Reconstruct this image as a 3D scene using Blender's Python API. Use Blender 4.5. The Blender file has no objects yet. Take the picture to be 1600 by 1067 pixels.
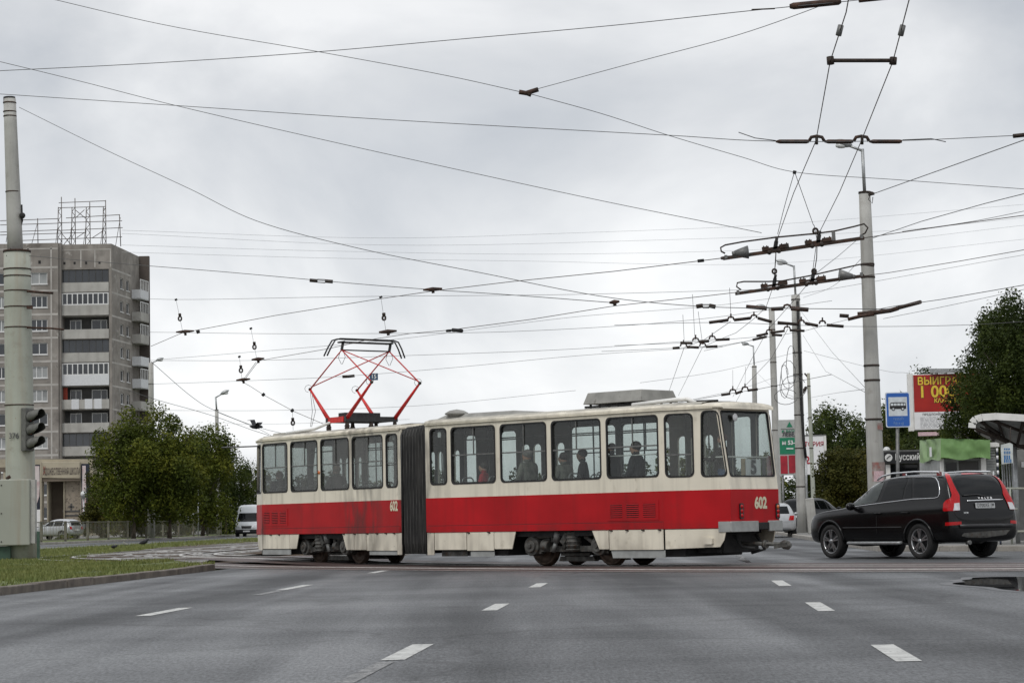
import bpy, bmesh, math, random
from mathutils import Vector, Matrix, Quaternion
from mathutils.geometry import tessellate_polygon
from mathutils.bvhtree import BVHTree
from mathutils import noise
random.seed(7)
SC = bpy.context.scene
COL = SC.collection
rad = math.radians

# ------------------------------------------------------------------ camera
FPX, CAMH, ROLL, YH = 3400.0, 0.97, 0.02, 812.0     # focal length in px of a 1600 px wide frame
PITCH = math.atan((YH - 533.5) / FPX)
_U0 = Vector((0, -math.sin(PITCH), math.cos(PITCH))); _R0 = Vector((1, 0, 0))
CF = Vector((0, math.cos(PITCH), math.sin(PITCH)))
CR = _R0 * math.cos(ROLL) - _U0 * math.sin(ROLL)
CU = _U0 * math.cos(ROLL) + _R0 * math.sin(ROLL)
CP = Vector((0, 0, CAMH))
cd = bpy.data.cameras.new('camera'); cam = bpy.data.objects.new('camera', cd); COL.objects.link(cam)
m = Matrix.Identity(4)
for i, v in enumerate((CR, CU, -CF, CP)):
    for j in range(3): m[j][i] = v[j]
cam.matrix_world = m
cd.sensor_width = 36; cd.lens = FPX / 1600 * 36; cd.clip_start = 0.2; cd.clip_end = 5000
SC.camera = cam

# ------------------------------------------------------------------ sky and sun
SUN_EL, SUN_AZ = rad(52), rad(205)
W = bpy.data.worlds.new("World"); SC.world = W; W.use_nodes = True
nt = W.node_tree; nt.nodes.clear()
def N(t, **kw):
    n = nt.nodes.new(t)
    for k, v in kw.items(): setattr(n, k, v)
    return n
L = nt.links.new
sky = N('ShaderNodeTexSky', sky_type='NISHITA'); sky.sun_disc = False
sky.sun_elevation = SUN_EL; sky.sun_rotation = SUN_AZ
tc = N('ShaderNodeTexCoord')
mp = N('ShaderNodeMapping'); mp.inputs['Scale'].default_value = (1.0, 1.0, 1.7); mp.inputs['Location'].default_value = (0.9, 0.0, 0.25)
L(tc.outputs['Generated'], mp.inputs['Vector'])
n1 = N('ShaderNodeTexNoise'); n1.inputs['Scale'].default_value = 4.2; n1.inputs['Detail'].default_value = 9; n1.inputs['Roughness'].default_value = 0.52
n1.inputs['Distortion'].default_value = 0.35
L(mp.outputs[0], n1.inputs['Vector'])
r1 = N('ShaderNodeValToRGB'); L(n1.outputs['Fac'], r1.inputs[0])
e = r1.color_ramp.elements
e[0].position = 0.36; e[0].color = (0.53, 0.56, 0.605, 1)
e[1].position = 0.63; e[1].color = (0.90, 0.91, 0.925, 1)
x = e.new(0.49); x.color = (0.68, 0.70, 0.73, 1)
# brighter layer low over the horizon, real overcast is also bright overhead
sp = N('ShaderNodeSeparateXYZ'); L(tc.outputs['Generated'], sp.inputs[0])
r2 = N('ShaderNodeValToRGB'); L(sp.outputs['Z'], r2.inputs[0])
e = r2.color_ramp.elements
e[0].position = 0.0; e[0].color = (1.12, 1.12, 1.11, 1)
e[1].position = 1.0; e[1].color = (1.45, 1.45, 1.45, 1)
x = e.new(0.12); x.color = (1.09, 1.09, 1.085, 1)
x = e.new(0.24); x.color = (0.985, 0.985, 0.985, 1)
x = e.new(0.5); x.color = (1.15, 1.15, 1.15, 1)
mx = N('ShaderNodeMix', data_type='RGBA', blend_type='MULTIPLY'); mx.inputs[0].default_value = 1
L(r1.outputs[0], mx.inputs[6]); L(r2.outputs[0], mx.inputs[7])
b1 = N('ShaderNodeBackground'); L(mx.outputs[2], b1.inputs[0]); b1.inputs[1].default_value = 1.06
b2 = N('ShaderNodeBackground'); L(sky.outputs[0], b2.inputs[0]); b2.inputs[1].default_value = 0.06
ms = N('ShaderNodeMixShader'); ms.inputs[0].default_value = 0.06
L(b1.outputs[0], ms.inputs[1]); L(b2.outputs[0], ms.inputs[2])
wo = N('ShaderNodeOutputWorld'); L(ms.outputs[0], wo.inputs[0])
sd = bpy.data.lights.new('sun', 'SUN'); sd.energy = 1.1; sd.angle = rad(16); sd.color = (1.0, 0.965, 0.92)
so = bpy.data.objects.new('sun', sd); COL.objects.link(so)
sdir = Vector((math.sin(SUN_AZ) * math.cos(SUN_EL), math.cos(SUN_AZ) * math.cos(SUN_EL), math.sin(SUN_EL)))
so.rotation_euler = sdir.to_track_quat('Z', 'Y').to_euler(); so.location = (-10, -10, 40)
SC.view_settings.view_transform = 'Standard'; SC.view_settings.look = 'None'
SC.view_settings.exposure = 0.0; SC.view_settings.gamma = 1.0

# ------------------------------------------------------------------ measuring helpers (real metres)
def ray(x, y): return ((x - 800) * CR - (y - 533.5) * CU) / FPX + CF
def P(x, y, Y):                 # world point seen at x,y that is Y metres away along the view axis
    d = ray(x, y); return CP + d * (Y / d.y)
def G(x, y, z=0.0):             # point of a level plane
    d = ray(x, y); return CP + d * ((z - CAMH) / d.z)
def PZ(x, y, z): return G(x, y, z)
RS = math.tan(rad(4.1))
def RX(x0, Y): return x0 + RS * Y   # road coordinates: lateral offset of a line that runs with the road

# ------------------------------------------------------------------ materials
def lin(c):
    return tuple(((v / 255) / 12.92 if v / 255 <= 0.04045 else ((v / 255 + 0.055) / 1.055) ** 2.4) for v in c)
MATS = {}
def mat(name, col, rough=0.6, metal=0.0, var=0.15, scale=6.0, bump=0.0, bscale=None, col2=None, spots=None, streak=None, coat=0, spec=0.5, detail=6, lo=0.35, hi=0.65, mapscale=None, rvar=0.0, coord='Object'):
    """Principled material whose colour wanders between two tones by noise; spots=(colour, scale, threshold); streak=(colour, amount)."""
    if name in MATS: return MATS[name]
    M = bpy.data.materials.new(name); MATS[name] = M; M.use_nodes = True
    t = M.node_tree; ns = t.nodes; ln = t.links.new
    b = ns['Principled BSDF']
    b.inputs['Roughness'].default_value = rough; b.inputs['Metallic'].default_value = metal
    b.inputs['Specular IOR Level'].default_value = spec
    if coat: b.inputs['Coat Weight'].default_value = coat; b.inputs['Coat Roughness'].default_value = 0.08
    co = ns.new('ShaderNodeTexCoord'); v = co.outputs[coord]
    if mapscale:
        mp = ns.new('ShaderNodeMapping'); mp.inputs['Scale'].default_value = mapscale; ln(v, mp.inputs[0]); v2 = mp.outputs[0]
    else: v2 = v
    nz = ns.new('ShaderNodeTexNoise'); nz.inputs['Scale'].default_value = scale; nz.inputs['Detail'].default_value = detail
    ln(v2, nz.inputs['Vector'])
    rp = ns.new('ShaderNodeValToRGB'); ln(nz.outputs['Fac'], rp.inputs[0])
    a = col; c2 = col2 or tuple(min(1, q * (1 + var)) for q in col); a = col if col2 else tuple(q * (1 - var) for q in col)
    rp.color_ramp.elements[0].position = lo; rp.color_ramp.elements[0].color = (*a, 1)
    rp.color_ramp.elements[1].position = hi; rp.color_ramp.elements[1].color = (*c2, 1)
    out = rp.outputs[0]
    if spots:
        for (sc_, ss, th, soft) in ([spots] if not isinstance(spots, list) else spots):
            n2 = ns.new('ShaderNodeTexNoise'); n2.inputs['Scale'].default_value = ss; n2.inputs['Detail'].default_value = 8; n2.inputs['Roughness'].default_value = 0.62
            ln(v, n2.inputs['Vector'])
            mr = ns.new('ShaderNodeMapRange'); ln(n2.outputs['Fac'], mr.inputs[0]); mr.inputs[1].default_value = th; mr.inputs[2].default_value = th + soft
            mm = ns.new('ShaderNodeMix'); mm.data_type = 'RGBA'; ln(mr.outputs[0], mm.inputs[0]); ln(out, mm.inputs[6]); mm.inputs[7].default_value = (*sc_, 1)
            out = mm.outputs[2]
    if streak:
        sc_, am, sx = streak
        mp2 = ns.new('ShaderNodeMapping'); mp2.inputs['Scale'].default_value = (sx, sx, sx * 0.06); ln(v, mp2.inputs[0])
        n3 = ns.new('ShaderNodeTexNoise'); n3.inputs['Scale'].default_value = 1; n3.inputs['Detail'].default_value = 5; ln(mp2.outputs[0], n3.inputs['Vector'])
        mr = ns.new('ShaderNodeMapRange'); ln(n3.outputs['Fac'], mr.inputs[0]); mr.inputs[1].default_value = 0.5; mr.inputs[2].default_value = 0.78; mr.inputs[4].default_value = am
        mm = ns.new('ShaderNodeMix'); mm.data_type = 'RGBA'; ln(mr.outputs[0], mm.inputs[0]); ln(out, mm.inputs[6]); mm.inputs[7].default_value = (*sc_, 1)
        out = mm.outputs[2]
    ln(out, b.inputs['Base Color'])
    if rvar:
        mr = ns.new('ShaderNodeMapRange'); ln(nz.outputs['Fac'], mr.inputs[0]); mr.inputs[1].default_value = 0.3; mr.inputs[2].default_value = 0.7
        mr.inputs[3].default_value = rough - rvar; mr.inputs[4].default_value = rough + rvar; ln(mr.outputs[0], b.inputs['Roughness'])
    if bump:
        n4 = ns.new('ShaderNodeTexNoise'); n4.inputs['Scale'].default_value = bscale or scale * 4; n4.inputs['Detail'].default_value = 6
        ln(v, n4.inputs['Vector'])
        bp = ns.new('ShaderNodeBump'); bp.inputs['Strength'].default_value = bump; bp.inputs['Distance'].default_value = 0.02
        ln(n4.outputs['Fac'], bp.inputs['Height']); ln(bp.outputs[0], b.inputs['Normal'])
    return M
def glass_mat(name, tint, refl=1.0, dirt=0.0):
    """thin pane: see-through with a real mirror reflection growing at grazing angles"""
    M = bpy.data.materials.new(name); MATS[name] = M; M.use_nodes = True
    t = M.node_tree; ns = t.nodes; ns.clear(); ln = t.links.new
    o = ns.new('ShaderNodeOutputMaterial'); tr = ns.new('ShaderNodeBsdfTransparent'); tr.inputs[0].default_value = (*tint, 1)
    gl = ns.new('ShaderNodeBsdfGlossy'); gl.inputs['Roughness'].default_value = 0.02
    lw = ns.new('ShaderNodeLayerWeight'); pw = ns.new('ShaderNodeMath'); pw.operation = 'POWER'; pw.inputs[1].default_value = 4.0; ln(lw.outputs['Facing'], pw.inputs[0])
    mu = ns.new('ShaderNodeMath'); mu.operation = 'MULTIPLY_ADD'; mu.inputs[1].default_value = 0.7 * refl; mu.inputs[2].default_value = 0.045 * refl; ln(pw.outputs[0], mu.inputs[0])
    mx = ns.new('ShaderNodeMixShader'); ln(mu.outputs[0], mx.inputs[0]); ln(tr.outputs[0], mx.inputs[1]); ln(gl.outputs[0], mx.inputs[2])
    out = mx.outputs[0]
    if dirt:
        df = ns.new('ShaderNodeBsdfDiffuse'); df.inputs[0].default_value = (0.32, 0.31, 0.29, 1)
        co = ns.new('ShaderNodeTexCoord'); mp = ns.new('ShaderNodeMapping'); mp.inputs['Scale'].default_value = (2.2, 2.2, 0.7); ln(co.outputs['Object'], mp.inputs[0])
        nz = ns.new('ShaderNodeTexNoise'); nz.inputs['Scale'].default_value = 1.6; nz.inputs['Detail'].default_value = 8; nz.inputs['Roughness'].default_value = 0.65; ln(mp.outputs[0], nz.inputs['Vector'])
        mr = ns.new('ShaderNodeMapRange'); ln(nz.outputs['Fac'], mr.inputs[0]); mr.inputs[1].default_value = 0.35; mr.inputs[2].default_value = 0.75; mr.inputs[3].default_value = dirt * 0.3; mr.inputs[4].default_value = dirt * 1.8
        m2 = ns.new('ShaderNodeMixShader'); ln(mr.outputs[0], m2.inputs[0]); ln(out, m2.inputs[1]); ln(df.outputs[0], m2.inputs[2]); out = m2.outputs[0]
    ln(out, o.inputs[0])
    return M

# ------------------------------------------------------------------ mesh builder
class MB:
    def __init__(s, xf=None): s.v = []; s.f = []; s.m = []; s.xf = xf; s.mi = 0; s.sm = []; s.smooth = False; s.back = None
    def add(s, vs, fs):
        b = len(s.v)
        for q in vs:
            q = Vector(q); s.v.append(tuple(s.xf @ q) if s.xf else tuple(q))
        for f in fs: s.f.append(tuple(b + i for i in f)); s.m.append(s.mi); s.sm.append(s.smooth)
        return s
    def box(s, x0, x1, y0, y1, z0, z1):
        return s.add([(x, y, z) for x in (x0, x1) for y in (y0, y1) for z in (z0, z1)],
                     [(0, 1, 3, 2), (4, 6, 7, 5), (0, 4, 5, 1), (2, 3, 7, 6), (0, 2, 6, 4), (1, 5, 7, 3)])
    def bar(s, p0, p1, w, h, up=(0, 0, 1), w1=None, h1=None):
        p0 = Vector(p0); p1 = Vector(p1); d = (p1 - p0).normalized(); up = Vector(up)
        sd = d.cross(up)
        if sd.length < 1e-4: sd = d.cross(Vector((1, 0, 0)))
        sd.normalize(); u = sd.cross(d); vs = []
        for p, a, b in ((p0, w, h), (p1, w1 or w, h1 or h)):
            for i, j in ((-1, -1), (1, -1), (1, 1), (-1, 1)): vs.append(p + sd * i * a / 2 + u * j * b / 2)
        return s.add(vs, [(3, 2, 1, 0), (4, 5, 6, 7), (0, 1, 5, 4), (1, 2, 6, 5), (2, 3, 7, 6), (3, 0, 4, 7)])
    def tube(s, pts, r, n=6, cap=True):
        pts = [Vector(p) for p in pts]; k = len(pts); rs = r if isinstance(r, (list, tuple)) else [r] * k
        sm0 = s.smooth; s.smooth = True
        d0 = (pts[1] - pts[0]).normalized(); up = Vector((0, 0, 1)) if abs(d0.z) < 0.9 else Vector((1, 0, 0))
        a = d0.cross(up).normalized(); vs = []; fs = []
        for i in range(k):
            d = (pts[min(i + 1, k - 1)] - pts[max(i - 1, 0)]).normalized()
            a = (a - d * a.dot(d)).normalized(); b = d.cross(a)
            for j in range(n):
                t = 2 * math.pi * j / n; vs.append(pts[i] + (a * math.cos(t) + b * math.sin(t)) * rs[i])
        for i in range(k - 1):
            for j in range(n):
                q = (j + 1) % n; fs.append((i * n + j, i * n + q, (i + 1) * n + q, (i + 1) * n + j))
        s.add(vs, fs); s.smooth = False
        if cap:
            b = len(s.v) - len(vs)
            s.f.append(tuple(b + j for j in range(n))[::-1]); s.m.append(s.mi); s.sm.append(False)
            s.f.append(tuple(b + (k - 1) * n + j for j in range(n))); s.m.append(s.mi); s.sm.append(False)
        s.smooth = sm0; return s
    def cyl(s, p0, p1, r0, r1=None, n=16): return s.tube([p0, p1], [r0, r0 if r1 is None else r1], n)
    def lathe(s, prof, c=(0, 0, 0), axis=(0, 0, 1), n=24):
        """prof: (radius, height) pairs"""
        ax = Vector(axis).normalized(); q = Vector((0, 0, 1)).rotation_difference(ax); c = Vector(c)
        vs = []; fs = []; k = len(prof)
        for r, h in prof:
            for j in range(n):
                t = 2 * math.pi * j / n; vs.append(c + q @ Vector((r * math.cos(t), r * math.sin(t), h)))
        for i in range(k - 1):
            for j in range(n):
                p = (j + 1) % n; fs.append((i * n + j, i * n + p, (i + 1) * n + p, (i + 1) * n + j))
        sm0 = s.smooth; s.smooth = True; s.add(vs, fs); s.smooth = sm0; return s
    def ball(s, c, r, n=12, sc=(1, 1, 1)):
        k = n // 2; c = Vector(c); vs = [c + Vector((0, 0, -r * sc[2]))]; fs = []
        for i in range(1, k):
            a = -math.pi / 2 + math.pi * i / k
            for j in range(n):
                t = 2 * math.pi * j / n
                vs.append(c + Vector((math.cos(a) * math.cos(t) * r * sc[0], math.cos(a) * math.sin(t) * r * sc[1], math.sin(a) * r * sc[2])))
        vs.append(c + Vector((0, 0, r * sc[2]))); e = len(vs) - 1
        for j in range(n):
            q = (j + 1) % n; fs.append((0, 1 + q, 1 + j)); fs.append((e, 1 + (k - 2) * n + j, 1 + (k - 2) * n + q))
            for i in range(k - 2): fs.append((1 + i * n + j, 1 + i * n + q, 1 + (i + 1) * n + q, 1 + (i + 1) * n + j))
        sm0 = s.smooth; s.smooth = True; s.add(vs, fs); s.smooth = sm0; return s
    def panel(s, outer, holes, f, th, inner=None):
        """flat wall with holes; outer/holes are 2-D loops, f maps (a, b, depth) to a point, th = thickness"""
        loops = [outer] + holes
        tri = tessellate_polygon([[Vector((a, b, 0)) for a, b in lp] for lp in loops])
        flat = [p for lp in loops for p in lp]; n = len(flat)
        vs = [f(a, b, 0.0) for a, b in flat] + [f(a, b, th) for a, b in flat]
        fs = [tuple(t) for t in tri] + [(t[2] + n, t[1] + n, t[0] + n) for t in tri]
        o = 0
        for lp in loops:
            k = len(lp)
            for i in range(k): j = (i + 1) % k; fs.append((o + i, o + j, o + j + n, o + i + n))
            o += k
        s.add(vs, fs)
        if s.back is not None:
            b = len(s.m) - len(fs)
            for i in range(len(tri), 2 * len(tri)): s.m[b + i] = s.back
        return s
    def prism(s, poly, f, th): return s.panel(poly, [], f, th)
    def build(s, name, material, parent=None, fix=True, loc=None):
        me = bpy.data.meshes.new(name); me.from_pydata(s.v, [], s.f)
        ms_ = material if isinstance(material, (list, tuple)) else [material]
        for q in ms_: me.materials.append(MATS[q] if isinstance(q, str) else q)
        me.polygons.foreach_set('material_index', s.m); me.polygons.foreach_set('use_smooth', s.sm)
        if fix:
            bm = bmesh.new(); bm.from_mesh(me); bmesh.ops.recalc_face_normals(bm, faces=bm.faces); bm.to_mesh(me); bm.free()
        o = bpy.data.objects.new(name, me); COL.objects.link(o)
        if parent is not None: o.parent = parent
        if loc is not None: o.location = loc
        return o
def tag(o, label=None, cat=None, group=None, kind=None):
    if label: o['label'] = label
    if cat: o['category'] = cat
    if group: o['group'] = group
    if kind: o['kind'] = kind
    return o
def thing(name, loc, label, cat, group=None, rz=0.0):
    o = bpy.data.objects.new(name, None); COL.objects.link(o); o.location = loc; o.rotation_euler = (0, 0, rz)
    o.empty_display_size = 0.2
    return tag(o, label, cat, group)
KIDS = {}
def copy_tree(o, parent=None, **kw):
    c = o.copy(); COL.objects.link(c)
    if parent is not None: c.parent = parent
    for ch in [q for q in COL.objects if q.parent == o]: copy_tree(ch, c)
    return c
def bevel(o, w=0.01, seg=2, ang=40):
    md = o.modifiers.new('bevel', 'BEVEL'); md.width = w; md.segments = seg; md.limit_method = 'ANGLE'; md.angle_limit = rad(ang)
    return o
def rrect(x0, x1, z0, z1, r, n=5):
    out = []
    for cx, cz, a0 in ((x1 - r, z0 + r, -90), (x1 - r, z1 - r, 0), (x0 + r, z1 - r, 90), (x0 + r, z0 + r, 180)):
        for i in range(n + 1):
            t = rad(a0 + 90 * i / n); out.append((cx + r * math.cos(t), cz + r * math.sin(t)))
    return out
def rpoly(pts, r, n=5):
    """polygon with rounded corners"""
    out = []; k = len(pts)
    for i in range(k):
        p = Vector(pts[i]); a = (Vector(pts[i - 1]) - p); b = (Vector(pts[(i + 1) % k]) - p)
        rr = min(r, a.length * 0.45, b.length * 0.45); a = p + a.normalized() * rr; b = p + b.normalized() * rr
        for j in range(n + 1):
            t = j / n; q = a * (1 - t) ** 2 + p * 2 * t * (1 - t) + b * t * t; out.append((q.x, q.y))
    return out
def text_mb(body, size, f, bold=0.0, sx=1.0, align='CENTER', space=1.0, mb=None, th=0.004):
    """lettering as flat letters; f maps (a, b, d) to a point, letters stand d in front"""
    c = bpy.data.curves.new('lettering', 'FONT'); c.body = body; c.size = size; c.align_x = align; c.align_y = 'CENTER'; c.offset = bold; c.space_character = space
    c.resolution_u = 4
    o = bpy.data.objects.new('lettering', c); COL.objects.link(o)
    me = bpy.data.meshes.new_from_object(o.evaluated_get(bpy.context.evaluated_depsgraph_get()))
    bpy.data.objects.remove(o); mb = mb or MB()
    mb.add([f(v.co.x * sx, v.co.y, th) for v in me.vertices], [tuple(p.vertices) for p in me.polygons])
    bpy.data.meshes.remove(me); bpy.data.curves.remove(c)
    return mb

# palette -------------------------------------------------------------
mat('cream_paint', (0.73, 0.675, 0.555), 0.38, var=0.06, scale=1.3, spots=[((0.34, 0.29, 0.2), 3.0, 0.60, 0.3), ((0.16, 0.13, 0.1), 12.0, 0.68, 0.12)], streak=((0.2, 0.17, 0.13), 0.35, 7.0), spec=0.5)
mat('red_paint', (0.40, 0.006, 0.010), 0.48, var=0.15, scale=1.0, spec=0.22, spots=((0.24, 0.02, 0.018), 2.2, 0.6, 0.3), streak=((0.12, 0.012, 0.012), 0.35, 5.0), bump=0.1, bscale=1.2)
mat('dark_trim', (0.02, 0.02, 0.021), 0.5, var=0.3, scale=9)
mat('rubber', (0.014, 0.014, 0.014), 0.75, var=0.3, scale=20, bump=0.2)
mat('bellows_rubber', (0.014, 0.0138, 0.013), 0.7, var=0.5, scale=3, streak=((0.07, 0.066, 0.06), 0.7, 14.0))
mat('soot', (0.018, 0.018, 0.018), 0.85, var=0.4, scale=6)
mat('grime_metal', (0.085, 0.083, 0.076), 0.62, 0.3, var=0.5, scale=8, bump=0.25, spots=((0.07, 0.04, 0.022), 14, 0.56, 0.1))
mat('wheel_steel', (0.075, 0.05, 0.036), 0.55, 0.5, var=0.4, scale=10)
mat('rail_steel', (0.62, 0.60, 0.57), 0.3, 0.35, var=0.15, scale=8)
mat('rusty_rail', (0.06, 0.045, 0.036), 0.7, 0.2, var=0.4, scale=12)
mat('pan_red', (0.58, 0.016, 0.012), 0.42, var=0.2, scale=9, spots=((0.09, 0.03, 0.02), 18, 0.6, 0.1))
mat('roof_grey', (0.40, 0.38, 0.33), 0.7, var=0.3, scale=2.5, spots=((0.12, 0.11, 0.1), 5, 0.52, 0.2))
mat('vent_grey', (0.25, 0.245, 0.225), 0.6, var=0.2, scale=3, spots=((0.1, 0.09, 0.08), 6, 0.58, 0.2))
mat('int_shaded_panel', (0.13, 0.13, 0.12), 0.7, var=0.1)  # grey darkened so the cabin's low light is in the colour
mat('int_floor', (0.06, 0.055, 0.05), 0.8)
mat('seat_plastic', (0.10, 0.085, 0.07), 0.5)
mat('hand_rail', (0.75, 0.74, 0.70), 0.4)
mat('bumper_grey', (0.30, 0.31, 0.30), 0.5, var=0.15, scale=5)
mat('white_paint', (0.74, 0.73, 0.70), 0.5, var=0.08, scale=4, spots=((0.4, 0.36, 0.3), 7, 0.62, 0.2))
mat('clean_white', (0.78, 0.78, 0.78), 0.5, var=0.03)
mat('black_paint', (0.012, 0.012, 0.013), 0.4, var=0.1)
mat('lamp_red', (0.40, 0.004, 0.006), 0.15, var=0.15, scale=30, spec=0.35)
mat('lamp_orange', (0.55, 0.12, 0.01), 0.15, coat=1)
mat('lamp_clear', (0.55, 0.56, 0.57), 0.1, 0.2, coat=1)
mat('concrete_pole', (0.40, 0.395, 0.37), 0.85, var=0.1, scale=1.8, bump=0.25, bscale=30, spots=[((0.24, 0.22, 0.19), 4, 0.58, 0.25), ((0.12, 0.11, 0.1), 26, 0.66, 0.1)], streak=((0.2, 0.18, 0.15), 0.5, 8.0))
mat('pole_green', (0.37, 0.385, 0.33), 0.8, var=0.08, scale=1.2, bump=0.2, bscale=22, spots=[((0.26, 0.25, 0.2), 3, 0.56, 0.25), ((0.24, 0.13, 0.07), 9, 0.68, 0.1)], streak=((0.27, 0.17, 0.1), 0.45, 4.0))
mat('rust', (0.058, 0.03, 0.02), 0.8, 0.2, var=0.5, scale=14, bump=0.4, spots=((0.03, 0.022, 0.018), 9, 0.5, 0.15))
mat('rust_dark', (0.035, 0.024, 0.018), 0.75, 0.2, var=0.5, scale=18)
mat('wire', (0.10, 0.10, 0.10), 0.5, 0.3)
mat('wire_copper', (0.06, 0.042, 0.032), 0.45, 0.5)
mat('galv', (0.36, 0.37, 0.37), 0.45, 0.6, var=0.15, scale=10)
mat('galv_dark', (0.16, 0.16, 0.155), 0.5, 0.5, var=0.2, scale=10)
mat('lamp_glass', (0.55, 0.56, 0.55), 0.25, var=0.1, coat=0.5)
mat('chrome', (0.72, 0.73, 0.74), 0.12, 0.95, var=0.04)
mat('car_black', (0.003, 0.003, 0.0034), 0.22, var=0.2, coat=0.15, spec=0.3)
mat('car_dark', (0.028, 0.031, 0.034), 0.3, var=0.1, coat=0.8)
mat('car_silver', (0.42, 0.43, 0.44), 0.3, 0.4, var=0.06, coat=0.8)
mat('car_white', (0.62, 0.64, 0.66), 0.3, var=0.04, coat=0.7)
mat('car_glass', (0.005, 0.006, 0.007), 0.05, var=0.1, spec=0.24)
mat('tyre', (0.016, 0.016, 0.016), 0.8, var=0.3, scale=30, bump=0.2)
mat('alloy', (0.42, 0.43, 0.44), 0.28, 0.85, var=0.08)
mat('alloy_dark', (0.03, 0.03, 0.032), 0.4, 0.5)
mat('skin', (0.48, 0.27, 0.19), 0.55, var=0.1, scale=20)
mat('hair_dark', (0.018, 0.013, 0.01), 0.6, var=0.3, scale=60)
mat('hair_grey', (0.3, 0.28, 0.26), 0.7, var=0.3, scale=60)
mat('cloth_black', (0.02, 0.02, 0.023), 0.9, var=0.3, scale=12)
mat('cloth_grey', (0.20, 0.20, 0.17), 0.9, var=0.35, scale=9)
mat('cloth_red', (0.45, 0.02, 0.03), 0.9, var=0.2, scale=12)
mat('cloth_blue', (0.06, 0.10, 0.19), 0.9, var=0.2, scale=12)
mat('cloth_beige', (0.45, 0.38, 0.28), 0.9, var=0.2, scale=12)
glass_mat('tram_glass', (0.82, 0.85, 0.84), 0.8, 0.035)
glass_mat('tram_glass_dirty', (0.62, 0.65, 0.64), 0.8, 0.10)
glass_mat('shelter_glass', (0.75, 0.78, 0.77), 1.0, 0.1)
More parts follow.
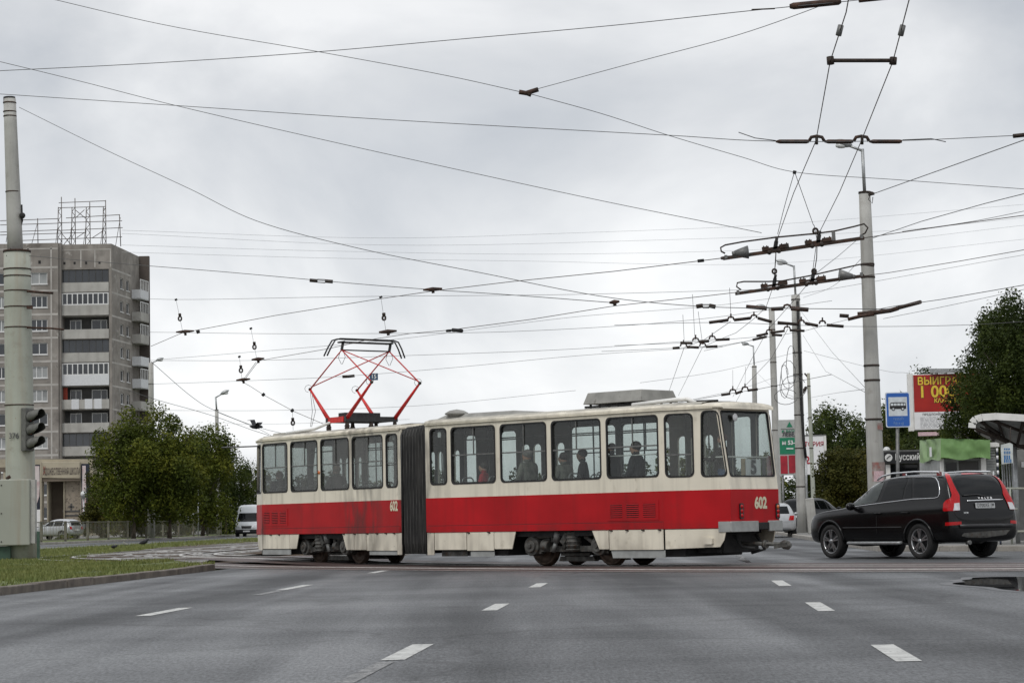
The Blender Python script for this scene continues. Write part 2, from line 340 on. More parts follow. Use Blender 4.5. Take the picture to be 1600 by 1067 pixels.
# ================================================================== GROUND
def xy(p): return Vector((p[0], p[1]))
def node_mat(name):
    M = bpy.data.materials.new(name); MATS[name] = M; M.use_nodes = True
    return M, M.node_tree.nodes, M.node_tree.links.new, M.node_tree.nodes['Principled BSDF']
def asphalt(name, base, wet_dark, rough_lo, rough_hi):
    M, ns, ln, b = node_mat(name)
    co = ns.new('ShaderNodeTexCoord')
    mp = ns.new('ShaderNodeMapping'); mp.inputs['Rotation'].default_value = (0, 0, rad(4.1)); mp.inputs['Scale'].default_value = (0.62, 0.035, 1)
    ln(co.outputs['Object'], mp.inputs[0])
    n1 = ns.new('ShaderNodeTexNoise'); n1.inputs['Scale'].default_value = 1.0; n1.inputs['Detail'].default_value = 8; n1.inputs['Distortion'].default_value = 0.3; ln(mp.outputs[0], n1.inputs['Vector'])
    mp3 = ns.new('ShaderNodeMapping'); mp3.inputs['Scale'].default_value = (0.16, 0.34, 1); mp3.inputs['Rotation'].default_value = (0, 0, rad(-14)); ln(co.outputs['Object'], mp3.inputs[0])
    n5 = ns.new('ShaderNodeTexNoise'); n5.inputs['Scale'].default_value = 1.0; n5.inputs['Detail'].default_value = 8; ln(mp3.outputs[0], n5.inputs['Vector'])
    av = ns.new('ShaderNodeMath'); av.operation = 'ADD'; ln(n1.outputs['Fac'], av.inputs[0]); ln(n5.outputs['Fac'], av.inputs[1])
    hv = ns.new('ShaderNodeMath'); hv.operation = 'MULTIPLY'; hv.inputs[1].default_value = 0.30; ln(av.outputs[0], hv.inputs[0]); hv.operation = 'MULTIPLY_ADD'; hm_ = ns.new('ShaderNodeMath'); hm_.operation = 'MULTIPLY'; hm_.inputs[1].default_value = 0.4; ln(n1.outputs['Fac'], hm_.inputs[0]); ln(hm_.outputs[0], hv.inputs[2])
    n2 = ns.new('ShaderNodeTexNoise'); n2.inputs['Scale'].default_value = 62; n2.inputs['Detail'].default_value = 4; n2.inputs['Roughness'].default_value = 0.85; mg = ns.new('ShaderNodeMapping'); mg.inputs['Scale'].default_value = (0.62, 0.12, 1); ln(co.outputs['Object'], mg.inputs[0]); ln(mg.outputs[0], n2.inputs['Vector'])
    r = ns.new('ShaderNodeValToRGB'); ln(hv.outputs[0], r.inputs[0])
    r.color_ramp.elements[0].position = 0.38; r.color_ramp.elements[0].color = (*wet_dark, 1)
    r.color_ramp.elements[1].position = 0.60; r.color_ramp.elements[1].color = (*base, 1)
    r2 = ns.new('ShaderNodeValToRGB'); ln(n2.outputs['Fac'], r2.inputs[0])
    r2.color_ramp.elements[0].position = 0.40; r2.color_ramp.elements[0].color = (0.30, 0.30, 0.30, 1)
    r2.color_ramp.elements[1].position = 0.60; r2.color_ramp.elements[1].color = (1.95, 1.95, 1.92, 1)
    mm = ns.new('ShaderNodeMix'); mm.data_type = 'RGBA'; mm.blend_type = 'MULTIPLY'; mm.inputs[0].default_value = 1
    ln(r.outputs[0], mm.inputs[6]); ln(r2.outputs[0], mm.inputs[7])
    # cracks and sealed seams
    vo = ns.new('ShaderNodeTexVoronoi'); vo.feature = 'DISTANCE_TO_EDGE'; vo.inputs['Scale'].default_value = 0.16
    nw = ns.new('ShaderNodeTexNoise'); nw.inputs['Scale'].default_value = 1.2; nw.inputs['Detail'].default_value = 6; ln(co.outputs['Object'], nw.inputs['Vector'])
    va = ns.new('ShaderNodeVectorMath'); va.operation = 'ADD'; ln(co.outputs['Object'], va.inputs[0]); ln(nw.outputs['Color'], va.inputs[1]); ln(va.outputs[0], vo.inputs['Vector'])
    cr = ns.new('ShaderNodeMapRange'); ln(vo.outputs[0], cr.inputs[0]); cr.inputs[1].default_value = 0.0; cr.inputs[2].default_value = 0.012; cr.inputs[3].default_value = 0.45; cr.inputs[4].default_value = 1.0
    m3 = ns.new('ShaderNodeMix'); m3.data_type = 'RGBA'; m3.blend_type = 'MULTIPLY'; m3.inputs[0].default_value = 1; ln(mm.outputs[2], m3.inputs[6]); ln(cr.outputs[0], m3.inputs[7])
    ln(m3.outputs[2], b.inputs['Base Color'])
    mr = ns.new('ShaderNodeMapRange'); ln(hv.outputs[0], mr.inputs[0]); mr.inputs[1].default_value = 0.40; mr.inputs[2].default_value = 0.60; mr.inputs[3].default_value = rough_lo; mr.inputs[4].default_value = rough_hi
    ln(mr.outputs[0], b.inputs['Roughness'])
    bp = ns.new('ShaderNodeBump'); bp.inputs['Strength'].default_value = 0.85; bp.inputs['Distance'].default_value = 0.014; ln(n2.outputs['Fac'], bp.inputs['Height']); ln(bp.outputs[0], b.inputs['Normal'])
    return M
asphalt('asphalt', (0.082, 0.085, 0.090), (0.024, 0.025, 0.027), 0.70, 0.40)
mat('paving_red', (0.062, 0.038, 0.034), 0.6, var=0.3, scale=1.2, bump=0.5, bscale=18, spots=((0.03, 0.028, 0.027), 2.5, 0.52, 0.2))
mat('pavement', (0.17, 0.165, 0.155), 0.75, var=0.2, scale=1.5, bump=0.3, bscale=14, spots=((0.09, 0.087, 0.08), 2, 0.55, 0.2))
mat('kerb_stone', (0.135, 0.115, 0.095), 0.85, var=0.3, scale=2.5, bump=0.5, bscale=12, spots=[((0.05, 0.045, 0.04), 6, 0.55, 0.2), ((0.09, 0.10, 0.05), 5, 0.64, 0.1)])
mat('kerb_pale', (0.30, 0.28, 0.25), 0.8, var=0.2, scale=3, bump=0.3, bscale=12, spots=((0.14, 0.13, 0.12), 6, 0.55, 0.2))
mat('road_paint', (0.46, 0.46, 0.44), 0.65, var=0.15, scale=5, bump=0.5, bscale=40, spots=[((0.13, 0.13, 0.13), 14, 0.56, 0.10), ((0.10, 0.10, 0.10), 3, 0.64, 0.12)])
mat('road_paint_worn', (0.26, 0.26, 0.255), 0.6, var=0.2, scale=6, bump=0.6, bscale=50, spots=[((0.075, 0.077, 0.08), 5, 0.42, 0.22), ((0.06, 0.06, 0.062), 40, 0.5, 0.1)])
mat('earth', (0.06, 0.072, 0.03), 0.95, var=0.4, scale=0.35, spots=((0.08, 0.062, 0.04), 1.2, 0.55, 0.2))
mat('grass_ground', (0.085, 0.105, 0.026), 0.95, var=0.35, scale=0.8, bump=0.8, bscale=8, spots=[((0.035, 0.06, 0.014), 3.0, 0.55, 0.2), ((0.10, 0.085, 0.04), 1.4, 0.66, 0.15)])
mat('blade', (0.10, 0.13, 0.026), 0.7, col2=(0.18, 0.19, 0.05), scale=0.7, spots=((0.16, 0.14, 0.06), 2.2, 0.6, 0.15))
M, ns, ln, b = node_mat('cobbles')
co = ns.new('ShaderNodeTexCoord'); mp = ns.new('ShaderNodeMapping'); mp.inputs['Scale'].default_value = (1, 0.62, 1); ln(co.outputs['Object'], mp.inputs[0])
vo = ns.new('ShaderNodeTexVoronoi'); vo.inputs['Scale'].default_value = 2.6; ln(mp.outputs[0], vo.inputs['Vector'])
ve = ns.new('ShaderNodeTexVoronoi'); ve.feature = 'DISTANCE_TO_EDGE'; ve.inputs['Scale'].default_value = 2.6; ln(mp.outputs[0], ve.inputs['Vector'])
rp = ns.new('ShaderNodeValToRGB'); ln(vo.outputs['Color'], rp.inputs[0])
rp.color_ramp.elements[0].color = (0.05, 0.042, 0.035, 1); rp.color_ramp.elements[1].color = (0.20, 0.185, 0.16, 1)
mr = ns.new('ShaderNodeMapRange'); ln(ve.outputs[0], mr.inputs[0]); mr.inputs[2].default_value = 0.09; mr.inputs[3].default_value = 0.22; mr.inputs[4].default_value = 1
mm = ns.new('ShaderNodeMix'); mm.data_type = 'RGBA'; mm.blend_type = 'MULTIPLY'; mm.inputs[0].default_value = 1; ln(rp.outputs[0], mm.inputs[6]); ln(mr.outputs[0], mm.inputs[7])
nz = ns.new('ShaderNodeTexNoise'); nz.inputs['Scale'].default_value = 0.35; nz.inputs['Detail'].default_value = 5; ln(co.outputs['Object'], nz.inputs['Vector'])
r3 = ns.new('ShaderNodeMapRange'); ln(nz.outputs['Fac'], r3.inputs[0]); r3.inputs[1].default_value = 0.42; r3.inputs[2].default_value = 0.56
m2 = ns.new('ShaderNodeMix'); m2.data_type = 'RGBA'; ln(r3.outputs[0], m2.inputs[0]); ln(mm.outputs[2], m2.inputs[6]); m2.inputs[7].default_value = (0.085, 0.062, 0.045, 1); rr_ = ns.new('ShaderNodeMapRange'); ln(r3.outputs[0], rr_.inputs[0]); rr_.inputs[3].default_value = 0.36; rr_.inputs[4].default_value = 0.95; ln(rr_.outputs[0], b.inputs['Roughness']); rs2 = ns.new('ShaderNodeMapRange'); ln(r3.outputs[0], rs2.inputs[0]); rs2.inputs[3].default_value = 0.5; rs2.inputs[4].default_value = 0.05; ln(rs2.outputs[0], b.inputs['Specular IOR Level'])
ln(m2.outputs[2], b.inputs['Base Color']); bp = ns.new('ShaderNodeBump'); bp.inputs['Strength'].default_value = 1.0; bp.inputs['Distance'].default_value = 0.06; ln(mr.outputs[0], bp.inputs['Height']); ln(bp.outputs[0], b.inputs['Normal'])
M, ns, ln, b = node_mat('puddle_water')
b.inputs['Base Color'].default_value = (0.006, 0.006, 0.007, 1); b.inputs['Roughness'].default_value = 0.015; b.inputs['IOR'].default_value = 1.6
mat('wet_edge', (0.045, 0.046, 0.048), 0.34, var=0.3, scale=3, bump=0.4, bscale=30)

def sheet(name, poly, z, material, kind='structure'):
    mb = MB(); tri = tessellate_polygon([[Vector((p[0], p[1], 0)) for p in poly]])
    zz = z if callable(z) else (lambda x, y: z)
    mb.add([(p[0], p[1], zz(p[0], p[1])) for p in poly], [tuple(t) for t in tri])
    o = mb.build(name, material, fix=False)
    if o.data.polygons[0].normal.z < 0 or True:
        bm = bmesh.new(); bm.from_mesh(o.data)
        for f in bm.faces:
            if f.normal.z < 0: f.normal_flip()
        bm.to_mesh(o.data); bm.free()
    return tag(o, kind=kind)
S_ = 3000
sheet('ground', [(-S_, -200), (S_, -200), (S_, 4000), (-S_, 4000)], -0.03, 'earth')
# carriageway and crossing
KX, KY = RX(5.1, 54.2), 54.2
road_poly = [(RX(-10.05, -40), -40), (RX(-10.05, 49.5), 49.5), (RX(-12.0, 52), 52), (RX(-12.0, 420), 420), (RX(5.1, 420), 420), (RX(5.1, 57.5), 57.5),
             (KX + 0.15, KY + 1.0), (KX + 0.8, KY - 0.1), (12, 51.3), (62, 0), (62, -40)]
sheet('road', road_poly, 0.0, 'asphalt')
# ---- tram tracks
def fillet(pts, radii, step=0.7):
    pts = [xy(p) for p in pts]; out = [pts[0]]
    for i in range(1, len(pts) - 1):
        a = (pts[i - 1] - pts[i]); b = (pts[i + 1] - pts[i]); la, lb = a.length, b.length; a.normalize(); b.normalize()
        ang = a.angle(b); tl = min(radii[i - 1] / math.tan(ang / 2), la * 0.49, lb * 0.49)
        p0 = pts[i] + a * tl; p1 = pts[i] + b * tl; k = max(3, int(tl * 2 / step))
        for j in range(k + 1):
            t = j / k; out.append(p0 * (1 - t) ** 2 + pts[i] * 2 * t * (1 - t) + p1 * t * t)
    out.append(pts[-1])
    res = [out[0]]
    for p in out[1:]:
        d = (p - res[-1]).length; k = max(1, int(d / 2.0)); q = res[-1]
        for j in range(1, k + 1): res.append(q + (p - q) * j / k)
    return [p for i, p in enumerate(res) if i == 0 or (p - res[i - 1]).length > 1e-3]
def offset(pts, o):
    out = []
    for i, p in enumerate(pts):
        d = (pts[min(i + 1, len(pts) - 1)] - pts[max(i - 1, 0)]).normalized(); out.append(p + Vector((-d.y, d.x)) * o)
    return out
def isect(p, d, q, e):
    t = ((q[0] - p[0]) * e[1] - (q[1] - p[1]) * e[0]) / (d[0] * e[1] - d[1] * e[0]); return Vector((p[0] + d[0] * t, p[1] + d[1] * t))
AR, AL = rad(-44), rad(-54.5)
aR = Vector((math.cos(AR), math.sin(AR))); nR = Vector((-aR.y, aR.x)); BR = Vector((-1.926, 47.2))
aL = Vector((math.cos(AL), math.sin(AL))); nL = Vector((-aL.y, aL.x)); BL = Vector((-2.559, 49.0))
RD = Vector((RS, 1)).normalized()
cR = BR + nR * 1.1; cL = BL + nL * 1.1
J1 = isect(cR, aR, cL, aL); J2 = isect(cL, aL, Vector((-14.4, 0)), RD)
T1 = fillet([J1 + aR * 45, J1, J2, Vector((RX(-14.4, 420), 420))], [24, 20])
J3 = isect(Vector((-4.25, 47.6)), Vector((-0.607, 0.795)), Vector((-18.5, 0)), RD)
T2 = fillet([(40, 20), (16, 31.2), (8.35, 35.05), (4.6, 37.36), (1.44, 40.48), (-1.5, 44.0), (-4.25, 47.6), J3, Vector((RX(-18.5, 420), 420))], [40, 30, 30, 30, 30, 30, 30, 26])
def zt(p):
    t = max(0.0, min(1.0, (p.y - 50.5) / 7)); return 0.125 * t * t * (3 - 2 * t)
def ribbon(mb, pts, w, z0, z1):
    a = offset(pts, w / 2); b = offset(pts, -w / 2); n = len(pts); vs = []
    for i in range(n):
        h = zt(pts[i]); hh = z1 + (0.018 if h > 0.05 else 0.0); vs += [(*a[i], h + z0), (*a[i], h + hh), (*b[i], h + hh), (*b[i], h + z0)]
    fs = []
    for i in range(n - 1):
        for j in range(3): fs.append((4 * i + j, 4 * i + j + 1, 4 * i + 4 + j + 1, 4 * i + 4 + j))
    mb.add(vs, fs)
pav = MB()
for T, lo, hi in ((T1, -2.0, 1.6), (T2, -1.6, 0.62)):
    pts = [p for p in T if p.y < 58]
    if T is T1: lo, hi = -1.7, 1.75
    A = offset(pts, hi); B = offset(pts, lo)
    n = len(pts); vs = []
    for i in range(n): vs += [(*A[i], zt(pts[i]) + (0.004 if T is T1 else 0.008)), (*B[i], zt(pts[i]) + (0.004 if T is T1 else 0.008))]
    pav.add(vs, [(2 * i, 2 * i + 1, 2 * i + 3, 2 * i + 2) for i in range(n - 1)])
tag(pav.build('track_paving', 'paving_red'), kind='structure')
for T, nm in ((T1, 'far'), (T2, 'near')):
    rl = MB(); gr = MB()
    for s in (-1, 1):
        ribbon(rl, offset(T, s * 0.5), 0.075, -0.02, 0.022 if (T is T2 and s < 0) else 0.009)
        ribbon(gr, offset(T, s * 0.5 - s * 0.065), 0.05, -0.02, 0.006 if T is T1 else 0.0095)
    o = rl.build('tram_rails', 'rail_steel', fix=False); g = gr.build('rail_groove', 'rusty_rail', o, fix=False); tag(o, kind='structure')
# ---- grass verge on the left, cobbled track bed on top of it
def gp(x, y, z=0.12): q = G(x, y, z); return (q.x, q.y)
gz = 0.112
verge = [(RX(-10.22, -20), -20), (RX(-10.22, 46), 46), (RX(-10.3, 48.4), 48.4), (RX(-10.9, 50.2), 50.2), (RX(-12.2, 54), 54), (RX(-12.3, 58), 58), (RX(-12.3, 420), 420), (-200, 420), (-200, -20)]
sheet('grass_verge', verge, gz, 'grass_ground')
cob_px = [(316, 882), (300, 878.5), (265, 874), (217, 876), (150, 877.5), (128, 874), (135, 869.5), (152, 867), (195, 862), (250, 855), (325, 848.2), (400, 842.8)]
cob = [gp(*p) for p in cob_px]
cob += [(RX(-12.25, cob[-1][1]), cob[-1][1]), (RX(-12.25, 58), 58)]
mb = MB()
# fine grid strip so the bed can rise from the street to the verge
tri = tessellate_polygon([[Vector((p[0], p[1], 0)) for p in cob]])
mb.add([(p[0], p[1], 0.118) for p in cob], [tuple(t) for t in tri])
lip = [(RX(-10.9, 50.2), 50.2, 0.003), (RX(-12.2, 54), 54, 0.07), (RX(-12.25, 58), 58, 0.118), cob[0] + (0.118,), (-2.5, 53, 0.002), (-4.0, 60, 0.002)]
mb.add([lip[0], lip[1], lip[3]], [(0, 1, 2)])
o = mb.build('cobbled_track_bed', 'cobbles', fix=False); tag(o, kind='structure')
bm = bmesh.new(); bm.from_mesh(o.data)
for f in bm.faces:
    if f.normal.z < 0: f.normal_flip()
bm.to_mesh(o.data); bm.free()
# cobbles right behind the tram's front, level with the street
apron = [(RX(-11.0, 50.4), 50.4), (RX(-12.24, 54), 54), (RX(-12.24, 120), 120), (RX(-9.0, 120), 120), (RX(-7.8, 62), 62), (-2.9, 51.5), (-5.2, 49.2)]
sheet('cobbled_apron', apron, 0.0035, 'cobbles')
# loose raised stones and wet hollows of the bed, catching the light
mb = MB(); rnd = random.Random(3)
for i in range(170):
    t = rnd.random(); x0 = rnd.uniform(-13.0, -19.5); Y = 60 + 60 * t * t
    if Y < 66 and x0 < -16: continue
    X = RX(x0, Y); a = rnd.uniform(0, 3); w = rnd.uniform(0.08, 0.20); k = 6
    vs = [(X + w * math.cos(a + 6.283 * j / k) * rnd.uniform(0.8, 1.1), Y + w * 1.2 * math.sin(a + 6.283 * j / k), 0.12 + (0.0)) for j in range(k)] + [(X, Y, 0.12 + rnd.uniform(0.015, 0.05))]
    mb.add(vs, [(j, (j + 1) % k, k) for j in range(k)])
tag(mb.build('loose_stones', mat('loose_stone', (0.20, 0.19, 0.175), 0.35, var=0.6, scale=0.9)), kind='stuff', label='pale wet stones heaved up between the tram rails', cat='stones')
# ---- kerbs
def kerb(name, pts, w, z1, material, L_=1.0, jit=0.01, inward=1, z0=-0.03):
    pts = [xy(p) for p in pts]; mb = MB(); rnd = random.Random(5)
    for i in range(len(pts) - 1):
        d = pts[i + 1] - pts[i]; k = max(1, round(d.length / L_)); u = d / k; dn = d.normalized(); nn = Vector((-dn.y, dn.x)) * inward
        for j in range(k):
            a = pts[i] + u * j + dn * 0.006; b = pts[i] + u * (j + 1) - dn * 0.006; h = z1 + rnd.uniform(-jit, jit); s = nn * rnd.uniform(-jit, jit)
            q = [a + s, b + s, b + nn * w + s, a + nn * w + s]
            mb.add([(*p, z0) for p in q] + [(*p, h) for p in q], [(0, 1, 5, 4), (1, 2, 6, 5), (2, 3, 7, 6), (3, 0, 4, 7), (4, 5, 6, 7)])
    o = mb.build(name, material); bevel(o, 0.018, 2); tag(o, kind='structure'); return o
kerb('verge_kerb', [(RX(-10.05, 4), 4), (RX(-10.05, 46), 46), (RX(-10.12, 48.3), 48.3), (RX(-10.6, 49.9), 49.9), (RX(-11.2, 51.2), 51.2)], 0.2, 0.128, 'kerb_stone', 1.6, 0.012, 1)
kerb('pavement_kerb', [(RX(5.1, 300), 300), (RX(5.1, 57.5), 57.5), (KX + 0.15, KY + 1.0), (KX + 0.8, KY - 0.1), (12, 51.3), (45, 17)], 0.16, 0.135, 'kerb_pale', 1.0, 0.006, 1)
side = [(RX(5.22, 420), 420), (RX(5.22, 57.6), 57.6), (KX + 0.3, KY + 1.15), (KX + 0.9, KY + 0.08), (12.05, 51.5), (45, 17.3), (200, 17), (200, 420)]
sheet('pavement', side, 0.125, 'pavement')
# second carriageway behind the verge, its kerbs
def lane(x0, x1, Y0, Y1): return [(RX(x0, Y0), Y0), (RX(x1, Y0), Y0), (RX(x1, Y1), Y1), (RX(x0, Y1), Y1)]
sheet('side_road', lane(-34.5, -27.6, -20, 420), 0.118, 'asphalt')
kerb('side_road_kerb', [(RX(-34.6, 60), 60), (RX(-34.6, 300), 300)], 0.2, 0.25, 'kerb_pale', 3.0, 0.006, 1)
sheet('side_verge', [(RX(-34.8, 30), 30), (RX(-34.8, 400), 400), (-240, 400), (-240, 30)], 0.21, 'grass_ground')
sheet('forecourt', [(-140, 168), (-30, 168), (-30, 330), (-140, 330)], 0.216, 'pavement')
# ---- grass blades on the verge
import numpy as np
rs = np.random.RandomState(4)
def blades(name, region, count, h0, h1, label, z):
    V = []; F_ = []
    k = 0
    while k < count:
        X, Y = region()
        if X is None: continue
        a = rs.uniform(0, 6.28); h = rs.uniform(h0, h1); w = rs.uniform(0.004, 0.010) * (1 + Y / 60); lx, ly = rs.uniform(-0.5, 0.5, 2) * h
        dx, dy = math.cos(a) * w, math.sin(a) * w
        V += [(X - dx, Y - dy, z), (X + dx, Y + dy, z), (X + lx, Y + ly, z + h)]; F_.append((3 * k, 3 * k + 1, 3 * k + 2)); k += 1
    mb = MB(); mb.v = V; mb.f = F_; mb.m = [0] * len(F_); mb.sm = [False] * len(F_)
    return tag(mb.build(name, 'blade', fix=False), kind='stuff', label=label, cat='grass')
from mathutils import geometry as _g
def inside(p, poly):
    c = False; n = len(poly)
    for i in range(n):
        a, b = poly[i], poly[i - 1]
        if (a[1] > p[1]) != (b[1] > p[1]) and p[0] < (b[0] - a[0]) * (p[1] - a[1]) / (b[1] - a[1]) + a[0]: c = not c
    return c
def reg1():
    Y = 31 + 60 * rs.rand() ** 1.6; px = rs.uniform(-120, 330); X = (px - 800) / FPX * Y
    if X > RX(-10.3, Y) or (Y > 50 and X > RX(-12.4, Y)) or inside((X, Y), cob): return None, None
    d = math.sin(X * 1.7) + math.sin(Y * 0.9 + X) + rs.uniform(-1, 1.5)
    return (X, Y) if d > -0.6 else (None, None)
blades('grass', reg1, 50000, 0.025, 0.10, 'short ragged green grass on the verge beside the tram tracks', gz)
def reg2():
    Y = 80 + 80 * rs.rand(); x0 = rs.uniform(-27, -21); return RX(x0, Y), Y
blades('grass', reg2, 9000, 0.05, 0.16, 'grass strip between the cobbled tracks and the far side road', gz)
# ---- lane markings
def dash(mb, x0, Y0, Y1, w=0.13, z=0.004):
    x0b = x0
    mb.add([(RX(x0 - w / 2, Y0), Y0, z), (RX(x0 + w / 2, Y0), Y0, z), (RX(x0 + w / 2, Y1), Y1, z), (RX(x0 - w / 2, Y1), Y1, z)], [(0, 1, 2, 3)])
mk = MB()
for x0, st in ((-2.0, [(15.5, 17.4), (23.65, 25.5), (31.35, 33.35), (7.6, 9.5)]), (1.52, [(14.3, 16.15), (21.9, 24.1), (29.8, 32.3), (6.0, 8.0)]), (-5.84, [(24.05, 26.2), (32.6, 35.0), (42.2, 44.3), (15.9, 17.9)])):
    for a, b_ in st: dash(mk, x0, a, b_, 0.17)
tag(mk.build('road_marking', 'road_paint', fix=False), kind='structure')
mk = MB(); dash(mk, -2.02, 11.0, 15.3, 0.12, 0.004); dash(mk, -5.8, 30.4, 32.5, 0.15)
zz = [G(1152, 869), G(1163, 872.5), G(1157, 874.5), G(1170, 878.5), G(1158, 876.5)]
mk.tube([p + Vector((0, 0, 0.002)) for p in zz[:4]], 0.05, 4)
dash(mk, 1.5, 66, 75, 0.2)
tag(mk.build('worn_road_marking', 'road_paint_worn', fix=False), kind='structure')
# ---- puddle
pud = [(5.80, 29.25), (5.95, 29.7), (6.15, 29.9), (6.20, 30.6), (6.45, 31.0), (6.60, 31.75), (6.95, 31.9), (7.6, 31.5), (8.5, 31.0), (9.6, 30.4), (10.2, 29.0), (9.6, 27.2), (8.3, 26.2), (7.2, 25.75), (6.5, 25.6), (6.05, 25.9), (5.95, 26.9), (6.02, 27.7), (5.86, 28.5)]
pv = [Vector(p) for p in pud]; c0 = Vector((7.6, 28.8))
sheet('puddle_edge', rpoly([tuple(c0 + (p - c0) * 1.10) for p in pv], 0.3, 3), 0.003, 'wet_edge')
sheet('puddle', rpoly(pud, 0.3, 3), 0.0065, 'puddle_water')
# ================================================================== THE TRAM
TR = thing('articulated_tram', ((BL.x + BR.x) / 2 + 0.7, (BL.y + BR.y) / 2 + 0.8, 0), 'red and cream articulated tram numbered 602 crossing the road with its pantograph raised', 'tram')
TO = Vector(TR.location)
def stain(mname, centre, r0, r1, col, amt, zr=None, nscale=5.0, aniso=0.25):
    """soot or road dirt with its own outline, kept in the paint: round an upright line, or rising from the skirt"""
    M = MATS[mname]; ns = M.node_tree.nodes; ln = M.node_tree.links.new; b = ns['Principled BSDF']; src = b.inputs['Base Color'].links[0].from_socket
    co = ns.new('ShaderNodeTexCoord'); sp = ns.new('ShaderNodeSeparateXYZ'); ln(co.outputs['Object'], sp.inputs[0])
    if centre is not None:
        cb = ns.new('ShaderNodeCombineXYZ'); ln(sp.outputs[0], cb.inputs[0]); ln(sp.outputs[1], cb.inputs[1]); vd = ns.new('ShaderNodeVectorMath'); vd.operation = 'DISTANCE'; ln(cb.outputs[0], vd.inputs[0]); vd.inputs[1].default_value = (centre[0], centre[1], 0); dsrc = vd.outputs['Value']
    else: dsrc = sp.outputs[2]
    mr = ns.new('ShaderNodeMapRange'); ln(dsrc, mr.inputs[0]); mr.inputs[1].default_value = r0; mr.inputs[2].default_value = r1; mr.inputs[3].default_value = 1; mr.inputs[4].default_value = 0
    mp = ns.new('ShaderNodeMapping'); mp.inputs['Scale'].default_value = (1, 1, aniso); ln(co.outputs['Object'], mp.inputs[0]); nz = ns.new('ShaderNodeTexNoise'); nz.inputs['Scale'].default_value = nscale; nz.inputs['Detail'].default_value = 8; ln(mp.outputs[0], nz.inputs['Vector'])
    m2 = ns.new('ShaderNodeMapRange'); ln(nz.outputs['Fac'], m2.inputs[0]); m2.inputs[1].default_value = 0.4; m2.inputs[2].default_value = 0.65; m2.inputs[4].default_value = amt
    mu = ns.new('ShaderNodeMath'); mu.operation = 'MULTIPLY'; ln(mr.outputs[0], mu.inputs[0]); ln(m2.outputs[0], mu.inputs[1]); fac = mu.outputs[0]
    mm = ns.new('ShaderNodeMix'); mm.data_type = 'RGBA'; ln(fac, mm.inputs[0]); ln(src, mm.inputs[6]); mm.inputs[7].default_value = (*col, 1); ln(mm.outputs[2], b.inputs['Base Color'])
def PL(px, py, B, d, off=0.0, n=None):
    """where the sight line through px,py meets the upright plane through B along d (moved off metres along n): (u, z)"""
    B = Vector(B[:2]) + (n * off if n is not None else Vector((0, 0))); r = ray(px, py); nn = Vector((-d[1], d[0]))
    t = ((B.x - CP.x) * nn.x + (B.y - CP.y) * nn.y) / (r.x * nn.x + r.y * nn.y); q = CP + r * t
    return (q.x - B.x) * d[0] + (q.y - B.y) * d[1], q.z
class Sec:
    def __init__(s, B, d, n): s.B, s.d, s.n = B, d, n
    def f(s, u, v, z): p = s.B + s.d * u + s.n * v; return Vector((p.x - TO.x, p.y - TO.y, z))
    def w(s, u, v, z): return s.f(u, v, z) + TO
    def u(s, px, py=800, v=0.0): return PL(px, py, s.B, s.d, v, s.n)[0]
R_ = Sec(BR, aR, nR); L_ = Sec(BL, -aL, nL)
WB, WT, BAND0, BAND1, CAN = 1.755, 2.965, 0.745, 1.472, 3.075
def gasket(name, loop, fw, parent, pane_mat, bars=(), w=0.028, glass_d=0.03, sub=None):
    """rubber frame round a window opening; fw(a, b, d) maps to tram space, d inward"""
    mb = MB(); n = len(loop); c = Vector((sum(p[0] for p in loop) / n, sum(p[1] for p in loop) / n))
    hx = max(abs(p[0] - c.x) for p in loop); hz = max(abs(p[1] - c.y) for p in loop)
    inn = [(c.x + (p[0] - c.x) * (1 - w / hx), c.y + (p[1] - c.y) * (1 - w / hz)) for p in loop]
    out = [(c.x + (p[0] - c.x) * (1 + 0.008 / hx), c.y + (p[1] - c.y) * (1 + 0.008 / hz)) for p in loop]
    mb.panel(out, [inn], lambda a, b, t: fw(a, b, -0.009 + t), 0.035)
    o = mb.build(name, 'rubber', parent)
    g = MB(); g.panel(inn, [], lambda a, b, t: fw(a, b, glass_d + t), 0.004); g.build('pane', pane_mat, o)
    if bars:
        bm_ = MB()
        for a0, a1, b0, b1 in bars: bm_.panel([(a0, b0), (a1, b0), (a1, b1), (a0, b1)], [], lambda a, b, t: fw(a, b, 0.008 + t), 0.018)
        bm_.build('window_bar', 'galv_dark', o)
    return o
def win_bars(a0, a1, split=0.5, mid=2.37):
    m_ = a0 + (a1 - a0) * split
    return [(a0 + 0.02, a1 - 0.02, mid - 0.014, mid + 0.014), (m_ - 0.012, m_ + 0.012, mid + 0.0145, WT - 0.03)]
def rib_wall(S, name, u0, u1, v0, holes, inward, parent):
    mb = MB(); mb.back = 1
    mb.panel([(u0, BAND0), (u1, BAND0), (u1, CAN), (u0, CAN)], holes, lambda a, b, t: S.f(a, v0 + inward * t, b), 0.05)
    return mb.build(name, ['cream_paint', 'int_shaded_panel'], parent)
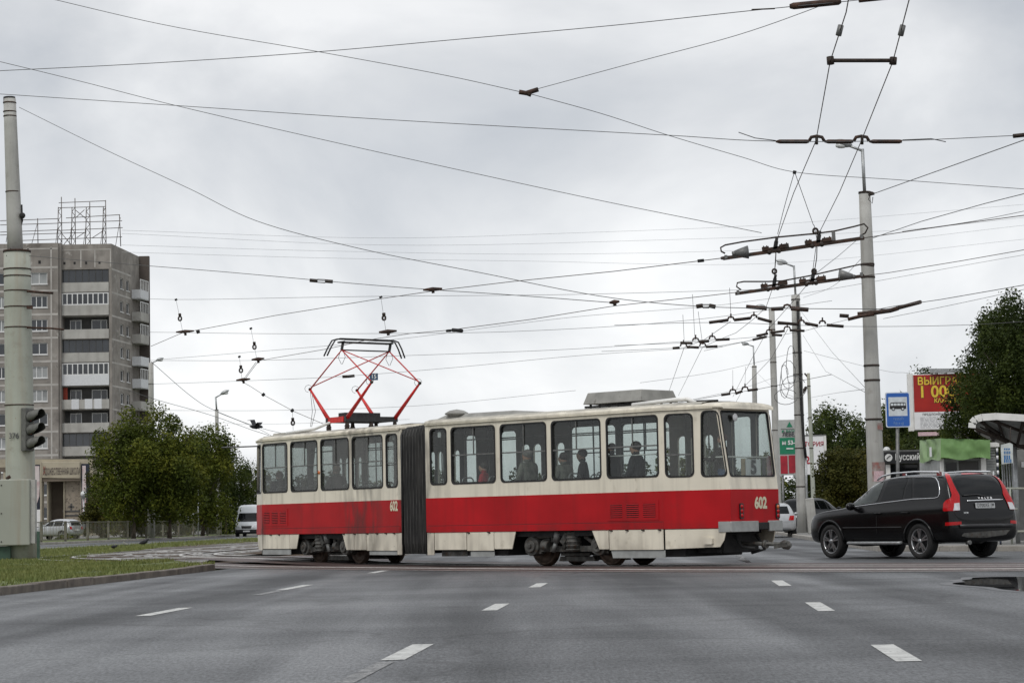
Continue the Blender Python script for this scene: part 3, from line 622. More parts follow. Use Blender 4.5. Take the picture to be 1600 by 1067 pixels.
# ---- near side openings, measured on the side plane
def span(S, x0, x1, y=715): a, b = S.u(x0, y), S.u(x1, y); return (min(a, b), max(a, b))
near_R = [span(R_, 672, 698)] + [span(R_, *q) for q in ((705, 774), (782, 854), (862, 939), (948, 1029))]
near_L = [span(L_, 603, 621)] + [span(L_, *q) for q in ((550, 598), (501, 545), (454, 496), (410, 449))]
UMR = S_R = R_.u(1037, 800); UML = L_.u(409.5, 800)
def build_section(S, UM, near, tau, TLn, rear):
    UE = UM + TLn * math.cos(tau); vin = TLn * math.sin(tau)
    # near wall
    holes = [rrect(a, b, WB, WT, 0.10) for a, b in near]
    rib_wall(S, 'side_wall', 0.0, UM, 0.0, holes, 1, TR)
    for i, (a, b) in enumerate(near):
        bars = win_bars(a, b, 0.5 if rear else 0.5) if b - a > 0.8 else ([(a + 0.02, b - 0.02, 2.3, 2.325)] if not rear else ())
        o = gasket('window', rrect(a, b, WB, WT, 0.10), lambda p, q, d: S.f(p, d, q), TR, 'tram_glass_dirty' if not rear else 'tram_glass', bars)
    # far wall with doors
    if rear: far_w = [near[0], near[2], near[3]]; doors = [(near[1][0] - 0.02, near[1][1] + 0.05), (near[4][0], near[4][1] + 0.06)]
    else: far_w = [near[0], near[2], near[3]]; doors = [(near[1][0], near[1][1] + 0.05), (near[4][0], near[4][1])]
    fh = [rrect(a, b, WB, WT, 0.10) for a, b in far_w]; dl = []
    for a, b in doors:
        w = (b - a) / 4
        for k in range(4): dl.append(rrect(a + w * k + 0.06, a + w * (k + 1) - 0.06, 1.05, 2.62, 0.09))
    rib_wall(S, 'side_wall', 0.0, UM, 2.2, fh + dl, -1, TR)
    for a, b in far_w: gasket('window', rrect(a, b, WB, WT, 0.10), lambda p, q, d: S.f(p, 2.2 - d, q), TR, 'tram_glass', win_bars(a, b) if b - a > 0.8 else ())
    for a, b in doors:
        dm = MB(); w = (b - a) / 4
        for k in range(5): x_ = a + w * k; dm.panel([(x_ - 0.012, BAND0 - 0.3), (x_ + 0.012, BAND0 - 0.3), (x_ + 0.012, 2.75), (x_ - 0.012, 2.75)], [], lambda p, q, t: S.f(p, 2.204 + t, q), 0.02)
        dm.panel([(a, 2.75), (b, 2.75), (b, 2.78), (a, 2.78)], [], lambda p, q, t: S.f(p, 2.204 + t, q), 0.03)
        do = dm.build('door', 'rubber', TR)
        g = MB()
        for k in range(4): g.panel(rrect(a + w * k + 0.06, a + w * (k + 1) - 0.06, 1.05, 2.62, 0.09), [], lambda p, q, t: S.f(p, 2.17 - t, q), 0.004)
        g.build('pane', 'tram_glass', do)
    # tapering end walls
    ct, st = math.cos(tau), math.sin(tau)
    for side in (0, 1):
        fv = (lambda a, d: a * st + d * ct) if side == 0 else (lambda a, d: 2.2 - a * st - d * ct)
        g = lambda a, b, d, fv=fv: S.f(UM + a * ct - d * st * 1.0, fv(a, d), b)
        outer = [(0, BAND0), (TLn, BAND0), (TLn, 1.478), (TLn - 0.225, CAN), (0, CAN)]
        if rear: hs = [rrect(0.06, 0.675, WB - 0.02, WT, 0.11), rpoly([(0.825, WB - 0.03), (TLn - 0.045, WB - 0.03), (TLn - 0.215, WT + 0.03), (0.855, WT + 0.03)], 0.11)]
        else: hs = [rpoly([(0.1, WB), (TLn - 0.06, WB), (TLn - 0.2, WT), (0.1, WT)], 0.1)]
        mb = MB(); mb.back = 1; mb.panel(outer, hs, g, 0.05); mb.build('corner_wall', ['cream_paint', 'int_shaded_panel'], TR)
        for i, h in enumerate(hs):
            gasket('window', h, g, TR, 'tram_glass', [(0.08, 0.655, 2.155, 2.185)] if (rear and i == 0 and side == 0) else (), w=0.024)
        rb = MB(); rb.panel([(-0.004, BAND0), (TLn + 0.004, BAND0), (TLn + 0.004, BAND1), (-0.004, BAND1)], [], lambda a, b, d: g(a, b, -0.005 + d), 0.004); rb.build('red_band', 'red_paint', TR)
        rb = MB(); rb.panel([(0, BAND0 - 0.01), (TLn, BAND0 - 0.01), (TLn, 0.872), (0, 0.872)], [], lambda a, b, d: g(a, b, -0.014 + d), 0.008); rb.build('rub_strip', 'red_paint', TR)
        sk = MB(); sk.panel([(0.02, BAND0 - 0.02), (TLn - 0.1, BAND0 - 0.02), (TLn - 0.16, 0.5), (TLn - 0.25, 0.375), (0.02, 0.345)], [], lambda a, b, d: g(a, b, 0.0 + d), 0.02); sk.build('skirt_panel', 'cream_paint', TR)
    # end wall: upright below, leaning in above the waist
    v0, v1 = vin, 2.2 - vin
    E0 = lambda a, b, d: S.f(UE - d, a, b)
    mb = MB(); mb.back = 1; mb.panel([(v0, BAND0), (v1, BAND0), (v1, 1.478), (v0, 1.478)], [], E0, 0.05)
    H = CAN - 1.478; du = 0.225 * ct; dv = 0.225 * st
    def E1(a, b, d):                       # a across -1..1, b height
        t = (b - 1.478) / H; hw = (v1 - v0) / 2 + dv * t; return S.f(UE - du * t - d, 1.1 + a * hw, b)
    hole = rpoly([(-0.925, WB - 0.035), (0.93, WB - 0.035), (0.93, WT + 0.03), (-0.925, WT + 0.03)], 0.09)
    mb.panel([(-1, 1.478), (1, 1.478), (1, CAN), (-1, CAN)], [hole], E1, 0.05)
    mb.build('end_wall', ['cream_paint', 'int_shaded_panel'], TR)
    gasket('end_window', hole, E1, TR, 'tram_glass', (), w=0.022)
    rb = MB(); rb.panel([(v0, BAND0), (v1, BAND0), (v1, BAND1), (v0, BAND1)], [], lambda a, b, d: E0(a, b, -0.005 + d), 0.004); rb.build('red_band', 'red_paint', TR)
    # red band along both sides and its raised lower strip
    for v, sgn in ((0.0, 1), (2.2, -1)):
        rb = MB(); rb.panel([(0, BAND0), (UM, BAND0), (UM, BAND1), (0, BAND1)], [], lambda a, b, d: S.f(a, v + sgn * (-0.005 + d), b), 0.004); rb.build('red_band', 'red_paint', TR)
        rs_ = MB(); rs_.panel([(0.06, BAND0 - 0.01), (UM, BAND0 - 0.01), (UM, 0.872), (0.06, 0.872)], [], lambda a, b, d: S.f(a, v + sgn * (-0.014 + d), b), 0.008)
        o = rs_.build('rub_strip', 'red_paint', TR)
        ln_ = MB(); ln_.panel([(0.06, 0.8725), (UM, 0.8725), (UM, 0.881), (0.06, 0.881)], [], lambda a, b, d: S.f(a, v + sgn * (-0.010 + d), b), 0.004); ln_.build('seam', 'rubber', o)
    # roof: rounded shell
    prof = [(-1.025, 3.045), (-1.03, 3.09), (-1.005, 3.125), (-0.93, 3.15), (-0.8, 3.168), (-0.55, 3.185), (-0.25, 3.193), (0, 3.195)]
    prof = prof + [(-a, b) for a, b in prof[-2::-1]]
    mb = MB(); mb.smooth = True; vs = []; st_ = [(0.0, 1.1, 0), (UM, 1.1, 0), (UM + 0.3, 1.1 - 0.3 * math.tan(tau), 0), (UE - 0.35, 1.1 - vin + 0.35 * st, -0.01), (UE - 0.12, 1.1 - vin + 0.06, -0.03), (UE - 0.09, 1.1 - vin + 0.03, -0.11)]
    for u_, hw, dz in st_:
        for a, b in prof: vs.append(S.f(u_, 1.1 + a * hw, max(b + dz * (1 if b > 3.12 else 0.15), 3.03)))
    k = len(prof); fs = [(i * k + j, i * k + j + 1, (i + 1) * k + j + 1, (i + 1) * k + j) for i in range(len(st_) - 1) for j in range(k - 1)]
    fs.append(tuple(range((len(st_) - 1) * k, len(st_) * k))); fs.append(tuple(range(k))[::-1])
    for i in range(len(st_) - 1): fs.append((i * k, (i + 1) * k, (i + 1) * k + k - 1, i * k + k - 1))
    mb.add(vs, fs); o = mb.build('roof', 'cream_paint' , TR)
    # darker weathered deck strip on top of the roof
    mb = MB(); vs = []
    sts = ((0.05, 1.1), (UM, 1.1), (UE - 0.55, 1.1 - vin + 0.16))
    pr2 = [(-0.965, 3.12), (-0.94, 3.16), (-0.7, 3.195), (0, 3.21), (0.7, 3.195), (0.94, 3.16), (0.965, 3.12)]
    for u_, hw in sts:
        for a, b in pr2: vs.append(S.f(u_, 1.1 + a * hw, b))
    mb.smooth = True; mb.add(vs, [(i * 7 + j, i * 7 + j + 1, (i + 1) * 7 + j + 1, (i + 1) * 7 + j) for i in range(2) for j in range(6)]); mb.build('roof_cover', 'roof_grey', TR)
    # rain gutter
    mb = MB(); mb.tube([S.f(0.02, -0.03, 3.045), S.f(UM, -0.03, 3.045), S.f(UE - 0.3, vin - 0.11, 3.045)], 0.012, 5); mb.build('gutter', 'cream_paint', TR)
    # floor, lining, ceiling
    mb = MB(); mb.panel([(0.0, 0.06), (UM, 0.06), (UE - 0.06, vin + 0.06), (UE - 0.06, 2.14 - vin), (UM, 2.14), (0.0, 2.14)], [], lambda a, b, t: S.f(a, b, 0.86 + t), 0.05); mb.build('floor', 'int_floor', TR)
    mb = MB(); mb.panel([(0.0, 0.06), (UM, 0.06), (UE - 0.3, vin + 0.02), (UE - 0.3, 2.18 - vin), (UM, 2.14), (0.0, 2.14)], [], lambda a, b, t: S.f(a, b, 3.0 + t), 0.03); mb.build('ceiling', 'int_shaded_panel', TR)
    mb = MB(); mb.panel([(0.0, 0.12), (UM, 0.12), (UE - 0.35, vin + 0.12), (UE - 0.35, 2.08 - vin), (UM, 2.08), (0.0, 2.08)], [], lambda a, b, t: S.f(a, b, 0.62 + t), 0.22); mb.build('underframe', 'soot', TR)
    return UE, vin
UER, VIR = build_section(R_, UMR, near_R, rad(14), 1.43, True)
UEL, VIL = build_section(L_, UML, near_L, rad(21), 0.95, False)
# soot blown over the front section beside the articulation, road dirt along the skirts
for px, r_ in ((574, 1.0), (548, 0.45), (631, 0.5), (409, 0.35)):
    c_ = L_.f(L_.u(px), 0, 1)
    for mn, am in (('red_paint', 0.7), ('cream_paint', 0.55)): stain(mn, c_, r_ * 0.15, r_, (0.035, 0.028, 0.026), am)
c_ = R_.f(0.0, 0, 1); stain('cream_paint', c_, 0.05, 0.5, (0.06, 0.05, 0.045), 0.6)
stain('cream_paint', None, 0.25, 0.78, (0.16, 0.13, 0.10), 0.55, nscale=2.2, aniso=0.5); stain('cream_paint', None, 3.22, 3.0, (0.13, 0.12, 0.11), 0.7, nscale=3.0, aniso=3); stain('red_paint', None, 0.72, 0.95, (0.10, 0.02, 0.02), 0.5, nscale=2.5, aniso=0.6)
# ---- skirts, measured on the side plane
def quad_skirt(S, pts, mat_='cream_paint', v=0.0, name='skirt_panel', lugs=()):
    mb = MB(); poly = [(S.u(px, 845, v), z) for px, z in pts]
    mb.panel(poly, [], lambda a, b, t: S.f(a, v + t, b), 0.02)
    o = bevel(mb.build(name, mat_, TR), 0.004, 1)
    for px in lugs:
        u_ = S.u(px, 835); hb = MB(); c_ = S.f(u_, v - 0.012, 0.715); hb.tube([c_ + Vector((-0.04, 0, 0.015)), c_ + Vector((0.04, 0, -0.01))], 0.017, 6); hb.build('hinge', 'rust_dark', o)
    return o
T_ = BAND0 - 0.016
quad_skirt(R_, [(667.6, T_), (678, T_), (678, 0.25), (667.6, 0.25)])
quad_skirt(R_, [(679, T_), (728.6, T_), (728.6, 0.36), (679, 0.36)])
quad_skirt(R_, [(729.6, T_), (771.3, T_), (771.3, 0.34), (729.6, 0.34)], v=-0.006, lugs=(733, 765))
quad_skirt(R_, [(772.2, T_), (806, T_), (800, 0.37), (772.2, 0.37)])
quad_skirt(R_, [(925, T_), (951, T_), (951, 0.35), (936, 0.35)])
quad_skirt(R_, [(952, T_), (1036.5, T_), (1036.5, 0.335), (952, 0.335)], v=-0.006, lugs=(956, 981, 1006, 1032))
quad_skirt(R_, [(954.5, 0.325), (1039, 0.325), (1039, 0.175), (957, 0.175)], 'bumper_grey', v=0.02, name='lower_skirt')
quad_skirt(R_, [(735, 0.325), (772, 0.325), (772, 0.215), (735, 0.215)], 'bumper_grey', v=0.02, name='lower_skirt')
quad_skirt(R_, [(690, 0.33), (730, 0.33), (730, 0.22), (690, 0.22)], 'grime_metal', v=0.12, name='resistor_box')
quad_skirt(L_, [(410, T_), (452, T_), (452, 0.38), (410, 0.38)], lugs=(424, 437))
quad_skirt(L_, [(452.6, T_), (467, T_), (463, 0.38), (452.6, 0.38)])
quad_skirt(L_, [(410, 0.365), (454, 0.365), (454, 0.235), (410, 0.235)], 'bumper_grey', v=0.02, name='lower_skirt')
quad_skirt(L_, [(535, T_), (553, T_), (553, 0.35), (541, 0.35)], lugs=(538,))
quad_skirt(L_, [(553.6, T_), (572, T_), (572, 0.35), (553.6, 0.35)], lugs=(555,))
quad_skirt(L_, [(572.7, T_), (620, T_), (620, 0.335), (572.7, 0.335)], lugs=(575, 590, 604, 617))
quad_skirt(L_, [(620.7, T_), (627.6, T_), (627.6, 0.24), (620.7, 0.24)])
quad_skirt(L_, [(577, 0.325), (620, 0.325), (620, 0.235), (577, 0.235)], 'bumper_grey', v=0.02, name='lower_skirt')
# far side skirts, plain
for S, UM in ((R_, UMR), (L_, UML)):
    for a, b in ((0.05, 2.3), (4.9, UM - 0.02)):
        mb = MB(); mb.panel([(a, T_), (b, T_), (b, 0.35), (a, 0.35)], [], lambda p, q, t: S.f(p, 2.2 - t, q), 0.02); mb.build('skirt_panel', 'cream_paint', TR)
# equipment boxes hung between the bogies and the ends
def ubox(S, u0, u1, v0, v1, z0, z1, m_='soot', name='equipment_box'):
    mb = MB(); mb.panel([(u0, v0), (u1, v0), (u1, v1), (u0, v1)], [], lambda a, b, t: S.f(a, b, z0 + t), z1 - z0); return bevel(mb.build(name, m_, TR), 0.02, 2)
ubox(R_, 0.35, 2.3, 0.15, 2.05, 0.23, 0.63); ubox(R_, 5.35, UMR + 0.35, 0.2, 2.0, 0.19, 0.63)
ubox(R_, UMR + 0.36, UER - 0.35, 0.55, 1.65, 0.25, 0.63)
ubox(L_, 0.3, 1.6, 0.15, 2.05, 0.25, 0.63); ubox(L_, 5.0, UML + 0.5, 0.25, 1.9, 0.24, 0.63)
# ---- louvres
def louvre(S, x0, x1, z0, z1):
    a, b = sorted((S.u(x0), S.u(x1))); w = (b - a); fr = MB(); hs = []
    cols = [(a + w * (0.04 + 0.335 * k), a + w * (0.04 + 0.335 * k) + w * 0.25) for k in range(3)]
    hs = [rrect(p, q, z0 + 0.04, z1 - 0.04, 0.01, 1) for p, q in cols]
    fr.panel([(a - 0.03, z0 - 0.02), (b + 0.03, z0 - 0.02), (b + 0.03, z1 + 0.02), (a - 0.03, z1 + 0.02)], hs, lambda p, q, t: S.f(p, -0.014 + t, q), 0.009)
    o = fr.build('louvre_panel', 'red_paint', TR)
    bk = MB()
    for p, q in cols: bk.panel([(p, z0 + 0.04), (q, z0 + 0.04), (q, z1 - 0.04), (p, z1 - 0.04)], [], lambda s_, t_, t: S.f(s_, -0.0058 + t, t_), 0.0005)
    bk.build('louvre_gap', 'soot', o)
    sl = MB(); n = 7; h = (z1 - z0 - 0.08) / n
    for p, q in cols:
        for k in range(n):
            zc = z0 + 0.04 + h * (k + 0.5); sl.add([S.f(p, -0.007, zc + h * 0.42), S.f(q, -0.007, zc + h * 0.42), S.f(q, -0.022, zc - h * 0.1), S.f(p, -0.022, zc - h * 0.1), S.f(q, -0.007, zc - h * 0.12), S.f(p, -0.007, zc - h * 0.12)], [(0, 1, 2, 3), (3, 2, 4, 5)])
    sl.build('slat', 'red_paint', o)
louvre(R_, 951, 1028, 0.93, 1.29); louvre(L_, 411, 449, 0.96, 1.33)
# ---- numbers
def tram_text(S, body, size, u, v, z, fmap, bold, sx, m_='white_paint', name='fleet_number'):
    return text_mb(body, size, fmap, bold, sx).build(name, mat('number_cream', (0.62, 0.58, 0.42), 0.6, var=0.15, scale=18, spots=((0.4, 0.08, 0.06), 16, 0.62, 0.1)), TR, fix=False)
u6 = L_.u(616); z6 = PL(616, 791, BL, -aL)[1]
tram_text(L_, '602', 0.30, 0, 0, 0, lambda a, b, d: L_.f(u6 - a, -0.010, z6 + b), 0.012, 0.72)
v6 = PL(1188, 786, R_.B + R_.d * UER, nR)[0]; z6r = PL(1188, 786, R_.B + R_.d * UER, nR)[1]
tram_text(R_, '602', 0.30, 0, 0, 0, lambda a, b, d: R_.f(UER + 0.011, v6 + a, z6r + b), 0.014, 0.86)
# ---- rear end: lamps, bumper, coupler
CE = R_.B + R_.d * UER
for px, m_ in ((1157.5, 'lamp_red'), (1214, 'lamp_red')):
    vv, zz_ = PL(px, 798, CE, nR); h = 0.15
    mb = MB(); mb.panel(rrect(vv - 0.055, vv + 0.055, zz_ - h, zz_ + h, 0.03, 3), [], lambda a, b, t: R_.f(UER + 0.006 + t, a, b), 0.025); o = mb.build('tail_lamp', 'black_paint', TR)
    for k, (dz, mm_) in enumerate(((0.085, 'lamp_orange' if px > 1200 else 'lamp_red'), (-0.005, 'lamp_red'), (-0.09, 'lamp_red'))):
        l = MB(); l.lathe([(0.001, 0.018), (0.02, 0.016), (0.036, 0.008), (0.04, 0)], R_.f(UER + 0.031, vv, zz_ + dz), (aR.x, aR.y, 0), 14); l.build('lens', mm_, o)
def bump(v0, v1, m_='bumper_grey', z0=0.655, z1=0.86, name='bumper', d=0.05):
    mb = MB(); mb.panel([(v0, z0), (v1, z0), (v1, z1), (v0, z1)], [], lambda a, b, t: R_.f(UER + 0.006 + t, a, b), d); return bevel(mb.build(name, m_, TR), 0.02, 2)
vb = [PL(x_, 795, CE, nR)[0] for x_ in (1147, 1182, 1198, 1222)]
bump(VIR - 0.06, vb[1]); bump(vb[2], 2.2 - VIR + 0.06); bump(vb[1] + 0.003, vb[2] - 0.003, 'soot', 0.69, 0.83, 'bumper_mount', 0.06)
mb = MB(); mb.panel([(TLn_, z_) for TLn_, z_ in ((1.17, 0.66), (1.45, 0.66), (1.45, 0.86), (1.17, 0.86))], [], lambda a, b, t: R_.f(UMR + a * math.cos(rad(14)) + (0.02 - t) * math.sin(rad(14)), a * math.sin(rad(14)) - (0.02 - t) - 0.0, b), 0.02); mb.build('bumper', 'bumper_grey', TR)
zc = 0.97 - (851 - 804) / 82
mb = MB(); mb.tube([R_.f(UER - 0.7, 1.1, 0.44), R_.f(UER + 0.65, 1.1, 0.40)], 0.04, 10); mb.tube([R_.f(UER + 0.2, 1.1, 0.405), R_.f(UER + 0.26, 1.1, 0.405)], 0.085, 10)
mb.tube([R_.f(UER + 0.60, 1.1, 0.40), R_.f(UER + 0.68, 1.1, 0.40), R_.f(UER + 0.78, 1.1, 0.38), R_.f(UER + 0.84, 1.1, 0.38)], [0.05, 0.09, 0.085, 0.03], 10)
mb.bar(R_.f(UER + 0.5, 1.02, 0.36), R_.f(UER + 0.8, 1.02, 0.40), 0.03, 0.08)
mb.build('coupler', 'grime_metal', TR)
mb = MB(); mb.tube([R_.f(UER - 0.3, 0.8, 0.6), R_.f(UER - 0.15, 0.85, 0.36), R_.f(UER + 0.1, 0.95, 0.33)], 0.03, 7); mb.tube([R_.f(UER - 0.3, 1.5, 0.6), R_.f(UER - 0.1, 1.5, 0.3), R_.f(UER - 0.35, 1.4, 0.24)], 0.035, 7)
mb.bar(R_.f(UER - 0.45, 0.5, 0.28), R_.f(UER - 0.4, 1.7, 0.28), 0.08, 0.06); mb.build('hose', 'soot', TR)
# folded side marker box and side reflector
mb = MB(); u_, z_ = R_.u(1112, 848), 0.49; q = 1.0
mb.panel(rrect(0.86, 1.05, 0.43, 0.55, 0.02, 2), [], lambda a, b, t: R_.f(UMR + a * math.cos(rad(14)) + 0.03 * math.sin(rad(14)), a * math.sin(rad(14)) - 0.06 + t, b), 0.06); mb.build('socket_box', 'cream_paint', TR)
mb = MB(); uu = L_.u(498.5, 738); zz_ = PL(498.5, 738, BL, -aL)[1]; mb.lathe([(0.001, 0.03), (0.03, 0.025), (0.05, 0)], L_.f(uu, -0.002, zz_), (-nL.x, -nL.y, 0), 12); mb.build('side_indicator', 'lamp_orange', TR)
# ---- bellows
rings = []; NB = 16
for i in range(NB + 1):
    t = i / NB; s_ = 0.15 if i % 2 else 0.0; ring = []
    for v, z in ((0.04, 0.27), (0.0, 0.5), (0.0, 2.88), (0.05, 3.02), (0.2, 3.10), (1.1, 3.15), (2.0, 3.10), (2.15, 3.02), (2.2, 2.88), (2.2, 0.5), (2.16, 0.27)):
        vv = 1.1 + (v - 1.1) * (1 - s_ / 1.1); zz_ = z - (s_ if z > 1 else 0) * 0.8
        a = L_.f(-0.0, vv, zz_); b = R_.f(0.0, vv, zz_); ring.append(a * (1 - t) + b * t)
    rings.append(ring)
mb = MB(); vs = [p for r in rings for p in r]; k = 11
mb.add(vs, [(i * k + j, i * k + j + 1, (i + 1) * k + j + 1, (i + 1) * k + j) for i in range(NB) for j in range(k - 1)]); BO_ = mb.build('bellows', 'bellows_rubber', TR, fix=False)
for i in range(2, NB, 2): mb = MB(); mb.tube([rings[i][j] for j in range(0, 4)], 0.009, 5); mb.build('fold_edge', mat('fold_worn', (0.055, 0.053, 0.05), 0.7, var=0.6, scale=2.5), BO_)
mb = MB(); mb.panel([(0, 0.3), (0, 1.9), (0.01, 1.9), (0.01, 0.3)], [], lambda a, b, t: L_.f(a, b, 0.87 + t), 0.02)
a, b, c, d = L_.f(0, 0.3, 0.9), L_.f(0, 1.9, 0.9), R_.f(0, 1.9, 0.9), R_.f(0, 0.3, 0.9); mb.add([a, b, c, d], [(0, 1, 2, 3)]); mb.build('gangway_floor', 'int_floor', TR)
for S in (L_, R_):
    mb = MB(); hoop = [(0.03, 0.25), (0.03, 2.92), (0.2, 3.08), (1.1, 3.13), (2.0, 3.08), (2.17, 2.92), (2.17, 0.25)]
    mb.tube([S.f(-0.015, v, z) for v, z in hoop], 0.028, 6); mb.build('bellows_frame', 'dark_trim', TR)
# ---- bogies
def wheel(S, u, v, sgn):
    mb = MB(); c = S.f(u, v, 0.365); ax = Vector((S.n.x, S.n.y, 0)) * sgn
    mb.lathe([(0.001, -0.05), (0.13, -0.05), (0.15, -0.02), (0.28, -0.015), (0.30, -0.045), (0.345, -0.05), (0.352, 0.03), (0.375, 0.04), (0.375, 0.06), (0.30, 0.065), (0.28, 0.03), (0.001, 0.03)], c, ax, 32)
    return mb
def bogie(S, px1, px2, wz=0.0):
    # axle positions read off the near wheels, which run 0.6 m inside the side plane
    ua, ub = sorted((S.u(px1, 876, 0.6), S.u(px2, 876, 0.6))); mid = (ua + ub) / 2
    h = 0.93; ua, ub = mid - h, mid + h
    F = MB(); f = S.f
    for v in (0.28, 1.92):
        s = 1 if v < 1 else -1
        F.bar(f(ua + 0.1, v, 0.36), f(ub - 0.1, v, 0.36), 0.09, 0.12)
        F.bar(f(ua + 0.15, v, 0.44), f(ua + 0.45, v, 0.60), 0.08, 0.08); F.bar(f(ub - 0.15, v, 0.44), f(ub - 0.45, v, 0.62), 0.08, 0.08)
        for u_ in (ua, ub):
            F.tube([f(u_, v - 0.12 * s, 0.42), f(u_, v + 0.16 * s, 0.42)], 0.20, 18); F.tube([f(u_, v - 0.17 * s, 0.42), f(u_, v - 0.11 * s, 0.42)], 0.13, 18); F.tube([f(u_, v - 0.20 * s, 0.42), f(u_, v - 0.15 * s, 0.42)], 0.05, 10)
            F.bar(f(u_ - 0.22, v, 0.36), f(u_ + 0.22, v, 0.34), 0.12, 0.16)
    o = F.build('bogie', 'grime_metal', TR); bevel(o, 0.01, 1)
    for v in (0.22, 1.98):
        m = MB(); m.tube([f(mid + 0.22, v, 0.30), f(mid + 0.22, v, 0.72)], 0.15, 16)
        for k in range(5): m.tube([f(mid + 0.22, v, 0.33 + k * 0.08), f(mid + 0.22, v, 0.36 + k * 0.08)], 0.165, 16)
        m.build('spring', 'grime_metal', o)
        m = MB(); m.tube([f(mid - 0.28, v - 0.08, 0.30), f(mid - 0.2, v - 0.08, 0.50)], 0.05, 10); m.tube([f(mid - 0.2, v - 0.08, 0.50), f(mid - 0.14, v - 0.08, 0.72)], 0.075, 10); m.build('damper', 'galv_dark', o)
        m = MB(); m.tube([f(mid - 0.95, v, 0.60), f(mid - 0.35, v, 0.62)], 0.035, 8); m.tube([f(mid - 1.0, v, 0.60), f(mid - 0.85, v, 0.60)], 0.07, 10); m.bar(f(mid - 0.38, v, 0.5), f(mid - 0.38, v, 0.7), 0.04, 0.05)
        m.tube([f(mid + 0.0, v - 0.05, 0.35), f(mid + 0.02, v - 0.05, 0.6)], 0.045, 8); m.bar(f(mid - 0.03, v - 0.05, 0.48), f(mid + 0.12, v - 0.05, 0.66), 0.12, 0.12)
        m.tube([f(mid - 0.62, v, 0.45), f(mid - 0.45, v, 0.42)], 0.12, 12); m.build('linkage', 'grime_metal', o)
        m = MB(); m.panel([(mid - 0.5, 0.1), (mid + 0.5, 0.1), (mid + 0.46, 0.2), (mid - 0.46, 0.2)], [], lambda a, b, t: f(a, (0.54 if v < 1 else 1.54) + t, b), 0.12); m.bar(f(mid - 0.4, v + (0.3 if v < 1 else -0.3), 0.24), f(mid + 0.4, v + (0.3 if v < 1 else -0.3), 0.24), 0.05, 0.05); m.build('track_brake', 'grime_metal', o)
    for u_ in (ua, ub):
        for v, sg in ((0.6, 1), (1.6, -1)): wheel(S, u_, v, sg).build('wheel', 'wheel_steel', o)
        m = MB(); m.tube([f(u_, 0.5, 0.365), f(u_, 1.7, 0.365)], 0.07, 10); m.build('axle', 'soot', o)
    m = MB(); m.panel([(ua + 0.45, 0.75), (ub - 0.45, 0.75), (ub - 0.45, 1.45), (ua + 0.45, 1.45)], [], lambda a, b, t: f(a, b, 0.22 + t), 0.35); m.build('motor', 'soot', o)
bogie(R_, 849, 962); bogie(L_, 504, 560)
# ---- roof gear on the rear section
u0, u1 = R_.u(924, 640, 0.55), R_.u(1049, 640, 0.55)
u0, _z = PL(912, 636, R_.B, R_.d, 0.45, R_.n); u1, _z2 = PL(1002, 632, R_.B, R_.d, 0.45, R_.n)
f = R_.f; zb, zt_ = 3.29, 3.53
mb = MB(); A = [(u0, 0.42), (u1, 0.42), (u1, 1.62), (u0, 1.62)]; Bq = [(u0 + 0.05, 0.52), (u1 - 0.05, 0.52), (u1 - 0.05, 1.52), (u0 + 0.05, 1.52)]
mb.add([f(a, b, zb) for a, b in A] + [f(a, b, zt_) for a, b in Bq], [(3, 2, 1, 0), (0, 1, 5, 4), (1, 2, 6, 5), (2, 3, 7, 6), (3, 0, 4, 7), (4, 5, 6, 7)])
o = bevel(mb.build('roof_box', 'vent_grey', TR), 0.015, 2)
mb = MB()
for v_ in (0.5, 1.55): mb.bar(f(u0, v_, 3.20), f(u1, v_, 3.20), 0.05, 0.03)
mb.bar(f(u0 + 0.1, 0.5, 3.20), f(u0 + 0.1, 1.55, 3.20), 0.05, 0.02)
for k in range(6): uu = u0 + 0.15 + (u1 - u0 - 0.3) * k / 5; mb.bar(f(uu, 0.5, 3.17), f(uu, 0.5, 3.29), 0.05, 0.05); mb.bar(f(uu, 1.55, 3.17), f(uu, 1.55, 3.29), 0.05, 0.05)
mb.bar(f(u0, 0.5, 3.24), f(u1, 0.5, 3.24), 0.05, 0.04); mb.build('roof_box_feet', 'soot', o)
mb = MB(); ua_ = u1 - 0.3
mb.tube([f(u1 - 0.1, 0.30, 3.21), f(UMR + 0.1, 0.34, 3.26), f(UMR + 0.35, 0.40, 3.26), f(UMR + 0.5, 0.46, 3.18)], 0.04, 8); mb.build('cable_duct', 'white_paint', TR)
mb = MB(); mb.tube([f(UMR + 0.15, 0.62, 3.23), f(UER - 0.6, 0.8, 3.22)], 0.02, 6); mb.build('cable_duct', 'soot', TR)
um = R_.u(711, 650, 0.35)
mb = MB(); c = f(um, 0.4, 3.16); mb.lathe([(0.16, 0), (0.14, 0.08), (0.26, 0.11), (0.25, 0.14), (0.16, 0.19), (0.001, 0.22)], c, n=20); mb.build('roof_vent', 'vent_grey', TR)
ud0, ud1 = 0.05, R_.u(800, 655, 0.3)
mb = MB(); mb.smooth = False
q = [(0.0, 3.16, 0.35), (0.3, 3.28, 0.35), (2.3, 3.27, 0.35), (3.1, 3.19, 0.35)]
vs = [];
for u_, z_, v_ in q: vs += [f(u_, 0.25, 3.15), f(u_, 0.4, z_), f(u_, 1.8, z_), f(u_, 1.95, 3.15)]
mb.add(vs, [(4 * i + j, 4 * i + j + 1, 4 * i + 5 + j, 4 * i + 4 + j) for i in range(3) for j in range(3)] + [(0, 1, 2, 3), (12, 13, 14, 15)]); mb.build('roof_cowl', 'vent_grey', TR)
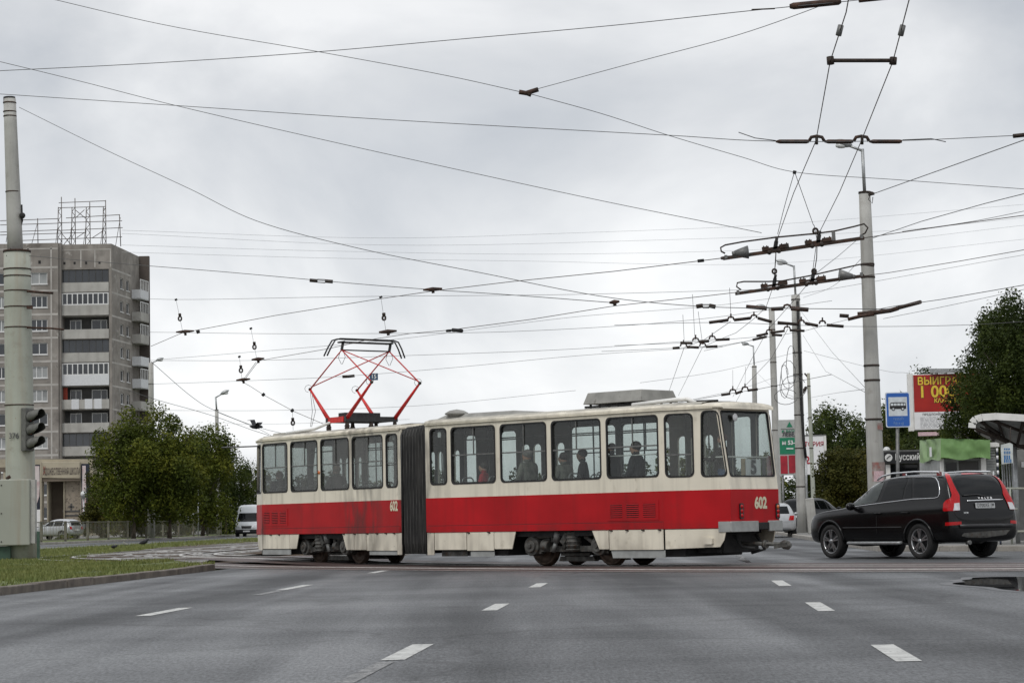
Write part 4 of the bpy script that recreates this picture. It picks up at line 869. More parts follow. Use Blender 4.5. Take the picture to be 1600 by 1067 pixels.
# front section roof gear
f = L_.f
mb = MB(); mb.panel([(4.9, 0.3), (6.4, 0.3), (6.4, 1.9), (4.9, 1.9)], [], lambda a, b, t: f(a, b, 3.15 + t), 0.09); bevel(mb.build('roof_cover', 'roof_grey', TR), 0.03, 2)
mb = MB(); mb.tube([f(5.6, 0.25, 3.21), f(4.3, 0.3, 3.26), f(3.6, 0.42, 3.42)], 0.035, 8); mb.build('cable_duct', 'white_paint', TR)
# ---- pantograph: two lower frames hinged on the base, two upper frames meeting under the head
VN, VF = 0.42, 1.76
def pp(px, py, v): u_, z_ = PL(px, py, L_.B, L_.d, v, L_.n); return f(u_, v, z_)
def pu(px, py, v): return PL(px, py, L_.B, L_.d, v, L_.n)
uF0 = (pu(515, 651, VN)[0] + pu(586, 651, VF)[0]) / 2; uR0 = (pu(543, 650, VN)[0] + pu(616, 654, VF)[0]) / 2
uFk = (pu(485, 600, VN)[0] + pu(557, 602, VF)[0]) / 2; uRk = (pu(580, 606, VN)[0] + pu(657, 607, VF)[0]) / 2
zb = 3.44; zk = (pu(485, 600, VN)[1] + pu(657, 607, VF)[1]) / 2; za = (pu(537, 547, VN)[1] + pu(605, 549, VF)[1]) / 2; ua_ = (pu(537, 547, VN)[0] + pu(605, 549, VF)[0]) / 2; zh = za + 0.245
mb = MB(); mb.bar(f(uF0, VN - 0.06, zb), f(uF0, VF + 0.06, zb), 0.09, 0.12); mb.bar(f(uR0, VN - 0.06, zb), f(uR0, VF + 0.06, zb), 0.09, 0.12)
PT = mb.build('pantograph', 'dark_trim', TR)
mb = MB(); mb.bar(f(uF0 + 0.05, VN, zb), f(uR0 + 0.1, VN, zb), 0.1, 0.13); mb.build('base_frame', 'pan_red', PT)
mb = MB(); mb.bar(f(uF0 + 0.05, VF, zb), f(uR0 + 0.0, VF, zb), 0.08, 0.10)
mb.bar(f(uF0 - 0.2, VN + 0.25, zb + 0.12), f(uF0 - 0.2, VN + 0.75, zb + 0.12), 0.32, 0.12); mb.bar(f(uF0 - 0.2, VF - 0.6, zb + 0.12), f(uF0 - 0.2, VF - 0.1, zb + 0.12), 0.32, 0.12); mb.build('spring_case', 'dark_trim', PT)
mb = MB()
for u_ in (uF0, uR0):
    for v in (VN, (VN + VF) / 2, VF): mb.lathe([(0.05, 0), (0.07, 0.02), (0.05, 0.045), (0.07, 0.065), (0.05, 0.09), (0.07, 0.11), (0.05, 0.14), (0.04, 0.25)], f(u_, v, 3.16), n=10)
mb.build('insulator', 'rust_dark', PT)
for (ub_, uk_) in ((uF0, uFk), (uR0, uRk)):
    for v in (VN, VF):
        mb = MB(); mb.tube([f(ub_, v, zb + 0.02), f(uk_, v, zk)], [0.052, 0.026], 8); mb.build('lower_arm', 'pan_red', PT)
        mb = MB(); mb.ball(f(uk_, v, zk), 0.043, 8); mb.build('joint', 'rust_dark', PT)
        mb = MB(); mb.tube([f(uk_, v, zk), f(ua_, v, za)], [0.019, 0.014], 6); mb.build('upper_arm', 'pan_red', PT)
    mb = MB(); mb.tube([f(uk_, VN, zk), f(uk_, VF, zk)], 0.014, 6) if False else mb.tube([f(uk_ * 0.93 + ua_ * 0.07, VN if uk_ == uFk else VF, zk * 0.93 + za * 0.07), f(ua_, VF if uk_ == uFk else VN, za)], 0.014, 6); mb.build('brace', 'pan_red', PT)
mb = MB()
mb.tube([f(ua_, VN, za), f(ua_, VF, za)], 0.018, 6)
for du in (-0.075, 0.075):
    mb.bar(f(ua_ + du, VN - 0.06, zh - 0.06), f(ua_ + du, VF + 0.06, zh - 0.06), 0.05, 0.03)
    hp = [f(ua_ + du, VN - 0.45, zh - 0.40), f(ua_ + du, VN - 0.33, zh - 0.18), f(ua_ + du, VN - 0.22, zh - 0.02), f(ua_ + du, VN - 0.08, zh + 0.02), f(ua_ + du, VF + 0.08, zh + 0.02), f(ua_ + du, VF + 0.22, zh - 0.02), f(ua_ + du, VF + 0.31, zh - 0.18), f(ua_ + du, VF + 0.40, zh - 0.40)]
    mb.tube(hp, 0.019, 6)
for v in (VN, VF): mb.bar(f(ua_, v, za), f(ua_, v + 0.04, zh - 0.06), 0.05, 0.05); mb.bar(f(ua_ - 0.14, v, zh - 0.055), f(ua_ + 0.14, v, zh - 0.055), 0.03, 0.04)
mb.build('collector_head', 'dark_trim', PT)
mb = MB()
for v in (VN + 0.22, VF - 0.2): mb.bar(f(ua_ - 0.075, v - 0.17, zh + 0.01), f(ua_ - 0.075, v + 0.17, zh + 0.01), 0.05, 0.05)
for v in (VN, VF):
    for s in (-1, 1): mb.tube([f(ua_ + s * 0.05, v, za), f(ua_ + s * 0.16, v, za - 0.18), f(ua_ + s * 0.02, v, za - 0.34)], 0.007, 4)
mb.build('spring', 'dark_trim', PT)
for k, v in enumerate((VN, VN + 0.03)): mb = MB(); mb.tube([f(uFk + 0.0, v, zk), f(uFk - 0.06 - 0.05 * k, v, zk - 0.3), f(uFk - 0.1 - 0.1 * k, v, 3.7), f(uFk - 0.0, v, 3.33)], 0.006, 4); mb.build('flex_cable', 'wire', PT)
for uk_, v in ((uFk, VN), (uRk, VF), (uRk, VN), (uFk, VF)):
    mb = MB(); c = f(uk_, v, zk); mb.tube([c + Vector((0.09 * math.cos(t), 0, 0.09 * math.sin(t))) + Vector((-0.04, 0, 0.02)) for t in [rad(q * 45) for q in range(0, 7)]], 0.005, 4); mb.build('flex_cable', 'wire', PT)
# ---- interior: seats, grab poles, boards in the rear window
def seat(S, u, v, flip=1):
    mb = MB(); f = S.f
    def bx(u0, u1, v0, v1, z0, z1): mb.panel([(u0, v0), (u1, v0), (u1, v1), (u0, v1)], [], lambda a, b, t: f(a, b, z0 + t), z1 - z0)
    bx(min(u, u + 0.42 * flip), max(u, u + 0.42 * flip), v, v + 0.44, 1.30, 1.36); bx(u - 0.03, u + 0.03, v + 0.01, v + 0.43, 1.36, 1.80); bx(u + 0.17 * flip - 0.04, u + 0.17 * flip + 0.04, v + 0.18, v + 0.26, 0.92, 1.30)
    o = bevel(mb.build('seat', 'seat_plastic', TR), 0.02, 2)
    h = MB(); h.tube([f(u, v + 0.05, 1.72), f(u, v + 0.06, 1.85), f(u, v + 0.12, 1.89), f(u, v + 0.32, 1.89), f(u, v + 0.38, 1.85), f(u, v + 0.39, 1.72)], 0.016, 6); h.build('grab_handle', 'galv', o)
SEATS = []
for S, row in ((R_, [0.95, 1.75, 2.55, 3.3, 4.05, 4.8, 5.6, 6.4]), (L_, [1.1, 1.95, 2.8, 3.65, 4.5, 5.3, 6.0])):
    for u_ in row:
        seat(S, u_, 0.12, 1 if S is L_ else -1)
        if 2.3 < u_ < 4.6: seat(S, u_, 1.62, 1 if S is L_ else -1)
mb = MB()
for S, us in ((R_, (0.5, 2.2, 3.6, 5.0, 6.7)), (L_, (0.5, 2.2, 3.9, 5.4))):
    for u_ in us:
        for v in (0.72, 1.45): mb.tube([S.f(u_, v, 0.9), S.f(u_, v, 3.05)], 0.017, 6)
    for v in (0.72, 1.45): mb.tube([S.f(0.2, v, 2.72), S.f(us[-1], v, 2.72)], 0.015, 6)
mb.build('grab_pole', 'galv_dark', TR)
mb = MB(); mb.tube([R_.f(UMR + 0.9, 0.32, 2.10), R_.f(UER - 0.16, VIR + 0.10, 2.10), R_.f(UER - 0.16, 2.1 - VIR, 2.10)], 0.017, 6); mb.build('guard_rail', 'hand_rail', TR)
mb = MB(); mb.tube([R_.f(4.95, 0.09, 2.20), R_.f(UMR - 0.1, 0.09, 2.20)], 0.012, 6); mb.build('guard_rail', 'hand_rail', TR)
def board(px0, px1, py0, py1, off, m_, name, parent=TR):
    C = R_.B + R_.d * (UER - off); a, z1 = PL(px0, py0, C, nR); b, z0 = PL(px1, py1, C, nR)
    mb = MB(); mb.panel([(a, z0), (b, z0), (b, z1), (a, z1)], [], lambda p, q, t: R_.f(UER - off - 0.01 + t, p, q), 0.01); return mb.build(name, m_, parent), (a + b) / 2, (z0 + z1) / 2
NB_, v5, z5 = board(1165, 1189, 717, 744, 0.12, 'clean_white', 'route_board')
text_mb('5', 0.36, lambda a, b, d: R_.f(UER - 0.108, v5 + a, z5 + 0.0 + b), 0.018, 1.0).build('route_number', mat('number_grey', (0.05, 0.05, 0.055), 0.6), NB_, fix=False)
board(1158, 1167, 716, 744, 0.14, mat('board_tan', (0.45, 0.36, 0.24), 0.7), 'board')
board(1191, 1197, 716, 744, 0.20, 'int_shaded_panel', 'board')
board(1198, 1210, 712, 743, 0.18, mat('bag_red', (0.5, 0.2, 0.22), 0.7, col2=(0.62, 0.5, 0.5), scale=9), 'board')
C = R_.B + R_.d * (UER - 0.2); vo_, zo_ = PL(1146, 652, C, nR)
mb = MB(); mb.lathe([(0.001, 0.004), (0.075, 0.004), (0.075, 0)], R_.f(UER - 0.16, vo_, zo_), (aR.x, aR.y, 0), 20); mb.build('sticker', 'clean_white', TR)
for px in (684, ):
    u_, z_ = PL(px, 679, R_.B, R_.d); mb = MB(); mb.panel(rrect(u_ - 0.05, u_ + 0.05, z_ - 0.06, z_ + 0.06, 0.02, 2), [], lambda a, b, t: R_.f(a, 0.045 + t, b), 0.002); mb.build('sticker', 'clean_white', TR)
u_, z_ = PL(612, 683, L_.B, L_.d); mb = MB(); mb.panel(rrect(u_ - 0.045, u_ + 0.045, z_ - 0.06, z_ + 0.06, 0.02, 2), [], lambda a, b, t: L_.f(a, 0.045 + t, b), 0.002); mb.build('sticker', 'clean_white', TR)
# black soot fans where the articulation rubs are left to the paint materials; driver's partition at the tail
mb = MB(); mb.panel([(0.1, 0.92), (0.9, 0.92), (0.9, 3.04), (0.1, 3.04)], [rrect(0.25, 0.75, 1.9, 2.85, 0.08)], lambda a, b, t: L_.f(5.6 + t, a + 0.1, b), 0.03); mb.build('partition', 'int_shaded_panel', TR)
# ================================================================== VEHICLES
def baked(o):
    """replace an object's mesh by its modified shape and return a search tree of it"""
    dg = bpy.context.evaluated_depsgraph_get(); me = bpy.data.meshes.new_from_object(o.evaluated_get(dg)); old = o.data
    o.modifiers.clear(); o.data = me; me.name = old.name; bpy.data.meshes.remove(old)
def tree_of(o):
    return BVHTree.FromPolygons([v.co.copy() for v in o.data.vertices], [tuple(p.vertices) for p in o.data.polygons])
def car_body(root, stations, material, arches, sub=2, lower=None):
    vs = []; fs = []
    for (x, zb, zl, zt, wb, wt) in stations:
        mid = zb + (zl - zb) * 0.55
        h = [(0, zb), (wb - 0.14, zb), (wb - 0.035, zb + 0.07), (wb - 0.005, zb + 0.2), (wb, mid), (wb - 0.008, zl - 0.05), (wb - 0.05, zl + 0.005), (wt + (wb - wt) * 0.42, zl + (zt - zl) * 0.5), (wt + 0.03, zt - 0.10 * min(1, (zt - zl) / 0.3)), (wt - 0.07, zt - 0.015), (wt * 0.5, zt + 0.008), (0, zt + 0.015)]
        ring = h + [(-a, b) for a, b in h[-2:0:-1]]; vs += [(x, a, b) for a, b in ring]
    k = 22; n = len(stations)
    for i in range(n - 1):
        for j in range(k): q = (j + 1) % k; fs.append((i * k + j, i * k + q, (i + 1) * k + q, (i + 1) * k + j))
    for base in (0, (n - 1) * k):
        for j in range(11):
            a, b, c, d = j, (j + 1), (k - j - 1) % k, (k - j) % k
            q = [base + a, base + b, base + c, base + d]
            q2 = []; [q2.append(z) for z in q if z not in q2]
            if len(q2) > 2: fs.append(tuple(q2))
    mb = MB(); mb.smooth = True; mb.add(vs, fs); o = mb.build('body', [material, 'soot'], root)
    sb = o.modifiers.new('s', 'SUBSURF'); sb.levels = sub; sb.render_levels = sub; baked(o)
    full = tree_of(o)
    if arches:
        for (ax, r, az) in arches:
            for sg in (1, -1):
                c = MB(); w = 0.9; c.mi = 1; c.tube([(ax, sg * 0.58, az), (ax, sg * 1.3, az)], r, 36)
                co = c.build('cutter', [material, 'soot']); co.parent = root
                co.matrix_parent_inverse = Matrix.Identity(4)
                bpy.context.view_layer.update()
                bo = o.modifiers.new('b', 'BOOLEAN'); bo.object = co; bo.operation = 'DIFFERENCE'; bo.solver = 'EXACT'
                baked(o); bpy.data.objects.remove(co)
    return o, full
def rim_wheel(root, x, y, r, rr, sg, spokes=5, twin=True, rim_m='alloy'):
    """tyre and rim; sg=+1 when the outer face looks to +y"""
    ty = MB(); w = 0.115
    ty.lathe([(rr, -w), (r - 0.03, -w), (r - 0.005, -w + 0.02), (r, -w + 0.045), (r, w - 0.045), (r - 0.005, w - 0.02), (r - 0.03, w), (rr + 0.01, w), (rr, w - 0.02), (rr, -w)], (x, y, r), (0, sg, 0), 40)
    W_ = ty.build('wheel', 'tyre', root)
    m = MB(); m.lathe([(rr, w - 0.015), (rr - 0.012, w - 0.012), (rr - 0.022, w - 0.04), (rr - 0.03, -w)], (x, y, r), (0, sg, 0), 36)
    yo = y + sg * (w - 0.03)
    for k in range(spokes):
        for q in ((-0.16, 0.16) if twin else (0,)):
            a = rad(90 + 360 * k / spokes); b = a + q
            p0 = Vector((x + math.cos(a + q * 0.5) * 0.05, yo - sg * 0.0, r + math.sin(a + q * 0.5) * 0.05)); p1 = Vector((x + math.cos(b) * (rr - 0.012), yo + sg * 0.005, r + math.sin(b) * (rr - 0.012)))
            m.bar(p0, p1, 0.028 if twin else 0.05, 0.03, (0, sg, 0))
    m.lathe([(0.001, 0.03), (0.04, 0.025), (0.055, 0)], (x, yo, r), (0, sg, 0), 16)
    rim = m.build('rim', rim_m, W_)
    d = MB(); d.lathe([(0.001, 0.0), (rr - 0.025, 0.0), (rr - 0.025, -0.02)], (x, yo - sg * 0.07, r), (0, sg, 0), 24); d.build('brake_disc', 'alloy_dark', W_)
    return W_
def ray_or_near(tree, o, d, lo=40.0, hi=54.0):
    hit, nr, _, _ = tree.ray_cast(o, d)
    if hit is not None: return hit, nr
    best = None; t = lo
    while t < hi:
        h, n_, _, ds = tree.find_nearest(o + d * t); t += 0.25
        if h is not None and (best is None or ds < best[0]): best = (ds, h, n_)
    return best[1], best[2]
def subd(loop, size, holes=()):
    """triangulated and refined 2-D patch"""
    loops = [list(loop)] + [list(h) for h in holes]; tri = tessellate_polygon([[Vector((a, b, 0)) for a, b in lp] for lp in loops]); flat = [p for lp in loops for p in lp]
    bm = bmesh.new(); v = [bm.verts.new((a, b, 0)) for a, b in flat]
    for t in tri:
        try: bm.faces.new([v[i] for i in t])
        except ValueError: pass
    for _ in range(7):
        es = [e for e in bm.edges if e.calc_length() > size]
        if not es: break
        bmesh.ops.subdivide_edges(bm, edges=es, cuts=1); bmesh.ops.triangulate(bm, faces=bm.faces)
    bm.verts.ensure_lookup_table(); out = [(q.co.x, q.co.y) for q in bm.verts]; f = [tuple(q.index for q in p.verts) for p in bm.faces]
    bm.verts.index_update(); f = [tuple(q.index for q in p.verts) for p in bm.faces]; bm.free(); return out, f
def patch(tree, loop, name, m_, parent, off=0.004, mode='side', sg=1, size=0.09, origin=None, mirror=False, th=0.0):
    """a pane or lamp laid onto the body surface; loop in (x, z) for the side, (y, z) for the ends"""
    pts, fs = subd(loop, size); vs = []
    for a, b in pts:
        if mode == 'side': o_, d_ = Vector((a, 3.0 * sg, b)), Vector((0, -sg, 0))
        elif mode == 'rear': o_, d_ = Vector((-4, a, b)), Vector((1, 0, 0))
        elif mode == 'front': o_, d_ = Vector((8, a, b)), Vector((-1, 0, 0))
        else: o_, d_ = mode(a, b)
        hit, nr = ray_or_near(tree, o_, d_, *((40.0, 54.0) if callable(mode) else (1.0, 6.0)))
        if nr.dot(d_) > 0: nr = -nr
        vs.append(hit + nr * off)
    if mirror: vs = [Vector((v.x, -v.y, v.z)) for v in vs]
    mb = MB(); mb.smooth = True; mb.add(vs, fs); return mb.build(name, m_, parent, fix=True)
# ---- the black four-wheel drive ------------------------------------
h2 = Vector((-0.515, 0.857)).normalized(); rt = Vector((h2.y, -h2.x))
nearR = G(1441, 873); C0 = Vector((nearR.x, nearR.y)) + rt * 0.86
ANG = math.atan2(h2.y, h2.x)
SUV = thing('estate_car', (C0.x, C0.y, 0), 'glossy black four-wheel drive estate with roof rails and upright red tail lamps', 'car', rz=ANG)
SM = Matrix.Translation(SUV.location) @ Matrix.Rotation(ANG, 4, 'Z'); SI = SM.inverted(); SR = SI.to_3x3()
suv_st = [(-1.01, .46, .70, .80, .76, .68), (-0.98, .38, .85, .98, .86, .79), (-0.94, .35, 1.0, 1.14, .91, .82), (-0.86, .33, 1.08, 1.38, .935, .79), (-0.72, .32, 1.09, 1.64, .95, .755), (-0.60, .32, 1.09, 1.725, .95, .735), (-0.35, .31, 1.085, 1.74, .95, .725),
          (0.1, .30, 1.075, 1.745, .95, .725), (0.7, .30, 1.06, 1.75, .95, .73), (1.25, .30, 1.045, 1.72, .95, .73), (1.62, .30, 1.035, 1.61, .95, .735), (1.98, .30, 1.03, 1.38, .945, .76), (2.28, .30, 1.02, 1.17, .94, .80), (2.5, .30, 1.0, 1.095, .94, .83),
          (3.1, .30, .97, 1.05, .93, .83), (3.5, .31, .92, .99, .89, .78), (3.68, .33, .84, .92, .82, .72), (3.76, .38, .72, .82, .72, .62)]
SB, ST_ = car_body(SUV, suv_st, 'car_black', ((0, 0.425, 0.37), (2.86, 0.425, 0.37)))
def cammode(a, b):
    return SI @ CP, (SR @ ray(a, b)).normalized()
def cpatch(loop, name, m_, off=0.004, size=7, parent=None, mirror=False): return patch(ST_, loop, name, m_, parent or SUV, off, cammode, size=size, mirror=mirror)
def Z4(*pts): return [(1200 + x / 3.81, 650 + y / 3.81) for x, y in pts]
panes = [Z4((510, 512), (520, 495), (570, 448), (620, 415), (695, 392), (652, 500), (640, 512), (512, 532)), Z4((672, 505), (716, 388), (740, 382), (835, 373), (812, 430), (800, 492)), Z4((812, 490), (822, 432), (846, 373), (858, 372), (857, 487)),
         rpoly(Z4((868, 487), (868, 370), (985, 368), (1012, 400), (1016, 468), (1000, 484)), 3, 3)]
mat('car_glass_clear', (0.055, 0.065, 0.062), 0.05, var=0.3, scale=3, spec=0.4)
for i, q in enumerate(panes):
    for mr in (False, True): cpatch(q, 'side_window', 'car_glass_clear' if i == 0 else 'car_glass', 0.005, mirror=mr)
trim = Z4((497, 520), (510, 500), (570, 438), (620, 405), (700, 378), (780, 367), (860, 362), (975, 362), (1000, 368), (1014, 390), (1022, 430), (1022, 462), (1014, 482), (990, 488), (860, 494), (700, 514), (600, 527), (505, 540))
def camhit(a, b, off): 
    o_, d_ = cammode(a, b); hit, nr = ray_or_near(ST_, o_, d_)
    return hit + nr * off
def densify(pts, n=3):
    out = []
    for i in range(len(pts) - 1):
        for j in range(n): t = j / n; out.append((pts[i][0] * (1 - t) + pts[i + 1][0] * t, pts[i][1] * (1 - t) + pts[i + 1][1] * t))
    return out + [pts[-1]]
pts3 = [camhit(a, b, 0.004) for a, b in densify(trim)]
for s in (1, -1): mb = MB(); mb.tube([Vector((p.x, p.y * s, p.z)) for p in pts3], 0.011, 6); mb.build('window_trim', 'chrome', SUV)
# tail lamps: upright, stepping out at the belt
lamp = Z4((1050, 340), (1078, 345), (1098, 395), (1120, 440), (1138, 470), (1141, 562), (1042, 566), (1047, 515), (1062, 500), (1088, 488), (1093, 470), (1078, 420))
for mr in (False, True):
    lo = cpatch(rpoly(lamp, 2.5, 2), 'tail_lamp', 'lamp_red', 0.014, 4, mirror=mr)
    cpatch(Z4((1106, 520), (1136, 516), (1140, 560), (1102, 562)), 'reversing_lens', 'lamp_clear', 0.019, 4, lo, mr)
    cpatch(Z4((1056, 632), (1150, 626), (1152, 645), (1056, 652)), 'reflector', 'lamp_red', 0.006, 5, mirror=mr)
cpatch(rpoly(Z4((1100, 372), (1120, 350), (1300, 342), (1322, 356), (1400, 440), (1404, 462), (1180, 482), (1148, 470)), 3, 3), 'rear_window', 'car_glass', 0.005)
cpatch(Z4((1150, 342), (1300, 336), (1300, 344), (1150, 350)), 'brake_light', 'lamp_red', 0.012, 6)
c = [camhit(*q, 0.012) for q in densify(Z4((1182, 505), (1285, 500), (1394, 497)), 5)]
mb = MB(); mb.tube(c, 0.016, 6); mb.build('tailgate_trim', 'chrome', SUV)
mb = MB(); mb.tube([camhit(*q, 0.02) for q in Z4((1160, 474), (1240, 468), (1292, 478))], 0.013, 6); mb.build('rear_wiper', 'black_paint', SUV)
# number plate: a flat plate standing on the tailgate
pc = camhit(1200 + 1288 / 3.81, 650 + 532 / 3.81, 0.012); pn = Vector((-1, 0.0, 0.12)).normalized(); pu_ = Vector((0.12, 0, 1)).normalized()
pf = lambda a, b, d: pc + Vector((0, -1, 0)) * a + pu_ * b + pn * d
mb = MB(); mb.panel(rrect(-0.26, 0.26, -0.056, 0.056, 0.012, 2), [], lambda a, b, t: pf(a, b, 0.02 - t), 0.02); NP = mb.build('number_plate', mat('plate_white', (0.42, 0.43, 0.43), 0.5, var=0.05), SUV)
t_ = text_mb('О700ХЕ', 0.105, lambda a, b, d: pf(a - 0.06, b, 0.023), 0.001, 0.95); t_.build('plate_lettering', 'black_paint', NP, fix=False); text_mb('39', 0.075, lambda a, b, d: pf(a + 0.20, b + 0.008, 0.023), 0.003, 0.95).build('region_number', 'black_paint', NP, fix=False)
mb = MB(); mb.panel([(0.148, -0.05), (0.152, -0.05), (0.152, 0.05), (0.148, 0.05)], [], lambda a, b, t: pf(a, b, 0.024 - t), 0.003); mb.build('plate_divider', 'black_paint', NP)
lc = camhit(1200 + 1290 / 3.81, 650 + 487 / 3.81, 0.008); lf = lambda a, b, d: lc + Vector((0, -1, 0)) * a + Vector((0.3, 0, 1)).normalized() * b + Vector((-0.004, 0, 0))
text_mb('VOLVO', 0.055, lf, 0.003, 1.2, space=2.2).build('lettering', 'clean_white', SUV, fix=False)
lc2 = camhit(1200 + 1178 / 3.81, 650 + 575 / 3.81, 0.008); text_mb('XC90', 0.045, lambda a, b, d: lc2 + Vector((0, -1, 0)) * a + Vector((0, 0, 1)) * b, 0.002, 1.2).build('lettering', 'chrome', SUV, fix=False)
# bumper skid plate, lower cladding, running boards
cpatch(Z4((1165, 695), (1290, 684), (1440, 676), (1415, 705), (1290, 722), (1190, 722), (1150, 712)), 'skid_plate', 'grime_metal', 0.006, 7)
mb = MB(); mb.tube([(-0.98, 0.72, 0.66), (-1.02, 0.3, 0.66), (-1.025, 0, 0.66), (-1.02, -0.3, 0.66), (-0.98, -0.72, 0.66)], 0.05, 8); mb.build('bumper', 'black_paint', SUV)
for s in (1, -1):
    mb = MB(); mb.tube([(2.25, 0.90 * s, 0.34), (2.2, 0.985 * s, 0.33), (0.62, 0.985 * s, 0.33), (0.55, 0.9 * s, 0.34)], 0.036, 8); mb.build('running_board', 'galv', SUV)
    mb = MB(); mb.tube([(-0.52, 0.70 * s, 1.71), (-0.42, 0.71 * s, 1.775), (0.3, 0.715 * s, 1.80), (1.0, 0.715 * s, 1.785), (1.35, 0.71 * s, 1.73), (1.5, 0.70 * s, 1.66)], 0.021, 8)
    mb.bar((-0.45, 0.70 * s, 1.70), (-0.45, 0.705 * s, 1.78), 0.16, 0.04, (0, 1, 0)); mb.bar((0.62, 0.71 * s, 1.73), (0.62, 0.715 * s, 1.80), 0.10, 0.035, (0, 1, 0)); mb.build('roof_rail', 'chrome', SUV)
    mb = MB(); mb.ball((2.02, 1.04 * s, 1.11), 0.12, 12, (0.55, 0.95, 0.7)); mb.bar((2.05, 0.88 * s, 1.06), (2.03, 1.0 * s, 1.08), 0.06, 0.05); mb.build('wing_mirror', 'car_black', SUV)
    mb = MB(); mb.tube([(2.4, 0.955 * s, 0.66), (1.3, 0.957 * s, 0.66), (0.5, 0.957 * s, 0.66)], 0.012, 6); mb.build('side_moulding', 'dark_trim', SUV)
    for x_ in (1.28, 0.42): mb = MB(); mb.tube([(x_ + 0.08, 0.955 * s, 0.955), (x_, 0.985 * s, 0.958), (x_ - 0.08, 0.985 * s, 0.958), (x_ - 0.15, 0.955 * s, 0.955)], 0.014, 6); mb.build('door_handle', 'car_black', SUV)
    for ax in (0.0, 2.86):   # flared arch lips
        ar = [(ax + 0.44 * math.cos(t), (0.955 if abs(math.cos(t)) < 2 else 0) * s, 0.37 + 0.44 * math.sin(t)) for t in [rad(q) for q in range(-8, 189, 14)]]
        pr_ = []
        for x_, y_, z_ in ar:
            hit, nr, _, _ = ST_.ray_cast(Vector((x_, 3 * s, max(z_, 0.36))), Vector((0, -s, 0))); pr_.append(hit + Vector((0, 0.004 * s, 0)) if hit else Vector((x_, y_ * 0.98, z_)))
        mb = MB(); mb.tube(pr_, 0.028, 6); mb.build('arch_lip', 'car_black', SUV)
    rim_wheel(SUV, 0.0, 0.82 * s, 0.368, 0.262, s); rim_wheel(SUV, 2.86, 0.82 * s, 0.368, 0.262, s)
    for x0_, x1_ in ((1.30, 1.30),):
        pl = []
        for z_ in (0.42, 0.6, 0.75, 0.9):
            hit, nr, _, _ = ST_.ray_cast(Vector((x0_ + (x1_ - x0_) * z_, 3 * s, z_)), Vector((0, -s, 0)))
            if hit: pl.append(hit + Vector((0, 0.001 * s, 0)))
        mb = MB(); mb.tube(pl, 0.005, 4); mb.build('door_gap', 'soot', SUV)
# mud flap, exhaust
mb = MB(); mb.bar((-0.42, 0.88, 0.18), (-0.38, 0.88, 0.46), 0.03, 0.2, (0, 1, 0)); mb.bar((2.44, 0.88, 0.22), (2.42, 0.88, 0.46), 0.03, 0.16, (0, 1, 0)); mb.build('mud_flap', 'rubber', SUV) if False else None
mb = MB(); mb.tube([(-0.9, 0.45, 0.33), (-1.0, 0.45, 0.33)], 0.045, 10); mb.build('exhaust', 'galv_dark', SUV)
patch(ST_, [(-0.62, 1.14), (0.62, 1.14), (0.56, 1.56), (-0.56, 1.56)], 'windscreen', 'car_glass', SUV, 0.005, 'front')
for s in (1, -1): patch(ST_, [(0.45 * s, 0.7), (0.72 * s, 0.72), (0.74 * s, 0.86), (0.48 * s, 0.84)], 'headlamp', 'lamp_clear', SUV, 0.01, 'front')
mb = MB(); mb.tube([(-0.85, 0, 0.42), (0.1, 0.0, 0.42), (2.9, 0, 0.36), (3.4, 0, 0.4)], 0.12, 8); mb.bar((0, -0.7, 0.368), (0, 0.7, 0.368), 0.1, 0.1); mb.bar((2.86, -0.7, 0.368), (2.86, 0.7, 0.368), 0.1, 0.1); mb.build('chassis', 'soot', SUV)

